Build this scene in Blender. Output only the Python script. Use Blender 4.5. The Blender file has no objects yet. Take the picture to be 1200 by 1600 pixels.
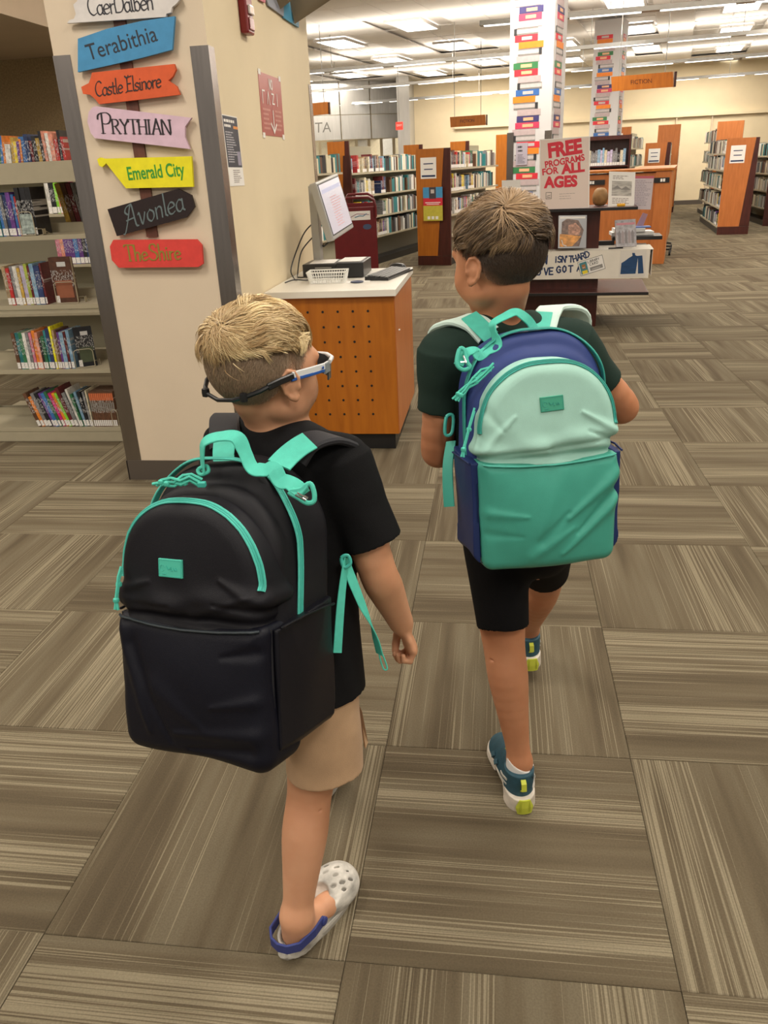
import bpy, bmesh, math, random
import numpy as np
from mathutils import Vector, Matrix
random.seed(7)
rnd = random.Random(11)
SC = bpy.context.scene
COL = SC.collection

# ---------------------------------------------------------------- camera
cam_data = bpy.data.cameras.new('camera')
cam_data.sensor_fit = 'VERTICAL'
cam_data.sensor_height = 36.0
cam_data.lens = 36.0 * 1247.2 / 1600.0
cam_data.clip_end = 200
camera = bpy.data.objects.new('camera', cam_data)
COL.objects.link(camera)
_m = [[0.990482, -0.012191, 0.137102, 0.0], [0.130424, 0.40146, -0.906542, 0.0], [-0.043989, 0.915795, 0.399229, 1.374]]
camera.matrix_world = Matrix([_m[0], _m[1], _m[2], [0, 0, 0, 1]])
SC.camera = camera

# ---------------------------------------------------------------- world, exposure
SC.view_settings.view_transform = 'Standard'
SC.view_settings.look = 'None'
SC.view_settings.gamma = 1.0
SC.view_settings.use_curve_mapping = False
SC.view_settings.exposure = 0.22
world = bpy.data.worlds.new('world')
SC.world = world
world.use_nodes = True
world.node_tree.nodes['Background'].inputs[0].default_value = (1.0, 0.9, 0.76, 1)
world.node_tree.nodes['Background'].inputs[1].default_value = 0.35

CEIL = 3.4
CROT_ = math.radians(-11.3)
LAMP_TINT = (1.0, 0.91, 0.78)
def area_lamp(x, y, z, sx, sy, power, rot=0.0):
    l = bpy.data.lights.new('lamp_light', 'AREA')
    l.shape = 'RECTANGLE'; l.size = sx; l.size_y = sy
    l.energy = power; l.color = LAMP_TINT
    o = bpy.data.objects.new('lamp_light', l)
    o.location = (x, y, z); o.rotation_euler = (0, 0, rot)
    COL.objects.link(o)
    return o
# recessed troffers over the near part of the room (out of the frame) and rows further back
for lx in (-4.6, -1.9, 0.8, 3.5):
    for ly in (-1.2, 1.6, 4.4):
        area_lamp(lx, ly, CEIL - 0.02, 0.6, 1.2, 40)
for lx in (-5.0, 0.0, 5.0):
    for ly in (8.5, 13.0, 18.0, 22.5):
        area_lamp(lx, ly, CEIL - 0.06, 2.4, 1.2, 115)

# uplight of the linear pendants: soft light thrown at the ceiling from their tops
for (ux, uy) in ((2.0, 10.6), (-1.5, 14.2), (3.2, 13.2), (-1.5, 18.0), (4.0, 17.0), (-1.5, 21.5), (4.5, 20.8)):
    o = area_lamp(ux, uy, 2.92, 4.5, .1, 42, CROT_); o.rotation_euler = (math.pi, 0, CROT_)

# ---------------------------------------------------------------- materials
MATS = {}
def new_mat(name):
    m = bpy.data.materials.new(name); m.use_nodes = True
    nt = m.node_tree
    return m, nt, nt.nodes['Principled BSDF']
def mat(name, col, rough=0.6, metal=0.0, noise=0.0, nscale=20.0, bump=0.0, bscale=200.0, spec=0.5,
        emit=None, estr=0.0, sheen=0.0, stretch=None, sss=0.0, coat=0.0, alpha=1.0, trans=0.0):
    if name in MATS: return MATS[name]
    m, nt, b = new_mat(name)
    N = nt.nodes.new; L = nt.links.new
    b.inputs['Base Color'].default_value = (*col, 1)
    b.inputs['Roughness'].default_value = rough
    b.inputs['Metallic'].default_value = metal
    b.inputs['Specular IOR Level'].default_value = spec
    if sheen: b.inputs['Sheen Weight'].default_value = sheen
    if sss:
        b.inputs['Subsurface Weight'].default_value = sss
        b.inputs['Subsurface Radius'].default_value = (0.012, 0.005, 0.003)
        b.inputs['Subsurface Scale'].default_value = 0.6
    if coat: b.inputs['Coat Weight'].default_value = coat
    if trans: b.inputs['Transmission Weight'].default_value = trans
    if alpha < 1: b.inputs['Alpha'].default_value = alpha
    if emit:
        b.inputs['Emission Color'].default_value = (*emit, 1)
        b.inputs['Emission Strength'].default_value = estr
    tc = N('ShaderNodeTexCoord'); vec = tc.outputs['Object']
    if stretch:
        mp = N('ShaderNodeMapping'); mp.inputs['Scale'].default_value = stretch
        L(vec, mp.inputs['Vector']); vec = mp.outputs['Vector']
    if noise:
        n = N('ShaderNodeTexNoise'); n.inputs['Scale'].default_value = nscale; n.inputs['Detail'].default_value = 5
        L(vec, n.inputs['Vector'])
        mr = N('ShaderNodeMapRange'); mr.inputs['From Min'].default_value = 0.3; mr.inputs['From Max'].default_value = 0.7
        mr.inputs['To Min'].default_value = 1 - noise; mr.inputs['To Max'].default_value = 1 + noise
        L(n.outputs['Fac'], mr.inputs['Value'])
        mx = N('ShaderNodeMix'); mx.data_type = 'RGBA'; mx.blend_type = 'MULTIPLY'; mx.inputs['Factor'].default_value = 1
        mx.inputs['A'].default_value = (*col, 1)
        L(mr.outputs['Result'], mx.inputs['B']); L(mx.outputs['Result'], b.inputs['Base Color'])
    if bump:
        n2 = N('ShaderNodeTexNoise'); n2.inputs['Scale'].default_value = bscale; n2.inputs['Detail'].default_value = 3
        L(vec, n2.inputs['Vector'])
        bp = N('ShaderNodeBump'); bp.inputs['Strength'].default_value = bump; bp.inputs['Distance'].default_value = 0.002
        L(n2.outputs['Fac'], bp.inputs['Height']); L(bp.outputs['Normal'], b.inputs['Normal'])
    MATS[name] = m
    return m
def object_color_mat(name, rough=0.5, noise=0.15, nscale=30, bands=False):
    if name in MATS: return MATS[name]
    m, nt, b = new_mat(name); N = nt.nodes.new; L = nt.links.new
    oi = N('ShaderNodeObjectInfo')
    tc = N('ShaderNodeTexCoord'); n = N('ShaderNodeTexNoise'); n.inputs['Scale'].default_value = nscale
    n.inputs['Detail'].default_value = 4; n.noise_dimensions = '4D'
    L(tc.outputs['Object'], n.inputs['Vector']); 
    mw = N('ShaderNodeMath'); mw.operation = 'MULTIPLY'; mw.inputs[1].default_value = 50
    L(oi.outputs['Random'], mw.inputs[0]); L(mw.outputs[0], n.inputs['W'])
    mr = N('ShaderNodeMapRange'); mr.inputs['From Min'].default_value = 0.35; mr.inputs['From Max'].default_value = 0.65
    mr.inputs['To Min'].default_value = 1 - noise; mr.inputs['To Max'].default_value = 1 + noise
    L(n.outputs['Fac'], mr.inputs['Value'])
    mx = N('ShaderNodeMix'); mx.data_type = 'RGBA'; mx.blend_type = 'MULTIPLY'; mx.inputs['Factor'].default_value = 1
    L(oi.outputs['Color'], mx.inputs['A']); L(mr.outputs['Result'], mx.inputs['B'])
    out = mx.outputs['Result']
    if bands:   # printed title lettering: short marks inside the middle of the spine
        sep = N('ShaderNodeSeparateXYZ'); L(tc.outputs['Object'], sep.inputs[0])
        mp = N('ShaderNodeMapping'); mp.inputs['Scale'].default_value = (260, 1, 90); L(tc.outputs['Object'], mp.inputs['Vector'])
        n3 = N('ShaderNodeTexNoise'); n3.noise_dimensions = '4D'; n3.inputs['Scale'].default_value = 1.0; n3.inputs['Detail'].default_value = 1
        L(mp.outputs['Vector'], n3.inputs['Vector']); L(mw.outputs[0], n3.inputs['W'])
        g = N('ShaderNodeMath'); g.operation = 'GREATER_THAN'; g.inputs[1].default_value = 0.56; L(n3.outputs['Fac'], g.inputs[0])
        z1 = N('ShaderNodeMath'); z1.operation = 'GREATER_THAN'; z1.inputs[1].default_value = 0.08; L(sep.outputs['Z'], z1.inputs[0])
        z2 = N('ShaderNodeMath'); z2.operation = 'LESS_THAN'; z2.inputs[1].default_value = 0.17; L(sep.outputs['Z'], z2.inputs[0])
        m1 = N('ShaderNodeMath'); m1.operation = 'MULTIPLY'; L(z1.outputs[0], m1.inputs[0]); L(z2.outputs[0], m1.inputs[1])
        m2 = N('ShaderNodeMath'); m2.operation = 'MULTIPLY'; L(m1.outputs[0], m2.inputs[0]); L(g.outputs[0], m2.inputs[1])
        m3 = N('ShaderNodeMath'); m3.operation = 'MULTIPLY'; m3.inputs[1].default_value = 0.45; L(m2.outputs[0], m3.inputs[0])
        inv = N('ShaderNodeHueSaturation'); inv.inputs['Hue'].default_value = 0.5; inv.inputs['Saturation'].default_value = 0.6
        iv = N('ShaderNodeInvert'); L(oi.outputs['Color'], iv.inputs['Color']); L(iv.outputs[0], inv.inputs['Color'])
        mx2 = N('ShaderNodeMix'); mx2.data_type = 'RGBA'; L(m3.outputs[0], mx2.inputs['Factor'])
        L(out, mx2.inputs['A']); L(inv.outputs[0], mx2.inputs['B']); out = mx2.outputs['Result']
    L(out, b.inputs['Base Color'])
    b.inputs['Roughness'].default_value = rough
    MATS[name] = m
    return m

def wood_mat(name, c1, c2, rough=0.35, scale=(14, 14, 1.2)):
    if name in MATS: return MATS[name]
    m, nt, b = new_mat(name); N = nt.nodes.new; L = nt.links.new
    tc = N('ShaderNodeTexCoord'); mp = N('ShaderNodeMapping'); mp.inputs['Scale'].default_value = scale
    L(tc.outputs['Object'], mp.inputs['Vector'])
    n = N('ShaderNodeTexNoise'); n.inputs['Scale'].default_value = 3; n.inputs['Detail'].default_value = 6; n.inputs['Distortion'].default_value = 0.4
    L(mp.outputs['Vector'], n.inputs['Vector'])
    cr = N('ShaderNodeValToRGB'); cr.color_ramp.elements[0].position = 0.3; cr.color_ramp.elements[1].position = 0.7
    cr.color_ramp.elements[0].color = (*c1, 1); cr.color_ramp.elements[1].color = (*c2, 1)
    L(n.outputs['Fac'], cr.inputs['Fac']); L(cr.outputs['Color'], b.inputs['Base Color'])
    b.inputs['Roughness'].default_value = rough
    MATS[name] = m
    return m

def carpet_mat():
    m, nt, b = new_mat('carpet_fibre'); N = nt.nodes.new; L = nt.links.new
    uv = N('ShaderNodeUVMap'); uv.uv_map = 'UVMap'
    def noise(sx, sy, scale, detail, off=0.0):
        mp = N('ShaderNodeMapping'); mp.inputs['Scale'].default_value = (sx, sy, 1); mp.inputs['Location'].default_value = (off, off * 1.7, off)
        L(uv.outputs[0], mp.inputs['Vector'])
        n = N('ShaderNodeTexNoise'); n.inputs['Scale'].default_value = scale; n.inputs['Detail'].default_value = detail
        n.inputs['Roughness'].default_value = 0.6
        L(mp.outputs['Vector'], n.inputs['Vector']); return n.outputs['Fac']
    def ramp(src, stops):
        cr = N('ShaderNodeValToRGB'); cr.color_ramp.elements[0].position = stops[0][0]; cr.color_ramp.elements[0].color = (*stops[0][1], 1)
        cr.color_ramp.elements[1].position = stops[-1][0]; cr.color_ramp.elements[1].color = (*stops[-1][1], 1)
        for p, c in stops[1:-1]:
            e = cr.color_ramp.elements.new(p); e.color = (*c, 1)
        L(src, cr.inputs['Fac']); return cr.outputs['Color']
    # fine yarn lines run along u, vary across v
    fine = noise(0.5, 120, 1.0, 2.5)
    broad = noise(0.10, 4.5, 1.0, 1.0, 3.0)
    tone = noise(0.6, 9.0, 1.0, 2.0, 9.0)
    col_dark = ramp(tone, [(0.35, (0.088, 0.068, 0.043)), (0.5, (0.118, 0.094, 0.060)), (0.65, (0.145, 0.120, 0.080))])
    col_light = ramp(tone, [(0.35, (0.195, 0.165, 0.110)), (0.65, (0.255, 0.218, 0.150))])
    # line mask
    th = N('ShaderNodeMapRange'); th.inputs['From Min'].default_value = 0.40; th.inputs['From Max'].default_value = 0.62
    th.inputs['To Min'].default_value = 0.64; th.inputs['To Max'].default_value = 0.47; L(broad, th.inputs['Value'])
    sb = N('ShaderNodeMath'); sb.operation = 'SUBTRACT'; L(fine, sb.inputs[0]); L(th.outputs[0], sb.inputs[1])
    ms = N('ShaderNodeMapRange'); ms.inputs['From Min'].default_value = -0.02; ms.inputs['From Max'].default_value = 0.05; L(sb.outputs[0], ms.inputs['Value'])
    mx = N('ShaderNodeMix'); mx.data_type = 'RGBA'; L(ms.outputs[0], mx.inputs['Factor']); L(col_dark, mx.inputs['A']); L(col_light, mx.inputs['B'])
    # loop pile grain
    g = noise(150, 150, 1.0, 2.0)
    gm = N('ShaderNodeMapRange'); gm.inputs['To Min'].default_value = 0.72; gm.inputs['To Max'].default_value = 1.28; L(g, gm.inputs['Value'])
    mg = N('ShaderNodeMix'); mg.data_type = 'RGBA'; mg.blend_type = 'MULTIPLY'; mg.inputs['Factor'].default_value = 1
    L(mx.outputs['Result'], mg.inputs['A']); L(gm.outputs[0], mg.inputs['B'])
    L(mg.outputs['Result'], b.inputs['Base Color'])
    b.inputs['Roughness'].default_value = 0.95; b.inputs['Specular IOR Level'].default_value = 0.15
    bp = N('ShaderNodeBump'); bp.inputs['Strength'].default_value = 0.5; bp.inputs['Distance'].default_value = 0.002
    ad = N('ShaderNodeMath'); L(fine, ad.inputs[0]); L(g, ad.inputs[1]); L(ad.outputs[0], bp.inputs['Height']); L(bp.outputs['Normal'], b.inputs['Normal'])
    return m

# ---------------------------------------------------------------- mesh helpers
def tag(o, label=None, cat=None, group=None, kind=None):
    if label: o['label'] = label
    if cat: o['category'] = cat
    if group: o['group'] = group
    if kind: o['kind'] = kind
    return o
def empty(name, loc=(0, 0, 0), rz=0.0, label=None, cat=None, group=None, rot=None):
    o = bpy.data.objects.new(name, None); o.empty_display_size = 0.05
    o.location = loc; o.rotation_euler = rot if rot else (0, 0, rz)
    COL.objects.link(o)
    return tag(o, label, cat, group)
def link(name, me, mats, parent=None, loc=None, rot=None):
    o = bpy.data.objects.new(name, me); COL.objects.link(o)
    if mats is not None and not me.materials:
        for m in (mats if isinstance(mats, (list, tuple)) else [mats]): me.materials.append(m)
    if parent is not None: o.parent = parent
    if loc is not None: o.location = loc
    if rot is not None: o.rotation_euler = rot
    return o
def raw(name, vs, fs, mats, parent=None, loc=None, rot=None, smooth=False, mi=None):
    me = bpy.data.meshes.new(name); me.from_pydata([tuple(v) for v in vs], [], [tuple(f) for f in fs]); me.update()
    if smooth: me.polygons.foreach_set('use_smooth', [True] * len(me.polygons))
    o = link(name, me, mats, parent, loc, rot)
    if mi is not None: me.polygons.foreach_set('material_index', mi)
    return o
class MB:
    """collects simple shapes, links them as ONE mesh object"""
    def __init__(s): s.v = []; s.f = []; s.mi = []
    def add(s, vs, fs, mi=0):
        n = len(s.v); s.v += [tuple(v) for v in vs]; s.f += [tuple(i + n for i in f) for f in fs]; s.mi += [mi] * len(fs); return s
    def box(s, x0, y0, z0, x1, y1, z1, mi=0, ch=0.0):
        if ch <= 0:
            vs = [(x0,y0,z0),(x1,y0,z0),(x1,y1,z0),(x0,y1,z0),(x0,y0,z1),(x1,y0,z1),(x1,y1,z1),(x0,y1,z1)]
            return s.add(vs, [(3,2,1,0),(4,5,6,7),(0,1,5,4),(1,2,6,5),(2,3,7,6),(3,0,4,7)], mi)
        bm = bmesh.new(); bmesh.ops.create_cube(bm, size=1)
        for v in bm.verts: v.co = Vector(((x0+x1)/2 + v.co.x*(x1-x0), (y0+y1)/2 + v.co.y*(y1-y0), (z0+z1)/2 + v.co.z*(z1-z0)))
        bmesh.ops.bevel(bm, geom=bm.edges[:], offset=ch, segments=2, affect='EDGES', profile=0.5)
        bm.verts.index_update()
        s.add([v.co.copy() for v in bm.verts], [[v.index for v in f.verts] for f in bm.faces], mi); bm.free(); return s
    def prism(s, pts, y0, y1, axis='y', mi=0):
        """polygon pts (a,b) in plane; extruded along axis"""
        n = len(pts)
        def P(a, b, c): return {'y': (a, c, b), 'x': (c, a, b), 'z': (a, b, c)}[axis]
        vs = [P(a, b, y0) for a, b in pts] + [P(a, b, y1) for a, b in pts]
        fs = [tuple(range(n)), tuple(range(2*n-1, n-1, -1))] + [(i, i+n, (i+1) % n + n, (i+1) % n) for i in range(n)]
        return s.add(vs, fs, mi)
    def tube(s, pts, r, n=8, mi=0, flat=None, up=None, caps=True):
        """round tube (r float or list); flat=(w,t) gives a strap of rectangular section"""
        pts = [Vector(p) for p in pts]; m = len(pts)
        rr = r if isinstance(r, (list, tuple)) else [r] * m
        ref = (up if isinstance(up, list) else Vector(up)) if up is not None else None
        base = len(s.v); vs = []; prevN = None
        for i in range(m):
            t = (pts[min(i+1, m-1)] - pts[max(i-1, 0)]).normalized()
            if up is not None:
                u = ref[i] if isinstance(up, list) else ref
                a = t.cross(u).normalized()
            else:
                if prevN is None:
                    h = Vector((0, 0, 1)) if abs(t.z) < 0.9 else Vector((1, 0, 0))
                    a = t.cross(h).normalized()
                else:
                    a = (prevN - t * prevN.dot(t)).normalized()
            prevN = a; b = t.cross(a).normalized()
            if flat:
                w, th = flat; w *= rr[i]
                c_ = min(th, w)*.3
                for (ca, cb) in ((-w/2+c_, -th/2), (w/2-c_, -th/2), (w/2, -th/2+c_), (w/2, th/2-c_), (w/2-c_, th/2), (-w/2+c_, th/2), (-w/2, th/2-c_), (-w/2, -th/2+c_)): vs.append(pts[i] + a*ca + b*cb)
            else:
                for k in range(n):
                    g = 2*math.pi*k/n; vs.append(pts[i] + a*math.cos(g)*rr[i] + b*math.sin(g)*rr[i])
        k = 8 if flat else n; fs = []
        for i in range(m-1):
            for j in range(k): fs.append((i*k+j, i*k+(j+1) % k, (i+1)*k+(j+1) % k, (i+1)*k+j))
        if caps: fs.append(tuple(range(k-1, -1, -1))); fs.append(tuple((m-1)*k+j for j in range(k)))
        return s.add(vs, fs, mi)
    def lathe(s, prof, c=(0, 0, 0), n=20, mi=0, sx=1, sy=1):
        vs = []; fs = []
        for (r, z) in prof:
            for k in range(n):
                g = 2*math.pi*k/n; vs.append((c[0]+r*math.cos(g)*sx, c[1]+r*math.sin(g)*sy, c[2]+z))
        m = len(prof)
        for i in range(m-1):
            for k in range(n): fs.append((i*n+k, i*n+(k+1) % n, (i+1)*n+(k+1) % n, (i+1)*n+k))
        fs.append(tuple(range(n-1, -1, -1))); fs.append(tuple((m-1)*n+k for k in range(n)))
        return s.add(vs, fs, mi)
    def build(s, name, mats, parent=None, loc=None, rot=None, smooth=False):
        me = bpy.data.meshes.new(name); me.from_pydata(s.v, [], s.f); me.update()
        bm = bmesh.new(); bm.from_mesh(me)
        for f, i in zip(bm.faces, s.mi): f.material_index = i
        bmesh.ops.recalc_face_normals(bm, faces=bm.faces[:]); bm.to_mesh(me); bm.free()
        if smooth:
            me.polygons.foreach_set('use_smooth', [True]*len(me.polygons))
            try: me.set_sharp_from_angle(angle=math.radians(40))
            except Exception: pass
        return link(name, me, mats, parent, loc, rot)
def box(name, x0, y0, z0, x1, y1, z1, m, parent=None, ch=0.0, **k):
    return MB().box(x0, y0, z0, x1, y1, z1, 0, ch).build(name, m, parent, **k)
def struct(o): o['kind'] = 'structure'; return o

# lettering: Blender's built-in face, turned into a mesh; M maps the text plane (x right, y up, z out)
def lettering(name, text, size, M, m, parent=None, depth=0.0006, shear=0.0, bold=0.0, xs=1.0, spacing=1.0, align='CENTER'):
    cu = bpy.data.curves.new(name, 'FONT'); cu.body = text; cu.size = size; cu.shear = shear; cu.offset = bold
    cu.extrude = depth; cu.align_x = align; cu.align_y = 'CENTER'; cu.space_character = spacing; cu.resolution_u = 4
    t = bpy.data.objects.new(name, cu)
    dg = bpy.context.evaluated_depsgraph_get()
    COL.objects.link(t); dg.update()
    me = bpy.data.meshes.new_from_object(t.evaluated_get(dg)); me.name = name
    bpy.data.objects.remove(t); bpy.data.curves.remove(cu)
    me.transform(M @ Matrix.Diagonal((xs, 1, 1, 1)))
    me.materials.clear()
    return link(name, me, m, parent)
# pen strokes for hand-lettered and serif words: glyphs on a 0..1 grid, drawn with a broad nib
def strokes(name, lines, M, m, parent=None, w=0.09, nib=None, depth=0.0008):
    """lines: list of polylines [(x,y),...]; nib=(angle, wide, thin) gives calligraphic contrast"""
    vs = []; fs = []; base_d = depth; nseg = 0
    for ln in lines:
        for (a, b) in zip(ln[:-1], ln[1:]):
            nseg += 1; depth = base_d + nseg*4e-6
            d = Vector((b[0]-a[0], b[1]-a[1])); L_ = d.length
            if L_ < 1e-6: continue
            d /= L_; nx, ny = -d.y, d.x; ww = w
            if nib:
                an, wi, th = nib; ww = th + (wi-th) * abs(math.sin(math.atan2(d.y, d.x) - an))
            e = ww * 0.35; k = len(vs)
            q = [(a[0]-d.x*e+nx*ww/2, a[1]-d.y*e+ny*ww/2), (a[0]-d.x*e-nx*ww/2, a[1]-d.y*e-ny*ww/2),
                 (b[0]+d.x*e-nx*ww/2, b[1]+d.y*e-ny*ww/2), (b[0]+d.x*e+nx*ww/2, b[1]+d.y*e+ny*ww/2)]
            vs += [M @ Vector((x, y, depth)) for x, y in q] + [M @ Vector((x, y, 0)) for x, y in q]
            fs += [(k, k+1, k+2, k+3), (k+1, k, k+4, k+5), (k+2, k+1, k+5, k+6), (k+3, k+2, k+6, k+7), (k, k+3, k+7, k+4)]
    return raw(name, vs, fs, m, parent)
def frame(tl, tr, bl, out=None, lift=0.0):
    """matrix mapping (u right, v up from bottom-left corner, metres) onto a card; returns M, width, height"""
    tl, tr, bl = Vector(tl), Vector(tr), Vector(bl)
    x = (tr - tl); W = x.length; x.normalize(); y = (tl - bl); H = y.length; y.normalize()
    z = x.cross(y).normalized(); y2 = z.cross(x)
    M = Matrix((( x.x, y.x, z.x, bl.x), (x.y, y.y, z.y, bl.y), (x.z, y.z, z.z, bl.z), (0, 0, 0, 1)))
    M.translation = bl + z * lift
    return M, W, H
def card(name, tl, tr, bl, thick, m, parent=None, lift=0.0):
    M, W, H = frame(tl, tr, bl, lift=lift)
    vs = [M @ Vector(p) for p in ((0,0,0),(W,0,0),(W,H,0),(0,H,0),(0,0,-thick),(W,0,-thick),(W,H,-thick),(0,H,-thick))]
    return raw(name, vs, [(0,1,2,3),(7,6,5,4),(1,0,4,5),(2,1,5,6),(3,2,6,7),(0,3,7,4)], m, parent), M, W, H
def patch(name, M, u0, v0, u1, v1, m, parent=None, lift=0.0006):
    vs = [M @ Vector(p) for p in ((u0,v0,lift),(u1,v0,lift),(u1,v1,lift),(u0,v1,lift),(u0,v0,0),(u1,v0,0),(u1,v1,0),(u0,v1,0))]
    return raw(name, vs, [(0,1,2,3),(1,0,4,5),(2,1,5,6),(3,2,6,7),(0,3,7,4)], m, parent)
def textlines(name, M, u0, v0, u1, v1, n, m, parent=None, seed=1, hfrac=0.45, lift=0.0008):
    """rows of unreadably small print, one mesh"""
    r = random.Random(seed); mb = MB(); dv = (v1-v0)/n
    for i in range(n):
        u = u0; y = v1 - dv*(i+1) + dv*0.3
        end = u0 + (u1-u0)*r.uniform(0.55, 1.0)
        while u < end:
            w = (u1-u0)*r.uniform(0.06, 0.2); e = min(u+w, end)
            ps = [M @ Vector(p) for p in ((u, y, lift), (e, y, lift), (e, y+dv*hfrac, lift), (u, y+dv*hfrac, lift))]
            mb.add(ps, [(0, 1, 2, 3)]); u = e + (u1-u0)*0.03
    return mb.build(name, m, parent)
def copy_tree(o, parent=None):
    c = o.copy(); COL.objects.link(c); c.parent = parent
    for ch in list(o.children): copy_tree(ch, c)
    return c

# ================================================================ THE SETTING
PI = math.pi
M_ = dict(
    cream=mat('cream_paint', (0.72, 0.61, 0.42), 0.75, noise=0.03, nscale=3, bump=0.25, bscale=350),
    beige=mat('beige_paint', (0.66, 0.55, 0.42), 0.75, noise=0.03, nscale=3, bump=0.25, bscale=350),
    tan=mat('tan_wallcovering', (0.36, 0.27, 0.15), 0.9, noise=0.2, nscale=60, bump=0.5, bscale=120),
    steel=mat('brushed_steel', (0.30, 0.275, 0.265), 0.26, 1.0, noise=0.08, nscale=3, stretch=(30, 30, 1.5)),
    steeldark=mat('brown_rubber_base', (0.085, 0.068, 0.055), 0.5),
    ceiltile=mat('ceiling_tile_white', (0.80, 0.765, 0.73), 0.9, noise=0.05, nscale=200, bump=0.3, bscale=300),
    tbar=mat('t_bar_white', (0.62, 0.59, 0.56), 0.5),
    lens=mat('lamp_lens', (1, 1, 1), 0.4, emit=(1, 0.97, 0.9), estr=2.6),
    fixgrey=mat('fixture_grey', (0.24, 0.235, 0.22), 0.4, 0.3),
    orange=wood_mat('orange_cherry_wood', (0.36, 0.105, 0.006), (0.46, 0.145, 0.010), 0.4, (10, 10, 1.2)),
    orange2=wood_mat('light_cherry_wood', (0.42, 0.13, 0.030), (0.53, 0.175, 0.045), 0.35, (10, 10, 1.2)),
    maroon=wood_mat('mahogany', (0.045, 0.010, 0.008), (0.075, 0.017, 0.012), 0.3, (10, 10, 1.2)),
    shelf=mat('beige_shelf_metal', (0.42, 0.375, 0.27), 0.45, noise=0.03),
    shelfgrey=mat('grey_shelf_metal', (0.33, 0.31, 0.23), 0.5),
    paper=mat('white_paper', (0.82, 0.80, 0.77), 0.7),
    page=mat('page_block', (0.62, 0.57, 0.46), 0.8, noise=0.12, nscale=300, stretch=(1, 1, 8)),
    sticker=mat('spine_sticker', (0.80, 0.78, 0.76), 0.6, noise=0.35, nscale=260),
    black=mat('black_plastic', (0.012, 0.012, 0.013), 0.35),
    ink=mat('black_ink', (0.02, 0.02, 0.02), 0.6),
    navyink=mat('navy_ink', (0.015, 0.035, 0.11), 0.7),
    redink=mat('red_ink', (0.62, 0.012, 0.035), 0.6),
    white=mat('white_plastic', (0.80, 0.80, 0.77), 0.35),
    lam=mat('white_laminate', (0.78, 0.75, 0.68), 0.3),
    chrome=mat('chrome', (0.8, 0.8, 0.8), 0.15, 1.0),
    book=object_color_mat('book_cover', 0.4, 0.25, 40, bands=True),
    plain=object_color_mat('coloured_surface', 0.55, 0.06),
)

# --- floor of carpet tiles laid in quarter turns
S = 0.6096
CM = carpet_mat(); CM.name = 'carpet_tile_fibre'
OX, OY = -0.269 , 1.626          # a tile corner
def tile_mesh(seed, turned):
    me = bpy.data.meshes.new('carpet_tile')
    e = 0.0012; h = 0.006; s = S
    a = 0.0006
    vs = [(a,a,-h),(s-a,a,-h),(s-a,s-a,-h),(a,s-a,-h),(a,a,-e),(s-a,a,-e),(s-a,s-a,-e),(a,s-a,-e),
          (a+.002,a+.002,0),(s-a-.002,a+.002,0),(s-a-.002,s-a-.002,0),(a+.002,s-a-.002,0)]
    fs = [(8,9,10,11),(4,5,9,8),(5,6,10,9),(6,7,11,10),(7,4,8,11),(0,1,5,4),(1,2,6,5),(2,3,7,6),(3,0,4,7)]
    me.from_pydata(vs, [], fs); me.update()
    uvl = me.uv_layers.new(name='UVMap')
    for lp in me.loops:
        x, y, _ = me.vertices[lp.vertex_index].co
        u, v = (x/s, y/s) if not turned else (y/s, x/s)
        uvl.data[lp.index].uv = (u + seed*7.31, v + seed*3.17)
    me.materials.append(CM)
    return me
NV = 16
TM = [[tile_mesh(i + 1, t) for i in range(NV)] for t in (0, 1)]
floor = box('floor', -14, -4, -0.03, 16, 40, -0.006, mat('carpet_backing', (0.05, 0.042, 0.03), 0.95)); struct(floor)
floor['label'] = 'brown striped carpet tile floor'
cells = []
for i in range(-24, 30):
    for j in range(-5, 62):
        cx, cy = OX + (i+.5)*S, OY + (j+.5)*S
        v = camera.matrix_world.inverted() @ Vector((cx, cy, 0))
        pass
        px = 600 + 1247.2 * v.x / -v.z if v.z < 0 else 0; py = 800 - 1247.2 * v.y / -v.z if v.z < 0 else 0
        vis = v.z < 0 and -250 < px < 1450 and -100 < py < 1950; near_ = -6.5 < cx < 8.5 and cy < 16
        d = math.hypot(cx, cy)
        if vis or near_ or d < 3.0: cells.append((0 if vis else 1, d, i, j))
cells.sort()
far = MB(); far_uv = []
for n_, (vv, d, i, j) in enumerate(cells):
    turned = (i + j) % 2 == 0          # quarter-turn pattern
    k = (i*7 + j*13 + i*j) % NV
    x, y = OX + i*S, OY + j*S
    if n_ < 300:
        o = link('carpet_tile', TM[int(turned)][k], None, floor); o.location = (x, y, 0)
    else:
        a = 0.0006
        far.add([(x+a, y+a, 0), (x+S-a, y+a, 0), (x+S-a, y+S-a, 0), (x+a, y+S-a, 0),
                 (x+a, y+a, -.006), (x+S-a, y+a, -.006), (x+S-a, y+S-a, -.006), (x+a, y+S-a, -.006)],
                [(0,1,2,3),(4,5,1,0),(5,6,2,1),(6,7,3,2),(7,4,0,3)])
        us = [(0,0),(1,0),(1,1),(0,1)]
        if turned: us = [(v_, u_) for u_, v_ in us]
        us = [(u_ + (k+1)*7.31, v_ + (k+1)*3.17) for u_, v_ in us]
        for f in [(0,1,2,3),(0,1,1,0),(1,2,2,1),(2,3,3,2),(3,0,0,3)]: far_uv += [us[q] for q in f]
me = bpy.data.meshes.new('distant_carpet_tiles'); me.from_pydata(far.v, [], far.f); me.update()
ul = me.uv_layers.new(name='UVMap'); ul.data.foreach_set('uv', [c for uv in far_uv for c in uv])
o = link('distant_carpet_tiles', me, CM, floor); o['kind'] = 'stuff'

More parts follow.
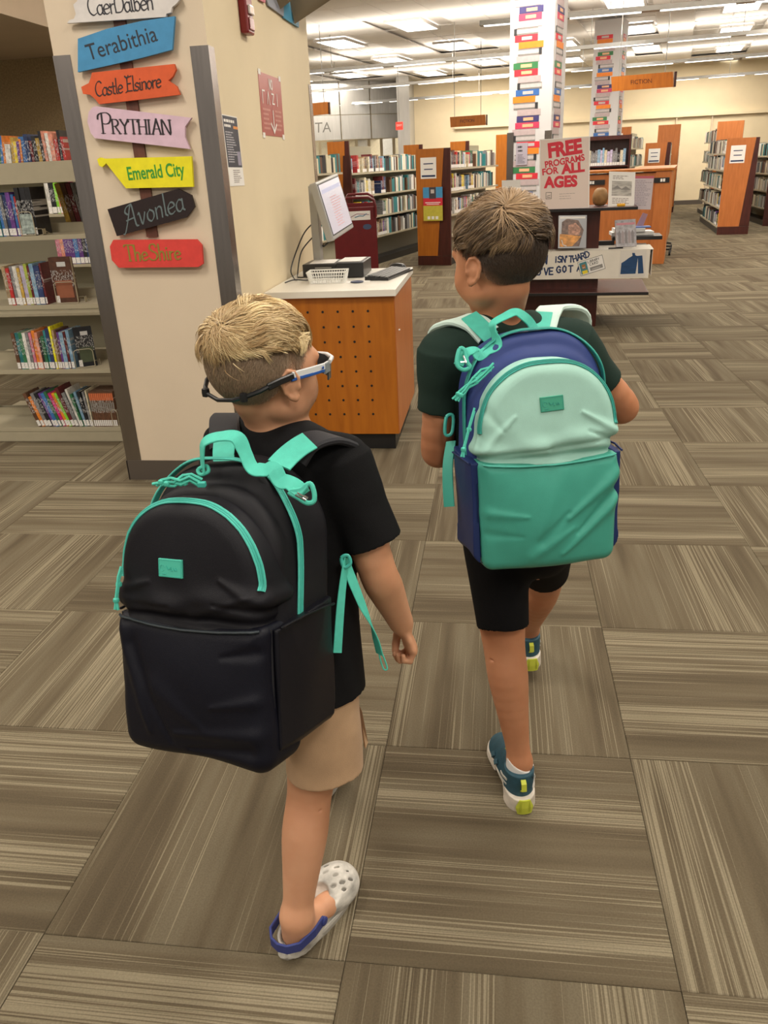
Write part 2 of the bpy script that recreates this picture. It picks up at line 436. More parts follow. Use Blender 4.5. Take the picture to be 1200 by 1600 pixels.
# --- ceiling: grid of lay-in tiles, turned a little against the carpet
CROT = math.radians(-11.3)
ceil = empty('ceiling', (0, 0, CEIL), CROT); ceil['kind'] = 'structure'
struct(box('ceiling_deck', -22, -6, 0.05, 22, 44, 0.1, M_['ceiltile'], ceil))
tm = MB().box(0.006, 0.006, 0, S-0.006, S*2-0.006, 0.016).build('ceiling_tile', M_['ceiltile'], ceil)
tme = tm.data; bpy.data.objects.remove(tm)
inv = camera.matrix_world.inverted(); cm = Matrix.Rotation(CROT, 4, 'Z')
TROFF = [(-1.402, 14.894, 3.400), (-2.860, 16.435, 3.400), (-0.852, 17.774, 3.400), (-2.282, 19.495, 3.400), (-3.641, 21.951, 3.400), (-1.703, 22.731, 3.400), (-1.089, 25.988, 3.400),
         (-4.956, 23.813, 3.400), (-4.642, 27.093, 3.400), (-2.500, 28.823, 3.400), (-1.873, 32.119, 3.400), (-0.236, 20.963, 3.400), (-0.507, 29.312, 3.400), (1.819, 14.217, 3.400),
         (3.754, 15.269, 3.400), (2.452, 17.175, 3.400), (4.422, 18.291, 3.400), (1.221, 18.676, 3.400), (3.117, 20.314, 3.400), (5.088, 21.379, 3.400), (1.620, 21.658, 3.400),
         (5.827, 24.718, 3.400), (2.253, 24.962, 3.400), (6.544, 27.931, 3.400)]
NEAR_T = [(x, y, 3.4) for x in (-1.9, 0.8, 3.5) for y in (-1.2, 1.6, 4.4)]
def to_grid(p):
    q = cm.inverted() @ Vector(p); i = round(q.x / S - 0.5); j = round((q.y / S - 1) / 2 * 2) / 2
    return i, j
def snap(p):   # lamps sit in the ceiling grid
    q = cm.inverted() @ Vector((p[0], p[1], 0))
    return q.x, q.y
lampcells = {tuple(round(c, 2) for c in snap(p)): p for p in TROFF + NEAR_T}
tiles = []
for i in range(-22, 28):
    for j in range(-3, 28):
        x, y = i*S, j*2*S
        c = (round(x + S/2, 2), round(y + S, 2))
        if any(abs(c[0]-a) < S*.98 and abs(c[1]-b) < 2*S*.98 for a, b in lampcells): continue
        w = cm @ Vector((x + S/2, y + S, 0)); v = inv @ Vector((w.x, w.y, CEIL))
        vis = v.z < 0 and -150 < 600 + 1247.2*v.x/-v.z < 1350 and -200 < 800 - 1247.2*v.y/-v.z < 1700
        tiles.append((0 if vis else 1, w.length, x, y))
tiles.sort(); rest = MB()
for n_, (vv, d, x, y) in enumerate(tiles):
    if vv == 0 and n_ < 300:
        o = link('ceiling_tile', tme, None, ceil); o.location = (x, y, 0)
    else: rest.box(x+.006, y+.006, 0, x+S-.006, y+2*S-.006, .016)
o = rest.build('other_ceiling_tiles', M_['ceiltile'], ceil); o['kind'] = 'stuff'
bars = MB()
for i in range(-22, 29): bars.box(i*S-.008, -3*2*S, .004, i*S+.008, 28*2*S, 0.012)
for j in range(-3, 29): bars.box(-22*S, j*2*S-.008, .0035, 28*S, j*2*S+.008, 0.0115)
o = bars.build('ceiling_grid', M_['tbar'], ceil); o['kind'] = 'structure'
# troffers
def troffer():
    t = empty('ceiling_light')
    f = MB()
    for (a, b, c, d) in ((-.3, -.6, -.265, .6), (.265, -.6, .3, .6), (-.265, -.6, .265, -.565), (-.265, .565, .265, .6)): f.box(a, b, -.008, c, d, .03)
    f.build('frame', M_['tbar'], t)
    MB().box(-.265, -.565, -.003, .265, .565, .02).build('diffuser', M_['lens'], t)
    return t
tproto = None
order = sorted(lampcells.items(), key=lambda kv: (kv[1][1], kv[1][0]))
for n_, (c, p) in enumerate(order):
    t = troffer() if tproto is None else copy_tree(tproto)
    tproto = tproto or t
    w = cm @ Vector((c[0], c[1], 0)); t.location = (w.x, w.y, CEIL); t.rotation_euler = (0, 0, CROT)
    tag(t, 'flat white recessed ceiling light panel glowing in the tiled ceiling', 'ceiling light', 'recessed light panels in the tiled ceiling')

# linear pendants
def linear(name, a, b, label, n=6, drop=True, w=0.13, hgt=0.055):
    a, b = Vector(a), Vector(b); L_ = (b-a).length; ang = math.atan2((b-a).y, (b-a).x)
    t = empty(name, a, ang, label, 'pendant light', 'long linear pendant lights')
    MB().prism([(-w/2, 0), (w/2, 0), (w*.32, hgt), (-w*.32, hgt)], 0, L_, 'x').build('housing', M_['fixgrey'], t)
    u = MB(); seg = L_/n
    for i in range(n): u.box(i*seg + .05, -w*.30, -.006, (i+1)*seg - .16, w*.30, .004)
    u.build('lamp_lens', M_['lens'], t)
    if drop:
        k = 2 if L_ < 4 else 4
        for i in range(k):
            x = L_*(i+.5)/k
            MB().tube([(x, 0, hgt), (x, 0, CEIL-a.z-.006)], .005, 6).build('hanger_wire', M_['fixgrey'], t)
    return t
zL = 2.85
NM = ['nearest', 'second nearest', 'third nearest', 'fourth nearest', 'fifth nearest', 'farthest']
linear('linear_light', (-0.245, 11.268, 2.850), (3.779, 10.811, 2.850), 'long grey linear pendant light crossing in front of the nearer book column', 4)
for i, (l_, r_) in enumerate([((-3.879, 15.412, 2.850), (4.527, 13.711, 2.850)), ((-4.729, 19.219, 2.850), (5.357, 17.010, 2.850)), ((-4.757, 23.494, 2.850), (6.561, 21.080, 2.850)),
                 ((-5.268, 27.439, 2.850), (7.590, 24.762, 2.850)), ((-4.713, 31.842, 2.850), (9.089, 29.812, 2.850))]):
    linear('linear_light', l_, r_, '%s of the long grey linear pendant lights that run wall to wall' % NM[i], 8 + 2*i)

# --- sign pier (near left column)
PX0, PX1, PY0, PY1 = -1.785, -1.138, 3.485, 5.38
pier = empty('wall_left', (0, 0, 0)); pier['kind'] = 'structure'; pier['label'] = 'cream painted square pier with steel corner guards'
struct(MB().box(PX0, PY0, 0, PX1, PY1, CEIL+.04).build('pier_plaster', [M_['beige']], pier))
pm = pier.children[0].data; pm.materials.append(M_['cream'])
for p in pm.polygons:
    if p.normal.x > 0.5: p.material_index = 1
for (x, y, sx, sy) in ((PX0, PY0, 1, 1), (PX1, PY0, -1, 1), (PX1, PY1, -1, -1)):
    g = MB(); t = .003
    g.box(min(x-t*sx, x+.072*sx), min(y, y-t*sy), .1, max(x-t*sx, x+.072*sx), max(y, y-t*sy), 1.832)
    g.box(min(x, x-t*sx), min(y, y+.072*sy), .1, max(x, x-t*sx), max(y, y+.072*sy), 1.832)
    struct(g.build('corner_guard', M_['steel'], pier))
g = MB().box(PX0-.004, PY0-.006, 0, PX1+.004, PY0, .1).box(PX1, PY0-.006, 0, PX1+.006, 3.93, .1).box(PX0-.006, PY0-.006, 0, PX0, PY1, .1)
struct(g.build('base_trim', M_['steeldark'], pier))

# --- outer walls
struct(box('wall_back', -14, 24.2, 0, 16, 24.5, 3.6, M_['cream'])); 
struct(box('wall_right', 11.5, -4, 0, 11.8, 24.2, 3.6, M_['cream']))
struct(box('trim_1', -1.2, 24.1, 2.16, 11.5, 24.2, 2.24, M_['cream']))
struct(box('trim_2', -1.2, 24.16, 0, 11.5, 24.2, .11, M_['steeldark']))
# shaded wall panel far left and tan room at the left
struct(box('wall_left_outer', -12.2, -4, 0, -12, 24.2, 3.6, M_['cream']))
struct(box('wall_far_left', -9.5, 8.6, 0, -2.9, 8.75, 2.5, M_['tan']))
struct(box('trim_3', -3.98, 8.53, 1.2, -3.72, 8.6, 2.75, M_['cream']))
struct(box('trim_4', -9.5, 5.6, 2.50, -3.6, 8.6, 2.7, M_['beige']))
for k in (0, 1):
    struct(box('trim_%d' % (5+k), 4.6+.9*k, 24.12, 0, 4.62+.9*k, 24.2, 2.2, M_['beige']))

# curved metal-clad bulkhead
bulk = empty('metal_bulkhead', (0, 0, 0), 0, 'curved brushed metal soffit above the far left shelves', 'soffit'); bulk['kind'] = 'structure'
def arc(t):   # plan curve
    return (-6.4 + 3.75*t, 22.6 + 1.4*t*t)
for lo, hi in ((2.02, 2.60), (2.615, 3.39)):
    for k in range(5):
        m_ = MB(); t0, t1 = k/5 + .004, (k+1)/5 - .004
        pts = [arc(t0 + (t1-t0)*q/4) for q in range(5)]
        for (a, b) in zip(pts[:-1], pts[1:]): m_.add([(a[0],a[1],lo),(b[0],b[1],lo),(b[0],b[1],hi),(a[0],a[1],hi),(a[0],a[1]+.1,lo),(b[0],b[1]+.1,lo),(b[0],b[1]+.1,hi),(a[0],a[1]+.1,hi)],
                                                      [(0,1,2,3),(5,4,7,6),(1,0,4,5),(3,2,6,7),(0,3,7,4),(2,1,5,6)])
        m_.build('metal_panel', mat('satin_metal', (.46, .45, .43), .45, .55, noise=.06, nscale=2, stretch=(12, 12, 1)), bulk)
M0, W0, H0 = frame((-4.690, 22.500, 2.365), (-4.319, 22.500, 2.362), (-4.709, 22.500, 2.126))
lettering('wall_lettering', 'TA', .34, M0 @ Matrix.Translation((.2, .17, .1)), M_['fixgrey'], bulk, .004)
struct(box('wall_far_corner', -2.62, 22.9, 0, -2.3, 24.2, 3.4, mat('satin_metal', ())))
# light-striped blinds under the bulkhead
bl = empty('window_blind', (0, 0, 0), 0, 'row of cream and blue vertical window panels below the metal soffit', 'blind')
cols = [(.75,.68,.5)]*3 + [(.10,.35,.62)] + [(.75,.68,.5), (.6,.58,.52), (.75,.68,.5), (.7,.7,.66), (.75,.68,.5)]
for k, c in enumerate(cols):
    x = -5.5 + k*.34
    o = box('slat', x, 23.6, .6, x+.26, 23.64, 2.0, M_['plain'], bl); o.color = (*c, 1)

# exit sign
ex = empty('exit_sign', (-2.246, 20.000, 2.161), 0, 'small red exit sign hanging far back by the metal soffit', 'exit sign')
box('sign_body', -.08, -.02, -.09, .08, .02, .07, mat('exit_red', (.7, .03, .02), .5, emit=(1, .05, .03), estr=.7), ex)
MB().tube([(0, 0, .07), (0, 0, CEIL-ex.location.z+.006)], .006, 6).build('hanger_rod', M_['fixgrey'], ex)
lettering('sign_lettering', 'EXIT', .06, Matrix.Translation((0, -.021, 0)) @ Matrix.Rotation(PI/2, 4, 'X'), M_['paper'], ex)

# hanging wooden signs
def hanging(tl, tr, bl_, text, label, th=.06):
    tl = Vector(tl)
    t = empty('hanging_sign', tl, 0, label, 'hanging sign')
    c, M, W, H = card('sign_board', Vector((0,0,0)), Vector(tr)-tl, Vector(bl_)-tl, th, M_['orange'], t)
    if text: lettering('sign_lettering', text, H*.42, M @ Matrix.Translation((W/2, H*.5, .001)), M_['maroon'], t, .001)
    for u in (.12, .88):
        p = M @ Vector((W*u, H, -th/2))
        MB().tube([p, (p.x, p.y, CEIL - tl.z + .01)], .006, 6).build('hanger_rod', M_['fixgrey'], t)
    MB().box(0, 0, 0, .03, th, H).build('end_cap', M_['maroon'], t, loc=M @ Vector((W, 0, -th)) , rot=None)
    return t
hanging((1.616, 13.600, 2.398), (2.399, 13.200, 2.386), (1.639, 13.600, 2.206), 'FICTION', 'orange wooden hanging sign right of the two book columns')
hanging((-0.945, 17.200, 2.148), (-0.280, 17.000, 2.149), (-0.935, 17.200, 1.969), 'FICTION', 'small orange wooden hanging sign left of the nearer book column')
hanging((-3.189, 14.200, 2.319), (-2.745, 14.100, 2.327), (-3.194, 14.200, 2.143), '', 'short orange wooden hanging sign beside the cream pier')

# ---------------------------------------------------------------- books
PAL = {'white': (.72,.70,.66), 'black': (.018,.018,.022), 'red': (.45,.03,.03), 'orange': (.72,.22,.03), 'yellow': (.75,.58,.04),
       'navy': (.03,.05,.15), 'blue': (.05,.17,.45), 'pale blue': (.22,.38,.55), 'green': (.04,.18,.08), 'teal': (.03,.2,.22),
       'purple': (.14,.05,.25), 'brown': (.12,.055,.03), 'tan': (.4,.29,.17), 'grey': (.2,.2,.21), 'maroon': (.14,.02,.025),
       'pink': (.7,.22,.32), 'magenta': (.6,.02,.2), 'lime': (.22,.55,.04), 'yellow green': (.42,.5,.08), 'lilac': (.48,.42,.6),
       'gold': (.5,.32,.06), 'salmon': (.7,.28,.2), 'cream': (.66,.6,.44), 'bright yellow': (.8,.75,.02)}
def book_meshes(w, d, h):
    """spine faces -y, standing on z=0, origin at the foot of the spine's left edge"""
    c = MB(); t = .0022
    c.box(0, 0, 0, w, t, h).box(0, t, 0, t, d, h).box(w-t, t, 0, w, d, h)
    cover = c.build('cover', M_['book']); 
    pg = MB().box(t, t, .003, w-t, d-.004, h-.003).build('page_block', M_['page'])
    st = MB().box(.001, -.0006, .004, w-.001, 0, .038).build('spine_label', M_['sticker'])
    return cover, pg, st
BOOKP = {}
def add_book(par_loc, rz, w, d, h, col, label, group, lean=0.0, name='book', sticker=True, parts=True):
    key = (round(w, 3), round(d, 2), round(h, 2), sticker, parts)
    if key not in BOOKP:
        cv, pg, st = book_meshes(key[0], key[1], key[2]); BOOKP[key] = (cv.data, pg.data, st.data)
        for o in (cv, pg, st): bpy.data.objects.remove(o)
        if not parts:
            b = MB(); t = .0022; w_, d_, h_ = key[:3]
            b.box(0, 0, 0, w_, t, h_, 0).box(0, t, 0, t, d_, h_, 0).box(w_-t, t, 0, w_, d_, h_, 0).box(t, t, .003, w_-t, d_-.004, h_-.003, 1)
            if sticker: b.box(.001, -.0006, .004, w_-.001, 0, .045, 2)
            o = b.build('book', [M_['book'], M_['page'], M_['sticker']]); BOOKP[key] = (o.data,); bpy.data.objects.remove(o)
    p = BOOKP[key]; c = PAL[col]; j = rnd.uniform(.85, 1.15)
    if parts:
        t = bpy.data.objects.new(name, None); t.empty_display_size = .03
        COL.objects.link(t)
        for n, me in zip(('cover', 'page_block', 'spine_label'), p):
            if n == 'spine_label' and not sticker: continue
            o = bpy.data.objects.new(n, me); COL.objects.link(o); o.parent = t; o.color = (c[0]*j, c[1]*j, c[2]*j, 1)
    else:
        t = bpy.data.objects.new(name, p[0]); COL.objects.link(t); t.color = (c[0]*j, c[1]*j, c[2]*j, 1)
    m = Matrix.Translation(par_loc) @ Matrix.Rotation(rz, 4, 'Z') @ Matrix.Rotation(lean, 4, 'Y')
    t.matrix_world = m
    tag(t, label, 'book', group)
    return t
ORD = ['first','second','third','fourth','fifth','sixth','seventh','eighth','ninth','tenth','eleventh','twelfth','thirteenth','fourteenth',
       'fifteenth','sixteenth','seventeenth','eighteenth','nineteenth','twentieth','twenty-first','twenty-second','twenty-third','twenty-fourth','twenty-fifth','twenty-sixth','twenty-seventh','twenty-eighth']

# --- near bookcase behind the pier
BX0, BX1, BY = -3.02, -2.075, 4.06
bc = empty('bookcase', (BX0, BY, 0), 0, 'beige steel double-sided bookcase standing left of the cream sign pier', 'bookcase')
W_ = BX1 - BX0
LV = [.086, .418, .766, 1.115, 1.385]
box('base', 0, 0, .002, W_, .56, .076, M_['shelf'], bc, .002)
for i, z in enumerate(LV):
    for side in (0, 1):
        y0 = 0 if side == 0 else .30
        m_ = MB(); 
        m_.box(0, y0, z-.012, W_, y0+.26, z)
        if side == 0: m_.box(0, -.003, z-.022, W_, .0, z + (.0 if i < 4 else .075)); 
        else: m_.box(0, y0+.26, z-.022, W_, y0+.263, z)
        m_.box(0, y0 + (.255 if side == 0 else 0), z, W_, y0 + (.258 if side == 0 else .003), z+.045)
        m_.build('shelf', M_['shelf'], bc)
MB().box(0, .262, 0, .03, .298, 1.4).box(W_-.03, .262, 0, W_, .298, 1.4).build('upright_frame', M_['shelfgrey'], bc)
box('top_lip', 0, .26, 1.36, W_, .3, 1.385, M_['shelf'], bc)

ROWS = {
 4: ('top shelf', [('white',.016,.19,0),('cream',.014,.2,0),('red',.018,.185,.1),('green',.022,.165,.15),('blue',.016,.2,.12),('orange',.012,.2,.12),('white',.03,.16,.1),('gold',.016,.19,.12),
     ('yellow',.016,.175,.1),('purple',.014,.165,.1),('orange',.012,.185,.08),('blue',.028,.19,0),('navy',.02,.2,0),('maroon',.014,.17,0),('black',.02,.19,0),('gold',.02,.18,0),('black',.014,.21,0),('salmon',.014,.21,0),
     ('white',.018,.205,0),('salmon',.022,.205,0),('red',.018,.17,0),('black',.015,.21,0),('red',.014,.18,0)], 'behind the lip of the'),
 3: ('second shelf', [('brown',.02,.2,0),('black',.02,.21,0),('teal',.02,.2,0),('blue',.018,.21,0),('grey',.016,.2,0),('navy',.02,.2,0),('purple',.022,.21,0),('blue',.014,.2,0),('red',.012,.19,0),('black',.022,.225,0),('black',.03,.23,0),('black',.028,.23,0)], 'on the'),
 2: ('third shelf', [('tan',.02,.2,0),('red',.018,.19,0),('grey',.02,.2,0),('white',.02,.2,0),('gold',.015,.19,0),('lilac',.024,.2,0),('yellow green',.017,.21,0),('maroon',.012,.205,0),('pale blue',.022,.21,0),('navy',.03,.205,0),('maroon',.01,.21,0)], 'on the'),
 1: ('fourth shelf', [('brown',.02,.2,0),('teal',.02,.2,0),('green',.02,.2,0),('white',.018,.2,0),('grey',.016,.2,0),('pink',.015,.2,0),('orange',.018,.21,0),('salmon',.016,.205,0),('black',.013,.17,0),('green',.016,.18,0),('teal',.014,.21,0),('navy',.02,.22,0),('bright yellow',.012,.235,0),
     ('tan',.013,.21,0),('brown',.013,.21,0),('purple',.012,.205,0),('pale blue',.022,.205,0),('maroon',.012,.205,0),('pale blue',.018,.21,0)], 'on the'),
 0: ('bottom shelf', [('brown',.02,.2,-.28),('orange',.018,.18,-.28),('grey',.022,.2,-.28),('black',.02,.2,-.28),('purple',.016,.205,-.28),('blue',.02,.205,-.28),('green',.016,.21,-.28),('magenta',.017,.205,-.28),('orange',.018,.20,-.28),('lime',.015,.195,-.28),
     ('maroon',.02,.235,-.28),('grey',.02,.205,-.25),('white',.013,.22,-.22),('green',.012,.19,-.2),('pale blue',.015,.2,-.16),('black',.018,.2,-.13),('grey',.012,.2,-.08),('cream',.008,.215,-.04)], 'on the'),
}
GR = 'books in the near beige bookcase'
XR = {4: -2.115, 3: -2.345, 2: -2.37, 1: -2.29, 0: -2.245}
def fill(zi, x_right, y, rows, rz=0):
    nm, lst, prep = rows
    tot = sum(b[1] for b in lst) + .0015*len(lst)
    x = x_right
    n = len(lst)
    for k, (c, w, h, lean) in enumerate(reversed(lst)):
        x -= w/max(.9, math.cos(lean)) + .0015
        off = math.sin(lean)*0
        zz = LV[zi] + (abs(math.sin(lean))*w if lean > 0 else 0) + .001
        add_book((x, y + rnd.uniform(.008, .016), zz), 0, w, .145, h, c,
                 '%s book %s %s of near bookcase, %s from the right' % (c, prep, nm, ORD[k]), GR, lean)
for k in (4, 3, 2, 1, 0): fill(k, XR[k], BY, ROWS[k])
# a run of twelve matching volumes
for k in range(12):
    x = -2.245 + .0015 + k*.0118
    t = add_book((x, BY+.01, LV[0]+.001), 0, .011, .15, .2, 'brown', 'dark brown series volume with orange top band, bottom shelf of near bookcase', 'matching series volumes on the bottom shelf', 0)
    o = bpy.data.objects.new('spine_band', None)
    bpy.data.objects.remove(o)
    o = MB().box(.0005, -.0008, .152, .0105, 0, .192).build('spine_band', M_['plain'], t) if k == 0 else bpy.data.objects.new('spine_band', bandme)
    if k == 0: bandme = o.data; band0 = o
    else: COL.objects.link(o); o.parent = t
    o.color = (.62, .16, .06, 1)
    o2 = MB().box(.002, -.0009, .09, .009, 0, .14).build('spine_title', M_['plain'], t) if k == 0 else bpy.data.objects.new('spine_title', titme)
    if k == 0: titme = o2.data
    else: COL.objects.link(o2); o2.parent = t
    o2.color = (.25, .24, .22, 1)
# face-out books held by wire book supports
def face_out(x, z, w, h, d, col, label, rz, ccol):
    t = empty('book', (x, BY+.035, z+.001), rz, label, 'book')
    o = MB().box(0, 0, 0, w, .003, h).box(0, .003, 0, .003, d, h).box(0, d, 0, w, d+.003, h).build('cover', M_['book'], t); o.color = (*col, 1)
    MB().box(.003, .003, .003, w-.003, d, h-.003).build('page_block', M_['page'], t)
    o = MB().box(w*.12, -.0007, h*.12, w*.9, 0, h*.5).build('cover_picture', M_['plain'], t); o.color = (*ccol, 1)
    o = MB().box(w*.35, -.0007, h*.8, w*.75, 0, h*.9).build('cover_title', M_['plain'], t); o.color = (.6, .6, .6, 1)
    MB().box(.0, -.0008, .004, w*.2, -.0001, .04).build('spine_label', M_['sticker'], t)
    return t
def wire_support(x, y, z, w, h, label, rz=0):
    t = empty('book_support', (x, y, z+.001), rz, label, 'bookend', 'wire book supports in the near bookcase')
    r = .02; pts = [(0, 0, .003)]
    pts += [(0, 0, h-r)] + [(r-r*math.cos(a), 0, h-r+r*math.sin(a)) for a in (PI/6, PI/3, PI/2)] + [(w-r+r*math.sin(a), 0, h-r+r*math.cos(a)) for a in (0, PI/6, PI/3, PI/2)] + [(w, 0, .003)]
    MB().tube(pts, .0022, 6).tube([(0, 0, .003), (w, 0, .003)], .0022, 6).tube([(w, 0, .03), (w+.02, .03, .03), (w+.02, .1, .003)], .0018, 6).build('wire_loop', M_['shelf'], t, smooth=True)
    MB().box(w, .02, 0, w+.03, .12, .002).box(w+.028, .02, 0, w+.03, .05, .03).build('foot_plate', M_['shelf'], t)
    return t
face_out(-2.335, LV[2], .115, .235, .03, (.09,.035,.02), 'large dark brown book standing face out on third shelf of near bookcase', math.radians(6), (.3,.1,.05))
wire_support(-2.325, BY+.022, LV[2], .115, .11, 'wire book support in front of the large brown book', math.radians(6))
face_out(-2.275, LV[1], .095, .215, .02, (.012,.014,.02), 'black book with green cover picture standing face out on fourth shelf', math.radians(32), (.07,.09,.05))
wire_support(-2.285, BY+.012, LV[1], .1, .1, 'wire book support in front of the black face-out book', math.radians(30))
wire_support(-2.43, BY+.004, LV[3], .075, .115, 'clear plated wire book support standing before the black books on second shelf')
o = box('clear_plate', .004, .002, .01, .071, .004, .105, mat('clear_acrylic', (.35,.42,.4), .1, noise=.5, nscale=60), bpy.data.objects['book_support.002'])
wire_support(-2.13, BY+.01, LV[0], .035, .1, 'wire book support holding the matching brown volumes, bottom right')
# grey leaning volumes at the right of the second and fourth shelves, seen at the back side
for zi, xs, cs in ((3, -2.335, ['gold','brown','maroon','grey','grey','tan','maroon','grey']), (1, -2.2, ['grey','black','black','navy'])):
    x = xs
    for k, c in enumerate(cs):
        w = rnd.uniform(.018, .03)
        add_book((x, BY+.307, LV[zi]+.012), 0, w, .16, .225, c, '%s volume on the back side behind %s shelf, %s from left' % (c, 'the second' if zi == 3 else 'the fourth', ORD[k]), 'books on the back side of the near bookcase', -.14, sticker=False)
        x += w + .004
# back side of the third shelf and a second bookcase further back, seen through the gaps
bc2 = empty('bookcase', (-4.3, 5.75, 0), 0, 'second beige bookcase seen through the gaps of the near one', 'bookcase')
for z in (.1, .45, .8, 1.15, 1.42):
    MB().box(0, 0, z-.02, 2.2, .26, z).build('shelf', M_['shelf'], bc2)
MB().box(0, .26, 0, 2.2, .29, 1.45).build('back_panel', M_['shelfgrey'], bc2)
box('base', 0, 0, 0, 2.2, .26, .08, M_['shelf'], bc2)
cl = list(PAL)
for zi, z in enumerate((.8, 1.15)):
    x = -3.2
    k = 0
    while x < -2.8:
        w = rnd.uniform(.018, .04); c = rnd.choice(cl)
        add_book((x, 5.76, z+.001), 0, w, .15, rnd.uniform(.18, .24), c, 'book on the second bookcase glimpsed through the near one', 'books glimpsed on the second bookcase', 0, parts=False)
        x += w+.002; k += 1

# pendant in the tan room
linear('linear_light', (-4.820, 7.827, 2.750), (-4.807, 9.341, 2.750), 'wide grey fluorescent pendant above the far left bookcase', 2, drop=False, w=.26, hgt=.07)
linear('linear_light', (-6.650, 12.323, 2.750), (-5.951, 12.022, 2.750), 'short grey pendant light end peeking out left of the pier', 1, True, w=.2)

# ---------------------------------------------------------------- shelving ranges in the middle and right distance
def range_sign(par, x0, x1, z0, z1):
    c, M, W, H = card('range_sign', (x0, -.004, z1), (x1, -.004, z1), (x0, -.004, z0), .003, M_['paper'], par)
    for (v, hh, wd) in ((.68, .05, .62), (.42, .05, .55), (.08, .09, .86)):
        patch('sign_print', M, W*.5-W*wd/2, H*v, W*.5+W*wd/2, H*(v+hh), M_['navyink'], par)
FARC = ['white', 'grey', 'black', 'cream', 'tan', 'navy', 'teal', 'brown', 'white', 'grey', 'black', 'cream', 'pale blue', 'maroon', 'white', 'red', 'grey', 'green', 'purple', 'yellow']
def shelf_range(label, x, y, rot, length, levels, h, books='R', w=.5, frac=(.82, .6), sign=True, wood='orange', seen=(0, 1), dens=1.0, stuff=False, gname='', indiv=9.0):
    t = empty('book_range', (x, y, 0), math.radians(rot), label, 'bookshelf')
    a, b = w*frac[0]-w/2, w*frac[1]-w/2
    MB().prism([(-w/2, .13), (b, .13), (a, h), (-w/2, h)], 0, .04).build('end_panel', M_[wood], t)
    MB().prism([(b+.003, .13), (w/2, .13), (w/2, h), (a+.003, h)], .002, .04).build('end_panel_inlay', M_['maroon'], t)
    MB().box(-w/2, -.004, 0, w/2, .04, .127).build('end_plinth', M_['maroon'], t)
    if sign: range_sign(t, -.36*w, .1*w, h-.38, h-.11)
    box('divider', -.015, .045, .08, .015, length, h-.08, M_['shelfgrey'], t)
    box('base', -w/2+.02, .045, 0, w/2-.02, length, .09, M_['black'], t)
    for z in levels:
        MB().box(-w/2+.02, .045, z-.025, w/2-.02, length, z).build('shelf', M_['shelf'], t)
    top = empty('tmp')
    mw = t.matrix_basis.copy() if False else Matrix.Translation((x, y, 0)) @ Matrix.Rotation(math.radians(rot), 4, 'Z')
    bpy.data.objects.remove(top)
    sides = {'R': [1], 'L': [-1], 'B': [1, -1]}[books]
    sb = MB()
    for sd in sides:
        for li, z in enumerate(levels):
            lo, hi = seen; v = .1 + lo*length
            cnt = 0
            while v < hi*length - .05:
                w_ = rnd.uniform(.03, .06)
                r_ = rnd.random()
                if r_ < .10*dens:
                    v += rnd.uniform(.05, .16)
                    continue
                hgt = rnd.uniform(.17, .228); c = rnd.choice(FARC)
                p = mw @ Vector((sd*(w/2-.03), v, z+.001))
                rz = math.radians(rot) + (PI/2 if sd > 0 else -PI/2)
                if stuff or v > indiv:
                    X0 = sd*(w/2-.03); X1 = sd*(w/2-.16)
                    sb.box(min(X0, X1), v, z+.001, max(X0, X1), v+w_, z+hgt, rnd.randrange(6))
                else:
                    if sd < 0: p = mw @ Vector((-(w/2-.03), v+w_, z+.001))
                    add_book(p, rz, w_, .15, hgt, c, '%s book, %s shelf of %s, %s from near end' % (c, SHN[len(levels)-1-li], gname, ORD[min(cnt, 27)]), 'books in ' + gname, 0, parts=False)
                v += w_+.002; cnt += 1
                if cnt % 14 == 13:
                    v += .02
    if sb.v:
        o = sb.build('shelved_books', [mat('far_book_%d' % i, PAL[c], .5) for i, c in enumerate(('white', 'grey', 'black', 'teal', 'brown', 'cream'))], t); o['kind'] = 'stuff'
    return t
SHN = ['top', 'second', 'third', 'fourth', 'fifth']
RL = (.12, .40, .68, .98, 1.28)
r1 = shelf_range('bookshelf row with sign and red yellow flyer on its cherry end panel', -.902, 12.0, -15, 2.6, RL[2:], 1.54, 'R', gname='the flyer row', seen=(0, .95), indiv=1.25)
for z in RL[:2]: MB().box(-.23, .045, z-.025, .23, 2.6, z).build('shelf', M_['shelf'], r1)
# flyer on the end panel: blue, red and yellow bands with a small picture
fl_ = empty('flyer', (-1.043, 11.990, 1.050), math.radians(-15), 'three-banded blue red and yellow flyer on cherry end panel', 'flyer')
FW, FH = .285, .44
for nm, z0, z1, c in (('blue_band', .30, .44, (.05,.27,.52)), ('red_band', .2, .30, (.6,.02,.04)), ('yellow_band', 0, .2, (.52,.46,.05))):
    o = box(nm, 0, -.006, z0-FH, FW, -.002, z1-FH, M_['plain'], fl_); o.color = (*c, 1)
o = box('picture', .09, -.008, -.15, .19, -.006, .0, M_['plain'], fl_); o.color = (.05, .04, .05, 1)
o = box('picture_face', .115, -.009, -.08, .165, -.008, -.03, M_['plain'], fl_); o.color = (.5, .45, .42, 1)
box('red_print', .03, -.0075, -.205, .255, -.006, -.195, M_['paper'], fl_); box('red_print', .05, -.0075, -.225, .235, -.006, -.217, M_['paper'], fl_)
for kx in (.06, .12, .18): box('yellow_print', kx, -.0075, -.42, kx+.04, -.006, -.38, M_['paper'], fl_)
r2 = shelf_range('bookshelf row seen between the monitor and the flyer end panel', -2.22, 11.6, -15, 4.2, RL[1:], 1.50, 'R', gname='the monitor row', seen=(0, .95), frac=(.8, .62), indiv=1.25)
shelf_range('far left bookshelf row with narrow cherry end, half behind the monitor', -2.50, 10.1, -15, 1.3, (.5, .9, 1.3), 1.58, 'R', w=.28, sign=False, stuff=True, frac=(.98, .97))
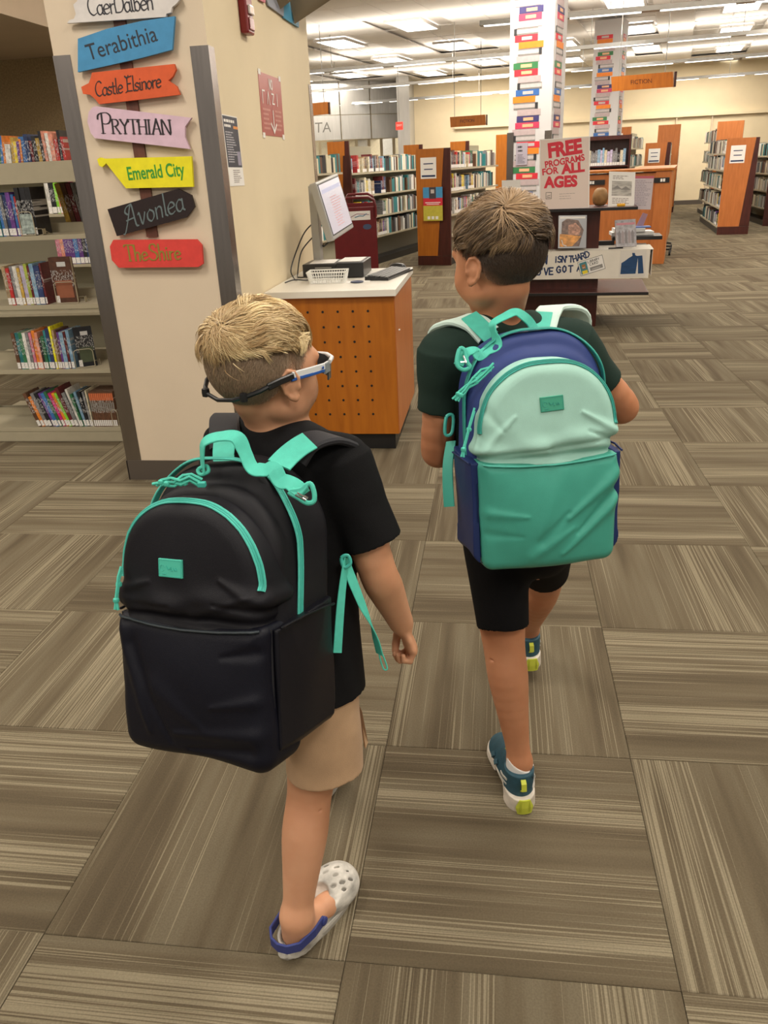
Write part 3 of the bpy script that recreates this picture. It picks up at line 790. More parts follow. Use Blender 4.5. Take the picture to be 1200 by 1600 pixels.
# orange end panels glimpsed over the rows
for k, (px, Y0, lab) in enumerate((( (-1.806, 18.500, 1.698), 0, 'orange shelf end rising behind the row left of the flyer'), ((-0.843, 19.000, 1.710), 0, 'orange shelf end showing above the flyer row'), ((0.138, 19.000, 1.777), 0, 'orange shelf end beside the nearer book column'), ((-2.863, 15.500, 1.666), 0, 'orange shelf end above the monitor, far left'))):
    shelf_range(lab, px[0], px[1], -14, 1.5, (.5, .9, 1.3), [1.72, 1.75, 1.84, 1.78][k], 'R', w=.42, sign=False, stuff=True)
# right distance
shelf_range('tall cherry and mahogany bookshelf row standing alone at the far right', 3.99, 15.15, -7, 3.2, (.12, .42, .72, 1.02, 1.28), 1.51, 'L', wood='orange2', frac=(.88, .68), gname='the lone right row', seen=(0, .9), indiv=.7)
shelf_range('taller cherry shelf end behind the lone right row', 4.62, 18.6, -7, 2.5, (.3, .7, 1.1, 1.5), 1.86, 'L', wood='orange2', sign=False, stuff=True, frac=(.99, .99))
shelf_range('dark bookshelf row cut by the right edge of the photo', 5.15, 16.6, -4, 2.6, (.3, .6, .9, 1.2), 1.52, 'L', sign=False, stuff=True, wood='maroon')
shelf_range('cherry bookshelf row with a white sign behind the wooden desk', 3.27, 18.8, -12, 2.2, (.3, .7, 1.1, 1.3), 1.53, 'R', wood='orange2', stuff=True, frac=(.86, .7))
shelf_range('tallest cherry shelf end behind the wooden desk', 3.93, 21.3, -12, 2.2, (.3, .7, 1.1, 1.5), 1.92, 'R', wood='orange2', sign=False, stuff=True, frac=(.99, .99))
shelf_range('tall cherry shelf end right beside the second book column', 2.42, 18.2, -14, 3.2, (.3, .7, 1.1, 1.45), 1.84, 'R', wood='orange2', sign=True, stuff=True, frac=(.99, .99), w=.4)
low = empty('low_bookcase', (1.113, 11.680, 0.000), math.radians(-8), 'low dark bookcase of pale books behind the poster', 'bookcase')
MB().box(-.35, 0, 0, -.32, .3, 1.62).box(.32, 0, 0, .35, .3, 1.62).box(-.32, .27, 0, .32, .3, 1.62).build('frame', M_['maroon'], low)
for z in (.1, .9, 1.2, 1.58): box('shelf', -.32, 0, z-.02, .32, .27, z, M_['maroon'], low)
low.location = (1.62, 13.6, 0)
for z, n in ((.9, 12), (1.2, 14)):
    x = -.3; k = 0
    while x < .28:
        w = rnd.uniform(.025, .045); c = rnd.choice(['white', 'cream', 'pale blue', 'grey', 'black', 'white', 'cream', 'lilac'])
        p = Matrix.Translation(low.location) @ Matrix.Rotation(math.radians(-8), 4, 'Z') @ Vector((x, .02, z+.001))
        add_book(p, math.radians(-8), w, .15, rnd.uniform(.18, .25), c, '%s book, %s shelf of low dark bookcase behind poster, %s from left' % (c, 'upper' if z > 1 else 'lower', ORD[k]), 'books behind the poster', 0, parts=False)
        x += w + .002; k += 1

# ================================================================ KIOSK AND WHAT STANDS ON IT
kx0, kx1, ky0, ky1 = -1.128, -.497, 3.93, 4.74
ki = empty('kiosk_cabinet', (0, 0, 0), 0, 'orange wood kiosk cabinet with rows of small round holes in its front', 'cabinet')
MB().box(kx0, ky0, .088, kx1, ky1, .788, 0).build('body', M_['orange'], ki)
o = MB().box(kx1, ky0+.006, .088, kx1+.004, ky1, .788).build('sheen_side_panel', M_['orange2'], ki)  # right side in lighter wood: its reflected light is put into the colour
box('toe_kick', kx0, ky0+.02, .002, kx1-.02, ky1-.02, .088, M_['black'], ki)
hp = None
A = (-0.626, 3.930, 0.718); B = (-0.627, 3.930, 0.195)
dz = (A[2]-B[2])/7
for r_ in range(8):
    for c_ in range(6):
        p = (A[0] - c_*.0755, 3.9285, A[2] - dz*r_)
        if hp is None:
            m_ = MB(); n = 12
            m_.add([(.0062*math.cos(2*PI*k/n), 0, .0062*math.sin(2*PI*k/n)) for k in range(n)] + [(.0062*math.cos(2*PI*k/n), .0014, .0062*math.sin(2*PI*k/n)) for k in range(n)],
                   [tuple(range(n))] + [(k, (k+1) % n, (k+1) % n+n, k+n) for k in range(n)])
            hp = m_.build('air_hole', M_['black'], ki); hp.location = p
        else:
            o = link('air_hole', hp.data, None, ki); o.location = p
MB().lathe([(.004, -.003), (.004, .003)], (-0.474, 3.927, 0.625), 10).build('screw_cover', M_['white'], ki)
wt = box('worktop', kx0-.004, ky0-.03, .79, kx1+.014, ky1+.02, .822, M_['lam'], None, .0015); tag(wt, 'off-white laminate worktop on the orange kiosk cabinet', 'worktop')
ZT = .8225
# basket
bk = empty('plastic_basket', (-0.872, 4.215, 0.823), math.radians(2), 'small white slotted plastic basket at the front left of the kiosk top', 'basket')
m_ = MB(); w0, w1, d0, d1, hh = .088, .1, .05, .06, .052
def wall(m_, a0, b0, a1, b1, t_=.002):   # slotted wall from bottom line to top line
    pass
m_.box(-w0, -d0, 0, w0, d0, .003)
for sx in (-1, 1):
    for k in range(9):
        y = -d0 + .006 + k*(2*d0-.012)/8; y2 = y*d1/d0
        m_.tube([(sx*w0, y, 0), (sx*w1, y2, hh)], 1, flat=(.006, .002), up=(0, 1, 0))
for sy in (-1, 1):
    for k in range(15):
        x = -w0 + .006 + k*(2*w0-.012)/14; x2 = x*w1/w0
        m_.tube([(x, sy*d0, 0), (x2, sy*d1, hh)], 1, flat=(.007, .002), up=(1, 0, 0))
for f_, zz, th in ((0, .0, .004), (.42, .42*hh, .004), (1, hh, .007)):
    wa = w0+(w1-w0)*f_; da = d0+(d1-d0)*f_
    for (a, b, c, d) in ((-wa-.003, -da-.003, wa+.003, -da+.001), (-wa-.003, da-.001, wa+.003, da+.003), (-wa-.003, -da, -wa+.001, da), (wa-.001, -da, wa+.003, da)): m_.box(a, b, zz, c, d, zz+th)
m_.build('slotted_tub', M_['white'], bk)
# receipt printer block
pr_ = empty('receipt_printer', (-.855, 4.50, ZT), math.radians(-1), 'wide low black desktop box with white sheets lying on it', 'printer')
MB().box(-.19, -.11, .004, .0, .11, .072, 0, .004).build('left_unit', M_['black'], pr_)
MB().box(.004, -.14, .004, .15, .12, .08, 0, .004).build('right_unit', M_['black'], pr_)
for sx in (-.17, -.03, .03, .13): MB().lathe([(.01, 0), (.008, .005)], (sx, 0, 0), 8).build('foot', M_['black'], pr_)
box('slot', -.12, -.112, .05, -.03, -.109, .056, M_['fixgrey'], pr_)
for nm, a, b, c, d, rz, z, lb in (('paper_sheet', -.155, -.1, -.02, .08, .15, .0725+ZT, 'white paper sheet on the lower left part of the black box'),
                          ('paper_sheet', .012, -.12, .135, .08, -.05, .0805+ZT, 'white paper sheet on the raised right part of the black box')):
    o = box(nm, a, b, 0, c, d, .0015, M_['paper']); o.location = (-.86, 4.52, z); o.rotation_euler = (0, 0, rz*.3); tag(o, lb, 'paper')
# keyboard
kb = empty('keyboard', (-.575, 4.42, ZT), math.radians(77), 'black computer keyboard lying along the right edge of the kiosk top', 'keyboard')
MB().prism([(-.065, 0), (.065, 0), (.065, .02), (-.065, .01)], -.2, .2, 'x').build('case', M_['black'], kb)
key = mat('key_grey', (.09, .09, .09), .35)
kp = None
for r_ in range(5):
    for c_ in range(15):
        x = -.185 + c_*.0247 + (r_ % 2)*.004; y = -.05 + r_*.023
        z = .012 + (y+.065)/.13*.01
        if kp is None: kp = MB().box(-.0105, -.0095, 0, .0105, .0095, .006).build('key', key, kb); o = kp
        else: o = link('key', kp.data, None, kb)
        o.location = (x, y, z); o.rotation_euler = (math.atan(.01/.13), 0, 0)
ms = MB().lathe([(.028, 0), (.031, .006), (.030, .016), (.024, .026), (.012, .031), (.002, .032)], (0, 0, 0), 20, sx=1.0, sy=1.7).build('computer_mouse', M_['black'], None, loc=(-.565, 4.70, ZT), rot=(0, 0, 1.2), smooth=True)
tag(ms, 'black computer mouse behind the keyboard at the far edge of the kiosk top', 'mouse')
dk = MB().lathe([(.032, 0), (.034, .002), (.034, .004), (.030, .005), (.02, .0035)], (0, 0, 0), 24).build('round_card', mat('dark_blue_print', (.02, .03, .08), .4), None, loc=(-0.714, 4.177, 0.824)); tag(dk, 'small dark round badge lying at the front of the kiosk top', 'badge')
cdp = MB().box(-.06, -.035, 0, .06, .035, .0012).build('paper_card', M_['paper'], None, loc=((-0.712, 4.207, 0.823)[0]+.0, (-0.712, 4.207, 0.823)[1], ZT), rot=(0, 0, .1)); tag(cdp, 'white paper card under the dark round badge', 'card')
dk.location.z = ZT + .0015
# monitor on its post
mo = empty('monitor', (-.975, 4.62, ZT), 0, 'silver-framed flat screen monitor on a grey post, seen from the side', 'monitor')
post = [(-1.005, 4.62, ZT+.0), (-1.005, 4.62, 1.27)]
MB().box(-.05, -.035, 0, -.005, .03, .46, 0, .004).build('post', mat('silver_plastic', (.42, .42, .41), .35, .3), mo)
MB().box(-.09, -.08, 0, .06, .08, .008).build('foot_plate', mat('silver_plastic', ()), mo)
ang = math.radians(42)
c0 = Vector((.085, -.03, .35)); xr = Vector((math.cos(ang), math.sin(ang), 0)).normalized()
hd = empty('screen_head', c0, 0); hd.parent = mo
hd.rotation_euler = (math.radians(-13), math.radians(-6), math.radians(82))
MB().box(-.185, -.012, -.15, .185, .03, .15, 0, .006).build('housing', mat('silver_plastic', ()), hd)
box('bezel_line', -.172, -.0135, -.128, .172, -.0115, .138, M_['black'], hd)
box('screen', -.166, -.0145, -.122, .166, -.0125, .132, mat('lit_screen', (.3, .28, .3), .2, emit=(.55, .51, .56), estr=.62), hd)
box('screen_banner', -.15, -.015, .085, .15, -.0142, .105, mat('screen_blue', (.3, .3, .4), .3, emit=(.42, .44, .6), estr=.5), hd)
textlines('screen_text', Matrix.Translation((-.06, -.0152, -.1)) @ Matrix.Rotation(PI/2, 4, 'X'), 0, 0, .16, .16, 12, mat('screen_red', (.5, .3, .3), .4, emit=(.6, .38, .4), estr=.35), hd, 4)
hd.name = 'screen_head'
MB().tube([(-.03, 0, .33), (.02, -.01, .33), (.06, -.02, .34)], .012, 8).build('arm', M_['black'], mo)
MB().tube([(-.04, .0, .17), (.0, .03, .14), (.04, .05, .17), (.09, .02, .2)], .006, 6).build('screen_cable', M_['black'], mo)
for k, (pts, lb) in enumerate(([[(-1.022, 4.63, 1.09), (-1.07, 4.56, 1.03), (-1.115, 4.42, .88), (-1.09, 4.36, .829), (-1.06, 4.3, .828)], 'black cable looping down from the monitor post to the worktop'],
            [[(-1.022, 4.61, 1.02), (-1.075, 4.52, .95), (-1.09, 4.45, .84), (-1.07, 4.4, .828), (-1.03, 4.42, .828)], 'thin black cable close behind the first cable on the worktop'],
            [[(-1.1, 4.2, .828), (-1.06, 4.25, .835), (-1.0, 4.28, .828), (-.99, 4.38, .828)], 'black cable lying behind the white basket'])):
    cm_ = MB(); P_ = [Vector(p) for p in pts]
    fine_ = []
    for i in range(len(P_)-1):
        for q in range(6):
            t_ = q/6; p0 = P_[max(i-1, 0)]; p1 = P_[i]; p2 = P_[i+1]; p3 = P_[min(i+2, len(P_)-1)]
            fine_.append(.5*((2*p1)+(-p0+p2)*t_+(2*p0-5*p1+4*p2-p3)*t_*t_+(-p0+3*p1-3*p2+p3)*t_**3))
    fine_.append(P_[-1])
    o = cm_.tube(fine_, .0035, 6).build('cable', M_['black'], None, smooth=True); tag(o, lb, 'cable')

# ================================================================ RED BOOK CART
ct = empty('book_cart', (-1.36, 6.95, 0), math.radians(9), 'dark red metal book cart with looped handles behind the kiosk', 'cart')
cr_ = mat('cart_red', (.13, .006, .010), .35, noise=.1)
CH = 1.055
MB().box(0, 0, .12, .36, .02, CH, 0, .004).build('end_panel', cr_, ct)
MB().box(0, .82, .12, .36, .84, CH, 0, .004).build('end_panel', cr_, ct)
for z in (.2, .55, .88): MB().prism([(.02, z-.03), (.18, z), (.34, z-.03), (.34, z+.05), (.18, z+.02), (.02, z+.05)], .02, .82).build('shelf', cr_, ct)
for y in (-.02, .86):
    hpnts = [(.10, y, CH-.06), (.10, y, CH+.05), (.12, y, CH+.075), (.3, y, CH+.075), (.345, y, CH+.05), (.355, y, CH), (.355, y, CH-.08)]
    MB().tube(hpnts, .011, 8).build('handle', cr_, ct, smooth=True)
for x in (.04, .32):
    for y in (.06, .78):
        MB().tube([(x-.012, y, .045), (x+.012, y, .045)], .045, 16).box(x-.018, y-.015, .05, x+.018, y+.015, .12).build('caster', M_['black'], ct)
box('cart_label', .11, -.004, CH-.1, .31, -.001, CH-.03, M_['paper'], ct)
MB().tube([(.18, -.005, CH-.078), (.22, -.005, CH-.066), (.25, -.005, CH-.07), (.28, -.005, CH-.052)], .0035, 5).build('label_stroke', mat('blue_ink', (.1, .25, .4), .6), ct)
MB().tube([(.125, -.005, CH-.085), (.2, -.005, CH-.05), (.3, -.005, CH-.06)], .0025, 5).build('label_stroke', mat('mauve_ink', (.3, .12, .2), .6), ct)
MB().lathe([(.036, -.001), (.036, .001)], (0, 0, 0), 16, sx=1, sy=.6).build('maker_badge', mat('badge_blue', (.05, .08, .16), .5), ct, loc=(.28, -.002, CH-.155), rot=(PI/2, 0, 0))

# ================================================================ FAR DESK WITH OUTLETS AND WHEELED CHAIRS
dk2 = empty('study_desk', (1.99, 11.42, 0), math.radians(-12), 'tall cherry wood study desk with black power strips along its top', 'desk')
box('end_panel', 0, 0, .0, .19, .7, 1.14, M_['orange2'], dk2, .002)
box('body', -1.05, .03, .0, 0, .7, 1.12, M_['orange2'], dk2, .002)
box('plinth', -1.05, .02, .0, .19, .03, .09, M_['orange'], dk2)
box('top', -.30, .75, 1.14, .215, 2.2, 1.17, M_['orange'], dk2, .003)
box('top', -1.08, -.02, 1.14, .215, .745, 1.17, M_['orange'], dk2, .003)
for x in (-.9, -.5, -.02):
    box('power_strip', x, -.012, 1.0, x+.19+.08*(x < -.5), 0.0 + .03*(x < -.1), 1.06, M_['black'], dk2)
    box('outlet', x+.08, -.016, 1.012, x+.105, -.011, 1.048, M_['white'], dk2)
    box('outlet', x+.112, -.016, 1.012, x+.137, -.011, 1.048, M_['white'], dk2)
MB().box(.13, .7, .22, .19, 2.15, 1.12).build('carrel_panel', M_['orange'], dk2)
for k in range(3):
    q_ = Matrix.Rotation(math.radians(-12), 4, 'Z') @ Vector((-.10, .98 + k*.44, 0)); cx, cy = 1.99 + q_.x, 11.42 + q_.y
    c = empty('office_chair', (cx, cy, 0), math.radians(-12), '%s wheeled black office chair tucked beside the study desk' % ['nearest', 'middle', 'farthest'][k], 'chair', 'wheeled chairs by the study desk')
    for a in range(5):
        g = 2*PI*a/5 - .12
        MB().tube([(0, 0, .1), (.34*math.cos(g), .34*math.sin(g)*.6, .085)], [.02, .014], 6).build('base_arm', M_['black'], c)
        MB().tube([(.34*math.cos(g)-.014, .34*math.sin(g)*.6, .035), (.34*math.cos(g)+.014, .34*math.sin(g)*.6, .035)], .034, 12).build('caster', M_['black'], c)
    MB().tube([(0, 0, .1), (0, 0, .42)], .022, 8).build('column', M_['black'], c)
    MB().box(-.18, -.18, .42, .1, .18, .48, 0, .02).build('seat', M_['black'], c)
    MB().tube([(.08, -.1, .45), (.14, -.1, .7), (.15, -.1, .92)], .012, 6).tube([(.08, .1, .45), (.14, .1, .7), (.15, .1, .92)], .012, 6).build('back_frame', M_['chrome'], c)
    MB().box(.12, -.17, .62, .15, .17, .93, 0, .01).build('backrest', M_['black'], c)

# ================================================================ BOOK-PRINTED COLUMNS
def book_column(label, x, y, rot, w, d, poster=False, shift=0):
    t = empty('book_column', (x, y, 0), math.radians(rot), label, 'column')
    struct(MB().box(0, 0, 0, w, d, CEIL+.005).build('column_shaft', M_['paper'], t))
    sil = mat('column_wrap_white', (.62, .61, .62), .6)
    t.children[0].data.materials[0] = sil
    for x0, x1 in ((-.012, .06), (w-.06, w+.012)):
        box('corner_guard', x0, -.012, 0, x1, .0 if x0 > 0 else 0.0, 1.62, M_['steel'], t)
    cs = {'o': (.85,.24,.02), 'r': (.68,.03,.05), 'c': (.6,.05,.12), 'g': (.25,.24,.23), 'p': (.5,.4,.41), 'n': (.05,.04,.16), 'b': (.04,.14,.42), 'G': (.04,.2,.07), 't': (.8,.45,.26), 'w': (.55,.5,.5), 'k': (.03,.03,.035)}
    seq = ['o', 'rw', 'gL', 'p', 'ct', 'nt', 'p', 'gR', 'o', 'bw', 'gL', 'p', 'rt', 'Gt', 'p', 'gR']
    hh = .0615; n = int((CEIL-.5)/hh) - 2
    r_ = random.Random(5+shift); protos = {}
    def piece(nm, key, a0, z0, a1, z1, lift, face, col):
        k = (nm, round(a1-a0, 3), round(z1-z0, 3), face)
        if k not in protos:
            m_ = MB()
            if face == 'f': m_.box(0, -.003, 0, a1-a0, 0, z1-z0)
            else: m_.box(0, 0, 0, .003, a1-a0, z1-z0)
            o = m_.build(nm, M_['plain'], t); protos[k] = o.data
        else: o = link(nm, protos[k], None, t)
        o.location = (a0, -lift, z0) if face == 'f' else (w+lift, a0, z0)
        o.color = (*cs[col], 1)
    for k in range(n):
        s = seq[(k+shift) % 16]; z0 = .42 + k*hh; z1 = z0 + hh*.94
        for face, Wd in (('f', w), ('s', d)):
            bw = round((.52 if face == 'f' else .5)*Wd + .01*((k*7) % 3), 3)
            a0 = round(Wd*.16 + [0, .02, -.03, .015, -.02][(k*3) % 5]*1.0, 3)
            piece('printed_book', s, a0, z0, a0+bw, z1, .001, face, s[0])
            if s[0] in 'g':
                L_ = s[1] == 'L'
                piece('printed_spine', s, a0 if L_ else a0+bw-.03, z0, a0+.03 if L_ else a0+bw, z1, .0025, face, 'k')
                piece('printed_pages', s, a0+.03 if L_ else a0, z0+.012, a0+bw if L_ else a0+bw-.03, z1-.012, .0025, face, 'w')
            elif len(s) > 1:
                piece('printed_title', s, a0+bw*.3, z0+.014, a0+bw*.75, z1-.014, .0025, face, s[1])
    if poster:
        c, M, W, H = card('poster', (.09, -.012, 1.515), (.215, -.012, 1.515), (.09, -.012, 1.30), .003, mat('grey_lilac_paper', (.42,.38,.45), .5), t)
        textlines('poster_title', M, W*.14, H*.72, W*.86, H*.9, 1, M_['ink'], t, 31, .5)
        textlines('poster_title', M, W*.18, H*.56, W*.82, H*.72, 1, M_['ink'], t, 32, .5)
        textlines('poster_text', M, W*.15, H*.06, W*.85, H*.5, 7, mat('grey_ink', (.12,.11,.14), .6), t, 3)
    return t
p1 = (0.098, 9.500, 1.666)
book_column('nearer white column printed with a tall stack of books and a small poster', p1[0], 9.5, -17, .455, .55, True)
p2 = (1.561, 15.800, 1.793)
book_column('smaller, farther white column printed with a stack of books', p2[0], 15.8, -17, .47, .5, False, 5)

# ================================================================ DISPLAY TABLE
TB = math.radians(-5)
dt = empty('display_stand', (.86, 7.18, 0), TB, 'tiered dark mahogany display stand with shelves behind the older boy', 'display stand')
def L2W(p): 
    q = Matrix.Translation((.86, 7.18, 0)) @ Matrix.Rotation(TB, 4, 'Z') @ Vector(p); return q
MB().box(-.66, .0, .002, -.01, .62, .285, 0, .002).build('pedestal', M_['maroon'], dt)
def slab(nm, x0, y0, x1, y1, z, th=.026, m=None):
    MB().box(x0, y0, z-th, x1, y1, z, 0, .003).build(nm, [m or M_['maroon']], dt)
    MB().box(x0-.002, y0-.003, z-th+.002, x1+.002, y0, z-.003).box(x1, y0, z-th+.002, x1+.003, y1, z-.003).build('edge_band', M_['black'], dt)
slab('lower_shelf', -1.03, -.16, .39, .62, .312)
MB().box(-.64, .08, .312, -.01, .54, .60).build('middle_pedestal', M_['maroon'], dt)
slab('middle_shelf', -.98, .03, .40, .60, .625)
MB().box(-.62, .17, .625, -.02, .45, .93).build('upper_pedestal', M_['maroon'], dt)
slab('top_shelf', -.80, .06, .27, .52, .965)
TOPZ = .966
# paper banner over the middle shelf
bn = empty('paper_banner', L2W((0, 0, 0)), TB, 'white paper banner hung over the middle shelf with hand-painted navy words', 'banner')
pw = mat('banner_paper', (.74, .70, .62), .7, noise=.05, nscale=8)
MB().box(-.95, .012, .4, .395, .018, .63).box(-.95, .012, .628, .42, .4, .632).box(.412, .02, .42, .416, .5, .628).build('paper_sheet', pw, bn)
Mb = Matrix.Translation((-.62, .0115, .405)) @ Matrix.Rotation(PI/2, 4, 'X')
G = {'U': [[(0,1),(0,.25),(.2,0),(.5,0),(.65,.25),(.65,1)]], 'N': [[(0,0),(.05,1)], [(.05,1),(.55,0)], [(.55,0),(.6,1)]], 'I': [[(.1,0),(.1,.65)],[(.1,.85),(.1,.92)]],
     'S': [[(.6,.9),(.3,1),(.05,.8),(.15,.55),(.5,.45),(.6,.2),(.35,0),(0,.1)]], 'T': [[(0,1),(.7,1)],[(.35,1),(.35,0)]], 'H': [[(0,0),(0,1)],[(.55,0),(.55,1)],[(0,.5),(.55,.5)]],
     'A': [[(0,0),(.3,1),(.6,0)],[(.12,.38),(.48,.38)]], 'R': [[(0,0),(0,1),(.45,.95),(.55,.75),(.4,.55),(0,.5)],[(.25,.52),(.6,0)]], 'D': [[(0,0),(0,1),(.35,.95),(.6,.65),(.6,.35),(.35,.05),(0,0)]],
     'V': [[(0,1),(.3,0),(.6,1)]], 'E': [[(.55,1),(0,1),(0,0),(.55,0)],[(0,.5),(.45,.5)]], 'G': [[(.6,.8),(.35,1),(.1,.8),(0,.45),(.15,.1),(.4,0),(.62,.15),(.62,.45),(.38,.45)]],
     'O': [[(.3,1),(.05,.75),(.05,.25),(.3,0),(.55,.25),(.55,.75),(.3,1)]], "'": [[(.1,1),(.05,.75)]], 'L': [[(0,1),(0,0),(.5,0)]], 'B': [[(0,0),(0,1),(.4,.95),(.45,.7),(.35,.52),(0,.5)],[(.35,.52),(.55,.3),(.45,.05),(0,0)]],
     'Y': [[(0,1),(.3,.5),(.6,1)],[(.3,.5),(.3,0)]], 'C': [[(.55,.85),(.3,1),(.05,.7),(.05,.3),(.3,0),(.55,.15)]], 'F': [[(0,0),(0,1),(.55,1)],[(0,.5),(.45,.5)]], 'P': [[(0,0),(0,1),(.45,.95),(.5,.7),(.4,.5),(0,.45)]],
     'M': [[(0,0),(.05,1),(.35,.3),(.65,1),(.7,0)]], ' ': []}
def hand(word, x, y, h, tilt=0.0, sp=.85):
    out = []; c, s = math.cos(tilt), math.sin(tilt); cx = 0
    for i, ch in enumerate(word):
        for ln in G[ch]:
            out.append([(x + (cx+px*h)*c - (py*h+(i % 2)*.03*h)*s, y + (cx+px*h)*s + (py*h+(i % 2)*.03*h)*c) for px, py in ln])
        cx += h*(sp if ch not in "I' " else .42)
    return out
strokes('painted_words', hand('FUN', .02, .125, .068, 0), Mb, M_['navyink'], bn, .013)
strokes('painted_words', hand("ISN'T", .245, .135, .05, 0, .7), Mb, M_['navyink'], bn, .011)
strokes('painted_words', hand('HARD', .40, .135, .05, .3, .7), Mb, M_['navyink'], bn, .010)
strokes('painted_words', hand("YOU'VE", .0, .035, .055, 0, .8), Mb, M_['navyink'], bn, .012)
strokes('painted_words', hand('GOT', .26, .05, .052, .03, .95), Mb, M_['navyink'], bn, .012)
strokes('painted_words', hand('A', .43, .06, .042, 0), Mb, M_['navyink'], bn, .010)
# library card drawing
cz = empty('library_card_drawing', L2W((-.155, .0105, .425)), TB, 'hand-drawn tilted library card picture taped on the banner', 'drawing')
Mc = Matrix.Rotation(PI/2, 4, 'X') @ Matrix.Rotation(.29, 4, 'Z')
MB().add([Mc @ Vector(p) for p in ((0,0,0),(.205,0,0),(.205,.115,0),(0,.115,0),(0,0,-.0006),(.205,0,-.0006),(.205,.115,-.0006),(0,.115,-.0006))], [(0,1,2,3),(1,0,4,5),(2,1,5,6),(3,2,6,7),(0,3,7,4)]).build('card_paper', M_['paper'], cz)
strokes('card_outline', [[(0,0),(.205,0),(.205,.115),(0,.115),(0,0)]], Mc, M_['ink'], cz, .003)
def cpatch(nm, u0, v0, u1, v1, c, lift=.0008):
    o = patch(nm, Mc, u0, v0, u1, v1, M_['plain'], cz, lift); o.color = (*c, 1); return o
cpatch('picture_ground', .008, .008, .07, .105, (.06,.22,.26))
cpatch('picture_shirt', .018, .008, .062, .035, (.75,.6,.03), .0012)
MB().lathe([(.016, 0), (.016, .001)], Mc @ Vector((.04, .052, .0012)), 14, sx=1, sy=.01).build('picture_face', mat('face_brown', (.35,.13,.04), .6), cz)
cpatch('picture_hair', .026, .05, .054, .085, (.4,.16,.04), .0014)
cpatch('picture_eye', .030, .058, .036, .064, (.9,.9,.9), .0018); cpatch('picture_eye', .042, .058, .048, .064, (.9,.9,.9), .0018)
strokes('card_words', hand('LIBRARY', .08, .085, .018, 0, .85), Mc, M_['ink'], cz, .003)
strokes('card_words', hand('CARD', .09, .058, .02, 0, .95), Mc, M_['ink'], cz, .003)
cpatch('grey_bar', .085, .015, .19, .045, (.25,.24,.23)); cpatch('grey_bar', .10, .022, .17, .030, (.5,.48,.46), .0014)
# jeans picture
jn = empty('jeans_drawing', L2W((.155, .0105, .425)), TB, 'cut-out drawing of a pair of blue jeans taped right on the banner', 'drawing')
box('jeans_sheet', 0, -.0006, -.012, .21, 0, .2, mat('sheet_cream', (.66,.63,.58), .6), jn)
MB().prism([(.012, .01), (.135, .012), (.145, .14), (.155, .012), (.2, .014), (.178, .158), (.135, .155), (.115, .165), (.072, .14), (.04, .115), (.015, .1)], -.0016, -.0007).build('jeans_shape', mat('jeans_blue', (.012,.055,.15), .7, noise=.25, nscale=40, stretch=(.3, 1, 5)), jn)
MB().prism([(.095, .18), (.118, .178), (.122, .158), (.1, .155)], -.0016, -.0007).build('jeans_pocket', mat('jeans_blue', ()), jn)

# poster FREE PROGRAMS FOR ALL AGES
fp = empty('poster', L2W((0, 0, 0)), 0, 'large cream poster with bold red words free programs for all ages', 'poster')
fp.location = (0, 0, 0)
c, M, W, H = card('poster_board', (0.333, 7.420, 1.504), (0.742, 7.420, 1.508), (0.345, 7.300, 0.957), .006, mat('poster_cream', (.70,.58,.52), .5), fp)
rim = MB()
for (a, b, c_, d) in ((0, 0, W, .008), (0, H-.008, W, H), (0, 0, .008, H), (W-.008, 0, W, H)): rim.add([M @ Vector(p) for p in ((a,b,.001),(c_,b,.001),(c_,d,.001),(a,d,.001))], [(0,1,2,3)])
rim.build('poster_border', M_['paper'], fp)
def ptxt(s, size, u, v, xs, rot=.07, bold=.012):
    lettering('poster_words', s, size, M @ Matrix.Translation((W*u, H*v, .0015)) @ Matrix.Rotation(rot, 4, 'Z'), M_['redink'], fp, .0006, bold=bold*size*1.5, xs=xs)
ptxt('FREE', H*.27, .50, .845, .88, .09, .035); ptxt('PROGRAMS', H*.125, .50, .675, .90, .13, .02)
ptxt('FOR', H*.125, .21, .545, 1.0, .08, .02); ptxt('ALL', H*.185, .67, .57, 1.05, .06, .035); ptxt('AGES', H*.21, .43, .385, .95, -.0, .035)
textlines('poster_small_print', M, W*.4, H*.14, W*.72, H*.24, 3, mat('grey_ink2', (.3,.26,.25), .6), fp, 2, .18)
strokes('poster_emblem', [[(W*.13,H*.16),(W*.24,H*.16),(W*.24,H*.25),(W*.13,H*.25),(W*.13,H*.16)],[(W*.15,H*.18),(W*.22,H*.18)],[(W*.15,H*.2),(W*.22,H*.21)]], M @ Matrix.Translation((0,0,.0012)), M_['ink'], fp, .003)
# face-out book on the upper pedestal's front ledge
def stand_item(nm, label, cat, tl, tr, bl_, m, th=.012):
    t = empty(nm, (0, 0, 0), 0, label, cat)
    c, M, W, H = card('cover', tl, tr, bl_, th, m, t); return t, M, W, H
t, M, W, H = stand_item('book', 'clear-wrapped book with an orange and brown portrait cover on the middle shelf', 'book', (0.503, 7.260, 0.913), (0.734, 7.260, 0.909), (0.505, 7.200, 0.657), mat('wrap_grey', (.33,.34,.37), .2), .02)
o = raw('cover_portrait', [M @ Vector(p) for p in ((W*.1,H*.05,.001),(W*.75,H*.05,.001),(W*.9,H*.55,.001),(W*.7,H*.85,.001),(W*.3,H*.9,.001),(W*.12,H*.8,.001))], [(0,1,2,3,4,5)], mat('cover_brown', (.16,.10,.08), .4, noise=.5, nscale=40), t)
o = raw('cover_hand', [M @ Vector(p) for p in ((W*.05,H*.04,.002),(W*.5,H*.06,.002),(W*.72,H*.25,.002),(W*.8,H*.36,.002),(W*.3,H*.42,.002),(W*.05,H*.44,.002))], [(0,1,2,3,4,5)], mat('cover_orange', (.62,.27,.05), .4, noise=.4, nscale=30), t)
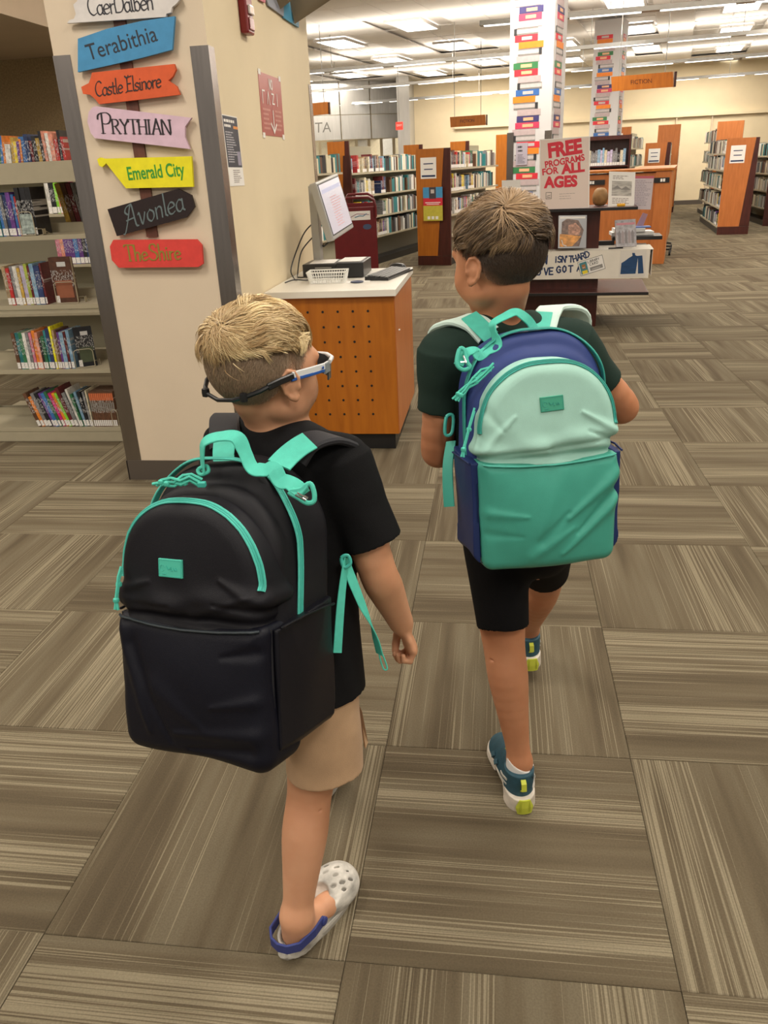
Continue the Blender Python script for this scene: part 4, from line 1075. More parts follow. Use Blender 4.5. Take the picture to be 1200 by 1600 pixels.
raw('cover_face', [M @ Vector(p) for p in ((W*.35,H*.4,.002),(W*.75,H*.4,.002),(W*.8,H*.6,.002),(W*.6,H*.78,.002),(W*.35,H*.7,.002))], [(0,1,2,3,4)], mat('cover_flesh', (.42,.22,.15), .4, noise=.5, nscale=50), t)
MB().tube([M @ Vector((W*.12, H*.25, .003)), M @ Vector((W*.17, H*.1, .003)), M @ Vector((W*.3, H*.06, .003))], .004, 5).build('white_mark', M_['paper'], t)
patch('cover_top', M, W*.05, H*.9, W*.95, H*.96, M_['paper'], t)
# bagged item on the right
t, M, W, H = stand_item('bagged_book', 'plastic bag holding a grey photo booklet, right on the middle shelf', 'bag', (0.971, 7.300, 0.858), (1.137, 7.300, 0.862), (0.988, 7.240, 0.648), mat('bag_plastic', (.42,.41,.44), .15, noise=.3, nscale=35), .03)
patch('bag_stripe', M, W*.05, H*.8, W*.95, H*.88, mat('pink_stripe', (.5,.2,.24), .4), t, .002)
for k in range(5):
    x = W*(.12+.16*k); raw('printed_figure', [M @ Vector(p) for p in ((x,H*.12,.002),(x+W*.12,H*.12,.002),(x+W*.13,H*.5,.002),(x+W*.06,H*.62,.002),(x-W*.01,H*.5,.002))], [(0,1,2,3,4)], mat('figure_grey_%d' % (k % 2), ((.22,.2,.21), (.33,.28,.29))[k % 2], .5), t)
# beach flyer
t, M, W, H = stand_item('flyer', 'white flyer with a grey beach picture standing on the top shelf', 'flyer', (0.911, 7.400, 1.235), (1.123, 7.400, 1.221), (0.909, 7.320, 0.960), M_['paper'], .004)
patch('flyer_picture', M, W*.12, H*.33, W*.88, H*.74, mat('beach_grey', (.42,.40,.37), .5, noise=.35, nscale=18, stretch=(1, 1, 4)), t)
for (a, b, c_, d, hh_) in ((.15,.52,.5,.52,.62), (.45,.5,.86,.5,.6)): raw('dune', [M @ Vector(p) for p in ((W*a,H*b,.0014),(W*c_,H*d,.0014),(W*(a+c_)/2,H*hh_,.0014))], [(0,1,2)], mat('dune_grey', (.22,.21,.2), .6), t)
textlines('flyer_text', M, W*.15, H*.78, W*.85, H*.9, 3, mat('grey_ink2', ()), t, 5); textlines('flyer_text', M, W*.15, H*.1, W*.85, H*.28, 4, mat('grey_ink2', ()), t, 6)
t, M, W, H = stand_item('flyer', 'pale text-covered flyer with a red heading behind the beach flyer', 'flyer', (1.125, 7.500, 1.189), (1.285, 7.460, 1.183), (1.119, 7.500, 0.927), mat('lilac_paper', (.58,.52,.56), .5), .003)
patch('flyer_heading', M, 0, H*.93, W, H, mat('heading_red', (.5,.1,.15), .5), t)
textlines('flyer_text', M, W*.08, H*.1, W*.92, H*.88, 16, mat('grey_ink3', (.35,.31,.36), .6), t, 8)
# round brown gourd
gd = MB().lathe([(.001, 0), (.035, .004), (.058, .025), (.066, .06), (.063, .09), (.05, .125), (.03, .142), (.004, .145)], (0, 0, 0), 24).build('gourd', mat('gourd_tan', (.26,.14,.045), .6, noise=.25, nscale=20), None, loc=((0.856, 7.450, 0.965)[0], 7.45, TOPZ), smooth=True)
tag(gd, 'round tan ball-like gourd on the top shelf beside the poster', 'gourd')
yb = MB().box(-.035, -.015, 0, .03, .015, .022, 0, .006).build('yellow_tab', mat('tab_yellow', (.75,.38,.01), .5), None, loc=((1.010, 7.300, 0.967)[0], 7.27, TOPZ)); tag(yb, 'small orange-yellow clip at the foot of the beach flyer', 'clip')
# papers and books stacked on the right
for k, (a, b, c_, d, z, col, lb) in enumerate(((1.0, 7.66, 1.36, 7.86, .70, (.7,.69,.66), 'wide white papers piled on a shelf behind the bagged booklet'), (1.02, 7.64, 1.28, 7.84, .73, (.66,.66,.64), 'narrower white paper pile on top of the wide pile'))):
    o = box('paper_stack', a, b, z, c_, d, z+.028, M_['plain']); o.color = (*col, 1); tag(o, lb, 'papers')
box('rear_shelf', .10, .42, .668, .52, .72, .698, M_['black'], dt)
box('rear_bracket', -.02, .40, .60, .12, .46, .668, M_['black'], dt)
o = MB().prism([(-.03, 0), (.03, .0), (.055, .11), (.01, .12)], 0, .004).build('leaflet', mat('leaflet_pink', (.55,.35,.42), .5), None, loc=(1.244, 7.750, 0.851), rot=(0, .1, 0)); tag(o, 'leaning pink and blue leaflet above the white papers', 'leaflet'); o.location.z = .762
o = box('leaflet', 0, 0, 0, .15, .1, .012, mat('leaflet_blue', (.1,.16,.38), .5)); o.location = (1.18, 7.66, .759); tag(o, 'blue folded leaflet lying on the white paper pile', 'leaflet')
o = box('leaflet', 0, 0, 0, .1, .1, .015, mat('leaflet_red', (.55,.08,.2), .5)); o.location = (1.07, 7.66, .759); tag(o, 'magenta leaflet lying left on the white paper pile', 'leaflet')
pn = MB().tube([(0, 0, .006), (.12, .02, .006)], .006, 8).build('pen', M_['black'], None, loc=L2W((.06, .07, .633))); tag(pn, 'black pen lying on the banner paper by the bag', 'pen')
sc_ = empty('flyer', (0,0,0), 0, 'white flyer with swirl drawing standing left of the older boy\'s head', 'flyer')
c, M, W, H = card('flyer_sheet', (0.026, 7.300, 1.205), (0.180, 7.300, 1.203), (0.035, 7.300, 0.960), .004, M_['paper'], sc_)
strokes('flyer_swirl', [[(W*(.5+.3*math.cos(a_*.4)*(1-a_*.03)), H*(.5+.25*math.sin(a_*.4)*(1-a_*.03))) for a_ in range(18)]], M @ Matrix.Translation((0,0,.001)), mat('grey_ink3', ()), sc_, .004)
slx = MB().box(-1.02, .06, .965-.026, -.79, .3, .965).build('top_shelf_wing', M_['maroon'], dt)

# ================================================================ SIGNS AND POSTERS ON THE PIER
YS = PY0 - .022
post = MB().box(-1.505, PY0-.012, 1.13, -1.455, PY0-.001, 2.35).build('sign_post', mat('brown_paint', (.10,.032,.018), .6, noise=.3, nscale=12, stretch=(3, 1, .6)), None)
tag(post, 'narrow brown painted strip running up the pier behind the name boards', 'sign post')
def board(label, pts, col, text, tsize, tcol, rot, u, v, xs=1.0, shear=0.0, bold=0.0, glyph=None, nib=None, wpen=.012, rimc=None):
    pts = [Vector(p) for p in pts]; cen = sum(pts, Vector())/len(pts)
    t = empty('name_board', (cen.x, YS, cen.z), 0, label, 'sign')
    loc = [(p.x-cen.x, p.z-cen.z) for p in pts]
    b = MB().prism(loc, -.008, .008).build('board', [mat('board_' + label.split()[0], col, .65, noise=.07, nscale=25, bump=.3, bscale=90)], t)
    Mt = Matrix.Translation((u, -.0085, v)) @ Matrix.Rotation(-rot, 4, 'Y') @ Matrix.Rotation(PI/2, 4, 'X')
    tm_ = mat('lettering_' + label.split()[0], tcol, .6)
    if glyph is None:
        lettering('lettering', text, tsize, Mt, tm_, t, .0006, shear, bold, xs)
    else:
        strokes('lettering', glyph, Mt, tm_, t, wpen, nib)
    return t
# serif glyphs (x advance, strokes) on a unit em
SG = {
 'P': (.72, [[(.12,0),(.12,1)],[(.0,0),(.26,0)],[(-.12,.72),(-.08,.9),(.1,1),(.4,1.03),(.6,.9),(.62,.7),(.5,.52),(.3,.47),(.14,.5)]]),
 'R': (.62, [[(.1,0),(.1,.7)],[(0,0),(.2,0)],[(0,.7),(.3,.7),(.42,.6),(.42,.47),(.3,.37),(.1,.36)],[(.25,.36),(.5,0)],[(.42,0),(.6,0)]]),
 'Y': (.6, [[(.05,.7),(.28,.36),(.5,.7)],[(.28,.36),(.28,0)],[(.18,0),(.38,0)],[(-.02,.7),(.14,.7)],[(.42,.7),(.58,.7)]]),
 'T': (.6, [[(.02,.6),(.02,.7),(.52,.7),(.52,.6)],[(.27,.7),(.27,0)],[(.17,0),(.37,0)]]),
 'H': (.66, [[(.1,0),(.1,.7)],[(.5,0),(.5,.7)],[(.1,.36),(.5,.36)],[(0,0),(.2,0)],[(0,.7),(.2,.7)],[(.4,0),(.6,0)],[(.4,.7),(.6,.7)]]),
 'I': (.3, [[(.12,0),(.12,.7)],[(.02,0),(.22,0)],[(.02,.7),(.22,.7)]]),
 'A': (.64, [[(.06,0),(.3,.74),(.52,0)],[(.14,.26),(.44,.26)],[(-.02,0),(.14,0)],[(.44,0),(.6,0)]]),
 'N': (.7, [[(.1,0),(.1,.7),(.52,0),(.52,.7)],[(0,0),(.2,0)],[(0,.7),(.12,.7)],[(.42,.7),(.62,.7)]]),
}
# script and blackletter-like lower case on a unit em
LC = {
 'C': (.6, [[(.5,.8),(.35,.92),(.15,.82),(.03,.5),(.1,.15),(.3,0),(.52,.1)]]), 'a': (.48, [[(.36,.42),(.2,.48),(.05,.3),(.08,.06),(.22,0),(.36,.14)],[(.37,.48),(.37,.05),(.44,0)]]),
 'e': (.44, [[(.05,.24),(.36,.3),(.32,.45),(.18,.48),(.04,.3),(.08,.06),(.22,0),(.38,.08)]]), 'r': (.36, [[(.08,0),(.08,.48)],[(.08,.32),(.2,.46),(.34,.46)]]),
 'D': (.66, [[(.06,.02),(.06,.6),(.3,.95),(.5,.85),(.58,.4),(.4,.05),(.06,.02)],[(.0,.8),(.3,.95)]]), 'l': (.2, [[(.08,.95),(.08,.05),(.16,0)]]), 'b': (.48, [[(.08,.92),(.08,.02)],[(.08,.35),(.24,.48),(.38,.3),(.34,.06),(.2,0),(.08,.08)]]),
 'n': (.46, [[(.06,0),(.06,.48)],[(.06,.34),(.2,.48),(.34,.4),(.34,0)]]), 's': (.4, [[(.32,.42),(.18,.48),(.06,.38),(.14,.26),(.28,.2),(.3,.07),(.16,0),(.03,.06)]]), 't': (.32, [[(.12,.72),(.12,.05),(.24,0)],[(0,.47),(.26,.47)]]),
 'E': (.62, [[(.5,.95),(.12,.88),(.02,.98)],[(.16,.92),(.16,.05)],[(.5,.03),(.16,.05),(.0,-.03)],[(.16,.5),(.42,.5)],[(.28,1.02),(.2,.85)]]), 'i': (.2, [[(.08,.48),(.08,.03),(.14,0)],[(.07,.66),(.1,.7)]]), 'o': (.46, [[(.2,.48),(.05,.34),(.05,.12),(.2,0),(.36,.14),(.36,.36),(.2,.48)]]),
 'A': (.74, [[(-.16,-.18),(-.05,-.12),(.2,.4),(.46,.98),(.56,.1),(.68,0)],[(.1,.35),(.52,.38)],[(.46,.98),(.2,.9),(.1,.72),(.2,.6)]]), 'v': (.46, [[(.0,.44),(.08,.48),(.18,0),(.38,.46)]]),
 'T': (.52, [[(-.06,.86),(.04,.95),(.5,.93),(.56,.84)],[(.22,.93),(.22,0)],[(.14,.02),(.3,.0)]]), 'h': (.48, [[(.08,.92),(.08,0)],[(.08,.34),(.22,.5),(.36,.4),(.36,0)]]), 'S': (.56, [[(.46,.78),(.34,.94),(.12,.9),(.06,.7),(.2,.54),(.42,.42),(.48,.2),(.32,.02),(.1,.02),(-.06,.14)]]),
 '-': (.1, []), ' ': (.26, []),
}
def word(s, tab, size, shear=0.0, track=1.0):
    x = 0; out = []
    for ch in s:
        adv, ls = tab[ch]
        for ln in ls:
            # smooth curved strokes
            P_ = ln
            if len(ln) > 3:
                q = []
                for i in range(len(ln)-1):
                    p0, p1, p2, p3 = ln[max(i-1, 0)], ln[i], ln[i+1], ln[min(i+2, len(ln)-1)]
                    for k in range(4):
                        t_ = k/4; q.append(tuple(.5*((2*p1[j])+(-p0[j]+p2[j])*t_+(2*p0[j]-5*p1[j]+4*p2[j]-p3[j])*t_*t_+(-p0[j]+3*p1[j]-3*p2[j]+p3[j])*t_**3) for j in (0, 1)))
                q.append(ln[-1]); P_ = q
            out.append([((x+px+py*shear)*size, py*size) for px, py in P_])
        x += adv*track
    W = x*size
    return [[(a-W/2, b-size*.35) for a, b in ln] for ln in out]
YB = 3.463
board('White jagged-edged name board reading CaerDalben at the top of the strip',
      [(-1.689, 3.463, 1.936), (-1.677, 3.463, 1.946), (-1.657, 3.463, 1.949), (-1.646, 3.463, 1.965), (-1.650, 3.463, 1.996), (-1.631, 3.463, 2.007), (-1.635, 3.463, 2.041), (-1.214, 3.463, 2.039), (-1.226, 3.463, 2.010), (-1.217, 3.463, 1.985), (-1.235, 3.463, 1.971), (-1.252, 3.463, 1.962), (-1.259, 3.463, 1.945), (-1.278, 3.463, 1.942), (-1.282, 3.463, 1.932)],
      (.66,.63,.62), '', 0, (.02,.02,.03), 0, 0, 0, glyph=word('CaerDalben', LC, .066, 0, .88), nib=(.5, .0055, .0020))
bb = bpy.data.objects
def last_board(): return [o for o in bb if o.name.startswith('name_board')][-1]
def place_text(t, p, rot):
    o = [c for c in t.children if c.name.startswith('lettering')][0]
    o.location = (p[0]-t.location.x, 0, p[2]-t.location.z); o.rotation_euler = (0, -rot, 0)
nb = []
nb.append(last_board()); place_text(nb[-1], (-1.459, 3.463, 1.981), .02)
t = board('Blue name board slanting upward, reading Terabithia in black', [(-1.655, 3.463, 1.881), (-1.524, 3.463, 1.908), (-1.378, 3.463, 1.925), (-1.246, 3.463, 1.932), (-1.274, 3.463, 1.821), (-1.405, 3.463, 1.800), (-1.562, 3.463, 1.780), (-1.679, 3.463, 1.766)], (.055,.26,.50), 'Terabithia', .080, (.02,.025,.04), 0, 0, 0, xs=.93)
place_text(t, (-1.478, 3.463, 1.853), .17)
t = board('Orange fork-tailed name board reading Castle Elsinore', [(-1.620, 3.463, 1.761), (-1.470, 3.463, 1.766), (-1.273, 3.463, 1.772), (-1.269, 3.463, 1.752), (-1.286, 3.463, 1.729), (-1.306, 3.463, 1.716), (-1.275, 3.463, 1.694), (-1.266, 3.463, 1.664), (-1.463, 3.463, 1.654), (-1.612, 3.463, 1.648), (-1.625, 3.463, 1.667), (-1.644, 3.463, 1.684), (-1.673, 3.463, 1.688), (-1.676, 3.463, 1.713), (-1.641, 3.463, 1.725), (-1.629, 3.463, 1.743)],
      (.66,.10,.025), '', 0, (.03,.02,.02), 0, 0, 0, glyph=word('Castle Elsinore', LC, .056, .15, .86), nib=(.7, .0055, .002))
place_text(t, (-1.481, 3.463, 1.705), .07)
t = board('Pale pink notched name board reading PRYTHIAN', [(-1.642, 3.463, 1.638), (-1.627, 3.463, 1.641), (-1.230, 3.463, 1.579), (-1.262, 3.463, 1.548), (-1.268, 3.463, 1.511), (-1.253, 3.463, 1.465), (-1.654, 3.463, 1.524), (-1.669, 3.463, 1.544), (-1.675, 3.463, 1.587), (-1.662, 3.463, 1.622)],
      (.66,.47,.58), '', 0, (.02,.015,.02), 0, 0, 0, glyph=word('PRYTHIAN', SG, .074, 0, .84), nib=(0.0, .0075, .0022))
place_text(t, (-1.471, 3.463, 1.558), -.06)
t = board('Yellow name board with a curled left tip, reading Emerald City', [(-1.661, 3.463, 1.445), (-1.646, 3.463, 1.451), (-1.630, 3.463, 1.446), (-1.251, 3.463, 1.438), (-1.260, 3.463, 1.322), (-1.555, 3.463, 1.328), (-1.584, 3.463, 1.370), (-1.624, 3.463, 1.428), (-1.644, 3.463, 1.414), (-1.657, 3.463, 1.420)],
      (.80,.72,.01), 'Emerald City', .072, (.04,.30,.03), 0, 0, 0, xs=.66, bold=.0012)
place_text(t, (-1.415, 3.463, 1.385), .03)
t = board('Dark brown pointed name board slanting upward, reading Avonlea in grey', [(-1.653, 3.463, 1.249), (-1.328, 3.463, 1.317), (-1.273, 3.463, 1.290), (-1.265, 3.463, 1.244), (-1.308, 3.463, 1.203), (-1.631, 3.463, 1.139)], (.012,.003,.004), '', 0, (.12,.16,.17), 0, 0, 0, glyph=word('Avonlea', LC, .090, .22, .98), nib=(.6, .0075, .003))
place_text(t, (-1.452, 3.463, 1.231), .25)
t = board('Red clipped-corner name board reading The-Shire in olive, lowest of all', [(-1.651, 3.463, 1.124), (-1.276, 3.463, 1.114), (-1.256, 3.463, 1.090), (-1.261, 3.463, 1.013), (-1.283, 3.463, 1.001), (-1.646, 3.463, 1.008), (-1.673, 3.463, 1.041), (-1.671, 3.463, 1.098)], (.66,.05,.04), '', 0, (.26,.20,.03), 0, 0, 0, glyph=word('The-Shire', LC, .070, 0, 1.0), nib=(0.1, .0075, .004))
place_text(t, (-1.478, 3.463, 1.060), .0)
# fire alarm
XF = PX1
fa = empty('fire_alarm', (XF, (-1.138, 4.017, 2.006)[1], (-1.138, 4.017, 2.006)[2]), 0, 'dark red fire alarm strobe mounted high on the pier side', 'fire alarm')
MB().box(0, -.05, -.075, .038, .05, .16, 0, .008).build('housing', mat('alarm_red', (.20,.008,.012), .3), fa)
MB().box(.038, -.035, -.0, .05, .035, .035, 0, .004).build('strobe_lens', mat('strobe_clear', (.7,.68,.66), .1), fa)
MB().box(.038, -.036, -.06, .044, .036, -.012, 0, .004).build('speaker_grille', mat('alarm_pink', (.28,.08,.08), .25), fa)
# red sign with arrow
rs = empty('wall_sign', (0, 0, 0), 0, 'dark red taped wall sign with white words and down arrow', 'sign')
c, M, W, H = card('sign_sheet', (-1.136, 4.191, 1.804), (-1.136, 4.618, 1.803), (-1.136, 4.174, 1.529), .002, mat('sign_red', (.36,.035,.03), .3), rs)
lettering('sign_words', 'NO', H*.24, M @ Matrix.Translation((W*.5, H*.84, .001)), M_['paper'], rs, .0003, xs=.7, bold=.002)
strokes('sign_words', [[(W*(.10+.2*i+a), H*b_) for a, b_ in ln] for i, gl in enumerate(([(0,.52),(0,.72),(.1,.72)], [(.0,.52),(.05,.72),(.10,.52)], [(0,.70),(.1,.70),(.02,.54),(.12,.54)], [(.05,.52),(.05,.72)])) for ln in [gl]], M @ Matrix.Translation((0, 0, .001)), M_['paper'], rs, .007)
for (a, b) in ((.08, .42), (.62, .95)): textlines('sign_print', M, W*a, H*.08, W*b, H*.46, 5, mat('pale_red_ink', (.6,.3,.26), .6), rs, int(a*10))
strokes('sign_arrow', [[(W*.52,H*.42),(W*.52,H*.1)],[(W*.40,H*.2),(W*.52,H*.06),(W*.64,H*.2)]], M @ Matrix.Translation((0,0,.001)), M_['paper'], rs, .012)
for (u, v) in ((.02, H), (W-.02, H), (.02, 0), (W-.02, 0)): patch('tape', M, u-.02, v-.012, u+.02, v+.012, M_['paper'], rs, .0012)
# navy notice
nv = empty('notice', (0, 0, 0), 0, 'narrow navy and white printed notice beside the steel corner guard', 'notice')
c, M, W, H = card('notice_sheet', (-1.136, 3.558, 1.593), (-1.136, 3.770, 1.590), (-1.136, 3.569, 1.316), .002, M_['paper'], nv)
patch('navy_field', M, W*.03, H*.27, W*.97, H*.985, mat('notice_navy', (.022,.028,.05), .5), nv, .0004)
textlines('notice_words', M, W*.08, H*.885, W*.92, H*.94, 1, M_['paper'], nv, 33, .7)
textlines('notice_words', M, W*.08, H*.82, W*.6, H*.87, 1, M_['paper'], nv, 34, .7)
patch('orange_tab', M, W*.66, H*.82, W*.97, H*.86, mat('tab_orange', (.7,.26,.04), .5), nv, .0008)
textlines('notice_text', M, W*.1, H*.33, W*.75, H*.78, 13, mat('pale_ink', (.5,.5,.55), .6), nv, 9)
textlines('notice_text', M, W*.3, H*.04, W*.85, H*.24, 7, mat('grey_ink2', ()), nv, 10)
patch('notice_picture', M, W*.72, H*.3, W*.93, H*.5, mat('pic_grey', (.3,.28,.38), .6), nv, .0008)
# paper decoration at the very top
dc = empty('paper_decoration', (0, 0, 0), 0, 'row of blue, grey and pink folded paper pieces at the top of the pier side', 'decoration')
def tri(nm, ps, c, out=.05):
    ps = [Vector(p) for p in ps]; n = len(ps)
    vs = [p + Vector((.004, 0, 0)) for p in ps] + [p + Vector((.012, 0, 0)) for p in ps]
    o = raw(nm, vs, [tuple(range(n)), tuple(range(2*n-1, n-1, -1))] + [(i, (i+1) % n, (i+1) % n+n, i+n) for i in range(n)], mat(nm + '_col', c, .6), dc)
tri('pink_paper', [(-1.138, 4.331, 2.144), (-1.138, 4.437, 2.156), (-1.138, 4.408, 2.112), (-1.138, 4.306, 2.109)], (.6,.2,.25))
tri('grey_paper', [(-1.138, 4.436, 2.182), (-1.138, 4.814, 2.222), (-1.138, 4.770, 2.106), (-1.138, 4.466, 2.110), (-1.138, 4.433, 2.144)], (.30,.32,.38))
tri('blue_paper', [(-1.138, 4.812, 2.215), (-1.138, 5.158, 2.283), (-1.138, 5.120, 2.101), (-1.138, 4.767, 2.100)], (.05,.28,.46))
for nm, q, tip in (('grey_cone', ((-1.138, 4.550, 2.201), (-1.138, 4.912, 2.260)), (-1.138, 4.670, 2.123)), ('grey_cone', ((-1.138, 4.898, 2.258), (-1.138, 5.549, 2.346)), (-1.138, 4.981, 2.099))):
    a, b = Vector(q[0]), Vector(q[1]); tip = Vector(tip); n = 10; r_ = (b-a).length/2; cc = (a+b)/2
    vs = [tip + Vector((.02, 0, 0))]; 
    for k in range(n+1):
        g = PI*k/n; d_ = (b-a).normalized(); vs.append(cc - d_*r_*math.cos(g) + Vector((1, 0, 0))*(.012 + r_*.9*math.sin(g)))
    raw(nm, vs, [(0, k+1, k+2) for k in range(n)], mat('cone_kraft', (.27,.23,.17), .8), dc, smooth=True)

# ================================================================ PEOPLE: signed-distance modelling
import openvdb as vdb
def V3(*a): return np.array(a if len(a) == 3 else a[0], dtype=np.float64)
class Vol:
    def __init__(s, lo, hi, h):
        s.lo = V3(lo); s.h = h; s.n = np.ceil((V3(hi)-s.lo)/h).astype(int)+1
        s.f = np.full(s.n, .2, dtype=np.float32)
    def win(s, lo, hi):
        a = np.clip(np.floor((V3(lo)-s.lo)/s.h).astype(int), 0, s.n-1); b = np.clip(np.ceil((V3(hi)-s.lo)/s.h).astype(int)+1, 1, s.n)
        ax = [(s.lo[i]+np.arange(a[i], b[i])*s.h).astype(np.float32) for i in range(3)]
        P = (ax[0][:, None, None], ax[1][None, :, None], ax[2][None, None, :])
        return (slice(a[0], b[0]), slice(a[1], b[1]), slice(a[2], b[2])), P
    def op(s, fn, lo, hi, k=.01, mode='u'):
        lo = V3(lo); hi = V3(hi)
        if (hi <= lo).any(): return s
        sl, P = s.win(lo, hi); d = fn(*P).astype(np.float32); f = s.f[sl]
        if mode == 'u':
            if k > 0:
                hh = np.clip(.5+.5*(f-d)/k, 0, 1); s.f[sl] = f*(1-hh)+d*hh-k*hh*(1-hh)
            else: s.f[sl] = np.minimum(f, d)
        elif mode == 's':    # subtract
            d = -d
            if k > 0:
                hh = np.clip(.5-.5*(f-d)/k, 0, 1); s.f[sl] = f*(1-hh)+d*hh+k*hh*(1-hh)
            else: s.f[sl] = np.maximum(f, d)
        elif mode == 'i': s.f[sl] = np.maximum(f, d)
        elif mode == 'd': s.f[sl] = f + d      # displace
        return s
    def cone(s, a, b, ra, rb, k=.012, mode='u'):
        a = V3(a); b = V3(b); d = b-a; L2 = float(d@d)
        def fn(X, Y, Z):
            t = np.clip(((X-a[0])*d[0]+(Y-a[1])*d[1]+(Z-a[2])*d[2])/L2, 0, 1)
            return np.sqrt((X-a[0]-d[0]*t)**2+(Y-a[1]-d[1]*t)**2+(Z-a[2]-d[2]*t)**2)-(ra+(rb-ra)*t)
        m = max(ra, rb)+k+.006; return s.op(fn, np.minimum(a, b)-m, np.maximum(a, b)+m, k, mode)
    def limb(s, pts, rad, k=.012, m=4):
        """one smooth tapering limb through joints"""
        P_ = [V3(p) for p in pts]; out = []; rr = []
        for i in range(len(P_)-1):
            p0, p1, p2, p3 = P_[max(i-1, 0)], P_[i], P_[i+1], P_[min(i+2, len(P_)-1)]; r0, r1, r2, r3 = rad[max(i-1, 0)], rad[i], rad[i+1], rad[min(i+2, len(P_)-1)]
            for q in range(m):
                t = q/m; c = (2*t*t*t-3*t*t+1, t*t*t-2*t*t+t, -2*t*t*t+3*t*t, t*t*t-t*t)
                out.append(c[0]*p1+c[1]*(p2-p0)*.5+c[2]*p2+c[3]*(p3-p1)*.5); rr.append(c[0]*r1+c[1]*(r2-r0)*.5+c[2]*r2+c[3]*(r3-r1)*.5)
        out.append(P_[-1]); rr.append(rad[-1])
        def fn(X, Y, Z):
            best = None
            for a, b, ra, rb in zip(out[:-1], out[1:], rr[:-1], rr[1:]):
                d = b-a; L2 = float(d@d)+1e-9
                t = np.clip(((X-a[0])*d[0]+(Y-a[1])*d[1]+(Z-a[2])*d[2])/L2, 0, 1)
                q = np.sqrt((X-a[0]-d[0]*t)**2+(Y-a[1]-d[1]*t)**2+(Z-a[2]-d[2]*t)**2)-(ra+(rb-ra)*t)
                if best is None: best = q
                else:
                    hh = np.clip(.5+.5*(best-q)/.006, 0, 1); best = best*(1-hh)+q*hh-.006*hh*(1-hh)
            return best
        A = np.array(out); mm = max(rr)+k+.006
        return s.op(fn, A.min(0)-mm, A.max(0)+mm, k)
    def crease(s, x0, z0, x1, z1, w, d):   # soft ridge (d > 0) or furrow across a panel that faces -y
        dx, dz = x1-x0, z1-z0; L2 = dx*dx+dz*dz
        def fn(X, Y, Z):
            t = np.clip(((X-x0)*dx+(Z-z0)*dz)/L2, 0, 1); e = np.sqrt((X-x0-dx*t)**2+(Z-z0-dz*t)**2)
            return -d*np.exp(-(e/(w*(1.25-t*.8)))**2)*(1-.5*t)+0*Y
        return s.op(fn, s.lo, s.lo+s.n*s.h, 0, 'd')
    def ell(s, c, r, Q=None, k=.012, mode='u'):
        c = V3(c); r = V3(r); Q = np.eye(3) if Q is None else Q
        def fn(X, Y, Z):
            x, y, z = X-c[0], Y-c[1], Z-c[2]
            u = [(x*Q[0][i]+y*Q[1][i]+z*Q[2][i]) for i in range(3)]
            k0 = np.sqrt(sum((u[i]/r[i])**2 for i in range(3))); k1 = np.sqrt(sum((u[i]/r[i]**2)**2 for i in range(3)))+1e-6
            return k0*(k0-1)/k1
        m = max(r)+k+.006; return s.op(fn, c-m, c+m, k, mode)
    def taper(s, a, b, Q, ra, rb, k=.012, mode='u', rnd_=.004, cap0=0, cap1=0):
        """elliptical tapered column from a to b; ra, rb = (rx, ry) along Q's x and y columns"""
        a = V3(a); b = V3(b); d = b-a; L_ = float(np.sqrt(d@d)); dn = d/L_
        qx = Q[:, 0]-dn*(Q[:, 0]@dn); qx = qx/np.linalg.norm(qx); qy = np.cross(dn, qx)
        def fn(X, Y, Z):
            x, y, z = X-a[0], Y-a[1], Z-a[2]
            w = x*dn[0]+y*dn[1]+z*dn[2]; u = x*qx[0]+y*qx[1]+z*qx[2]; v = x*qy[0]+y*qy[1]+z*qy[2]
            t = np.clip(w/L_, 0, 1); rx = ra[0]+(rb[0]-ra[0])*t; ry = ra[1]+(rb[1]-ra[1])*t
            q = np.sqrt((u/rx)**2+(v/ry)**2); g = np.sqrt((u/rx**2)**2+(v/ry**2)**2)+1e-6
            side = q*(q-1)/g; cap = np.maximum(-w-cap0, w-L_-cap1)
            return np.maximum(side, cap)
        m = max(max(ra), max(rb))+k+.01; return s.op(fn, np.minimum(a, b)-m, np.maximum(a, b)+m, k, mode)
    def plane(s, p, n, lo=None, hi=None):   # keep the side n points away from
        p = V3(p); n = V3(n)/np.linalg.norm(V3(n)); lo = s.lo if lo is None else lo; hi = s.lo+s.n*s.h if hi is None else hi
        return s.op(lambda X, Y, Z: (X-p[0])*n[0]+(Y-p[1])*n[1]+(Z-p[2])*n[2], lo, hi, 0, 'i')
    def folds(s, amp, seed=1, sc=1.0, lo=None, hi=None, dirs=None):
        r = np.random.RandomState(seed); lo = s.lo if lo is None else lo; hi = s.lo+s.n*s.h if hi is None else hi
        ks = []
        for i in range(7):
            v = r.normal(size=3) if dirs is None else V3(dirs)+r.normal(size=3)*.45
            v = v/np.linalg.norm(v)*r.uniform(35, 85)*sc; ks.append((v, r.uniform(0, 6.28), r.uniform(.5, 1)))
        w = r.normal(size=(2, 3))*18
        def fn(X, Y, Z):
            wx = .35*np.sin(X*w[0, 0]+Y*w[0, 1]+Z*w[0, 2]); out = 0
            for v, ph, a in ks: out = out + a*np.sin(X*v[0]+Y*v[1]+Z*v[2]+ph+wx*2)
            out = out/3.0
            return -amp*(np.abs(out)**1.0*np.sign(out))
        return s.op(fn, lo, hi, 0, 'd')
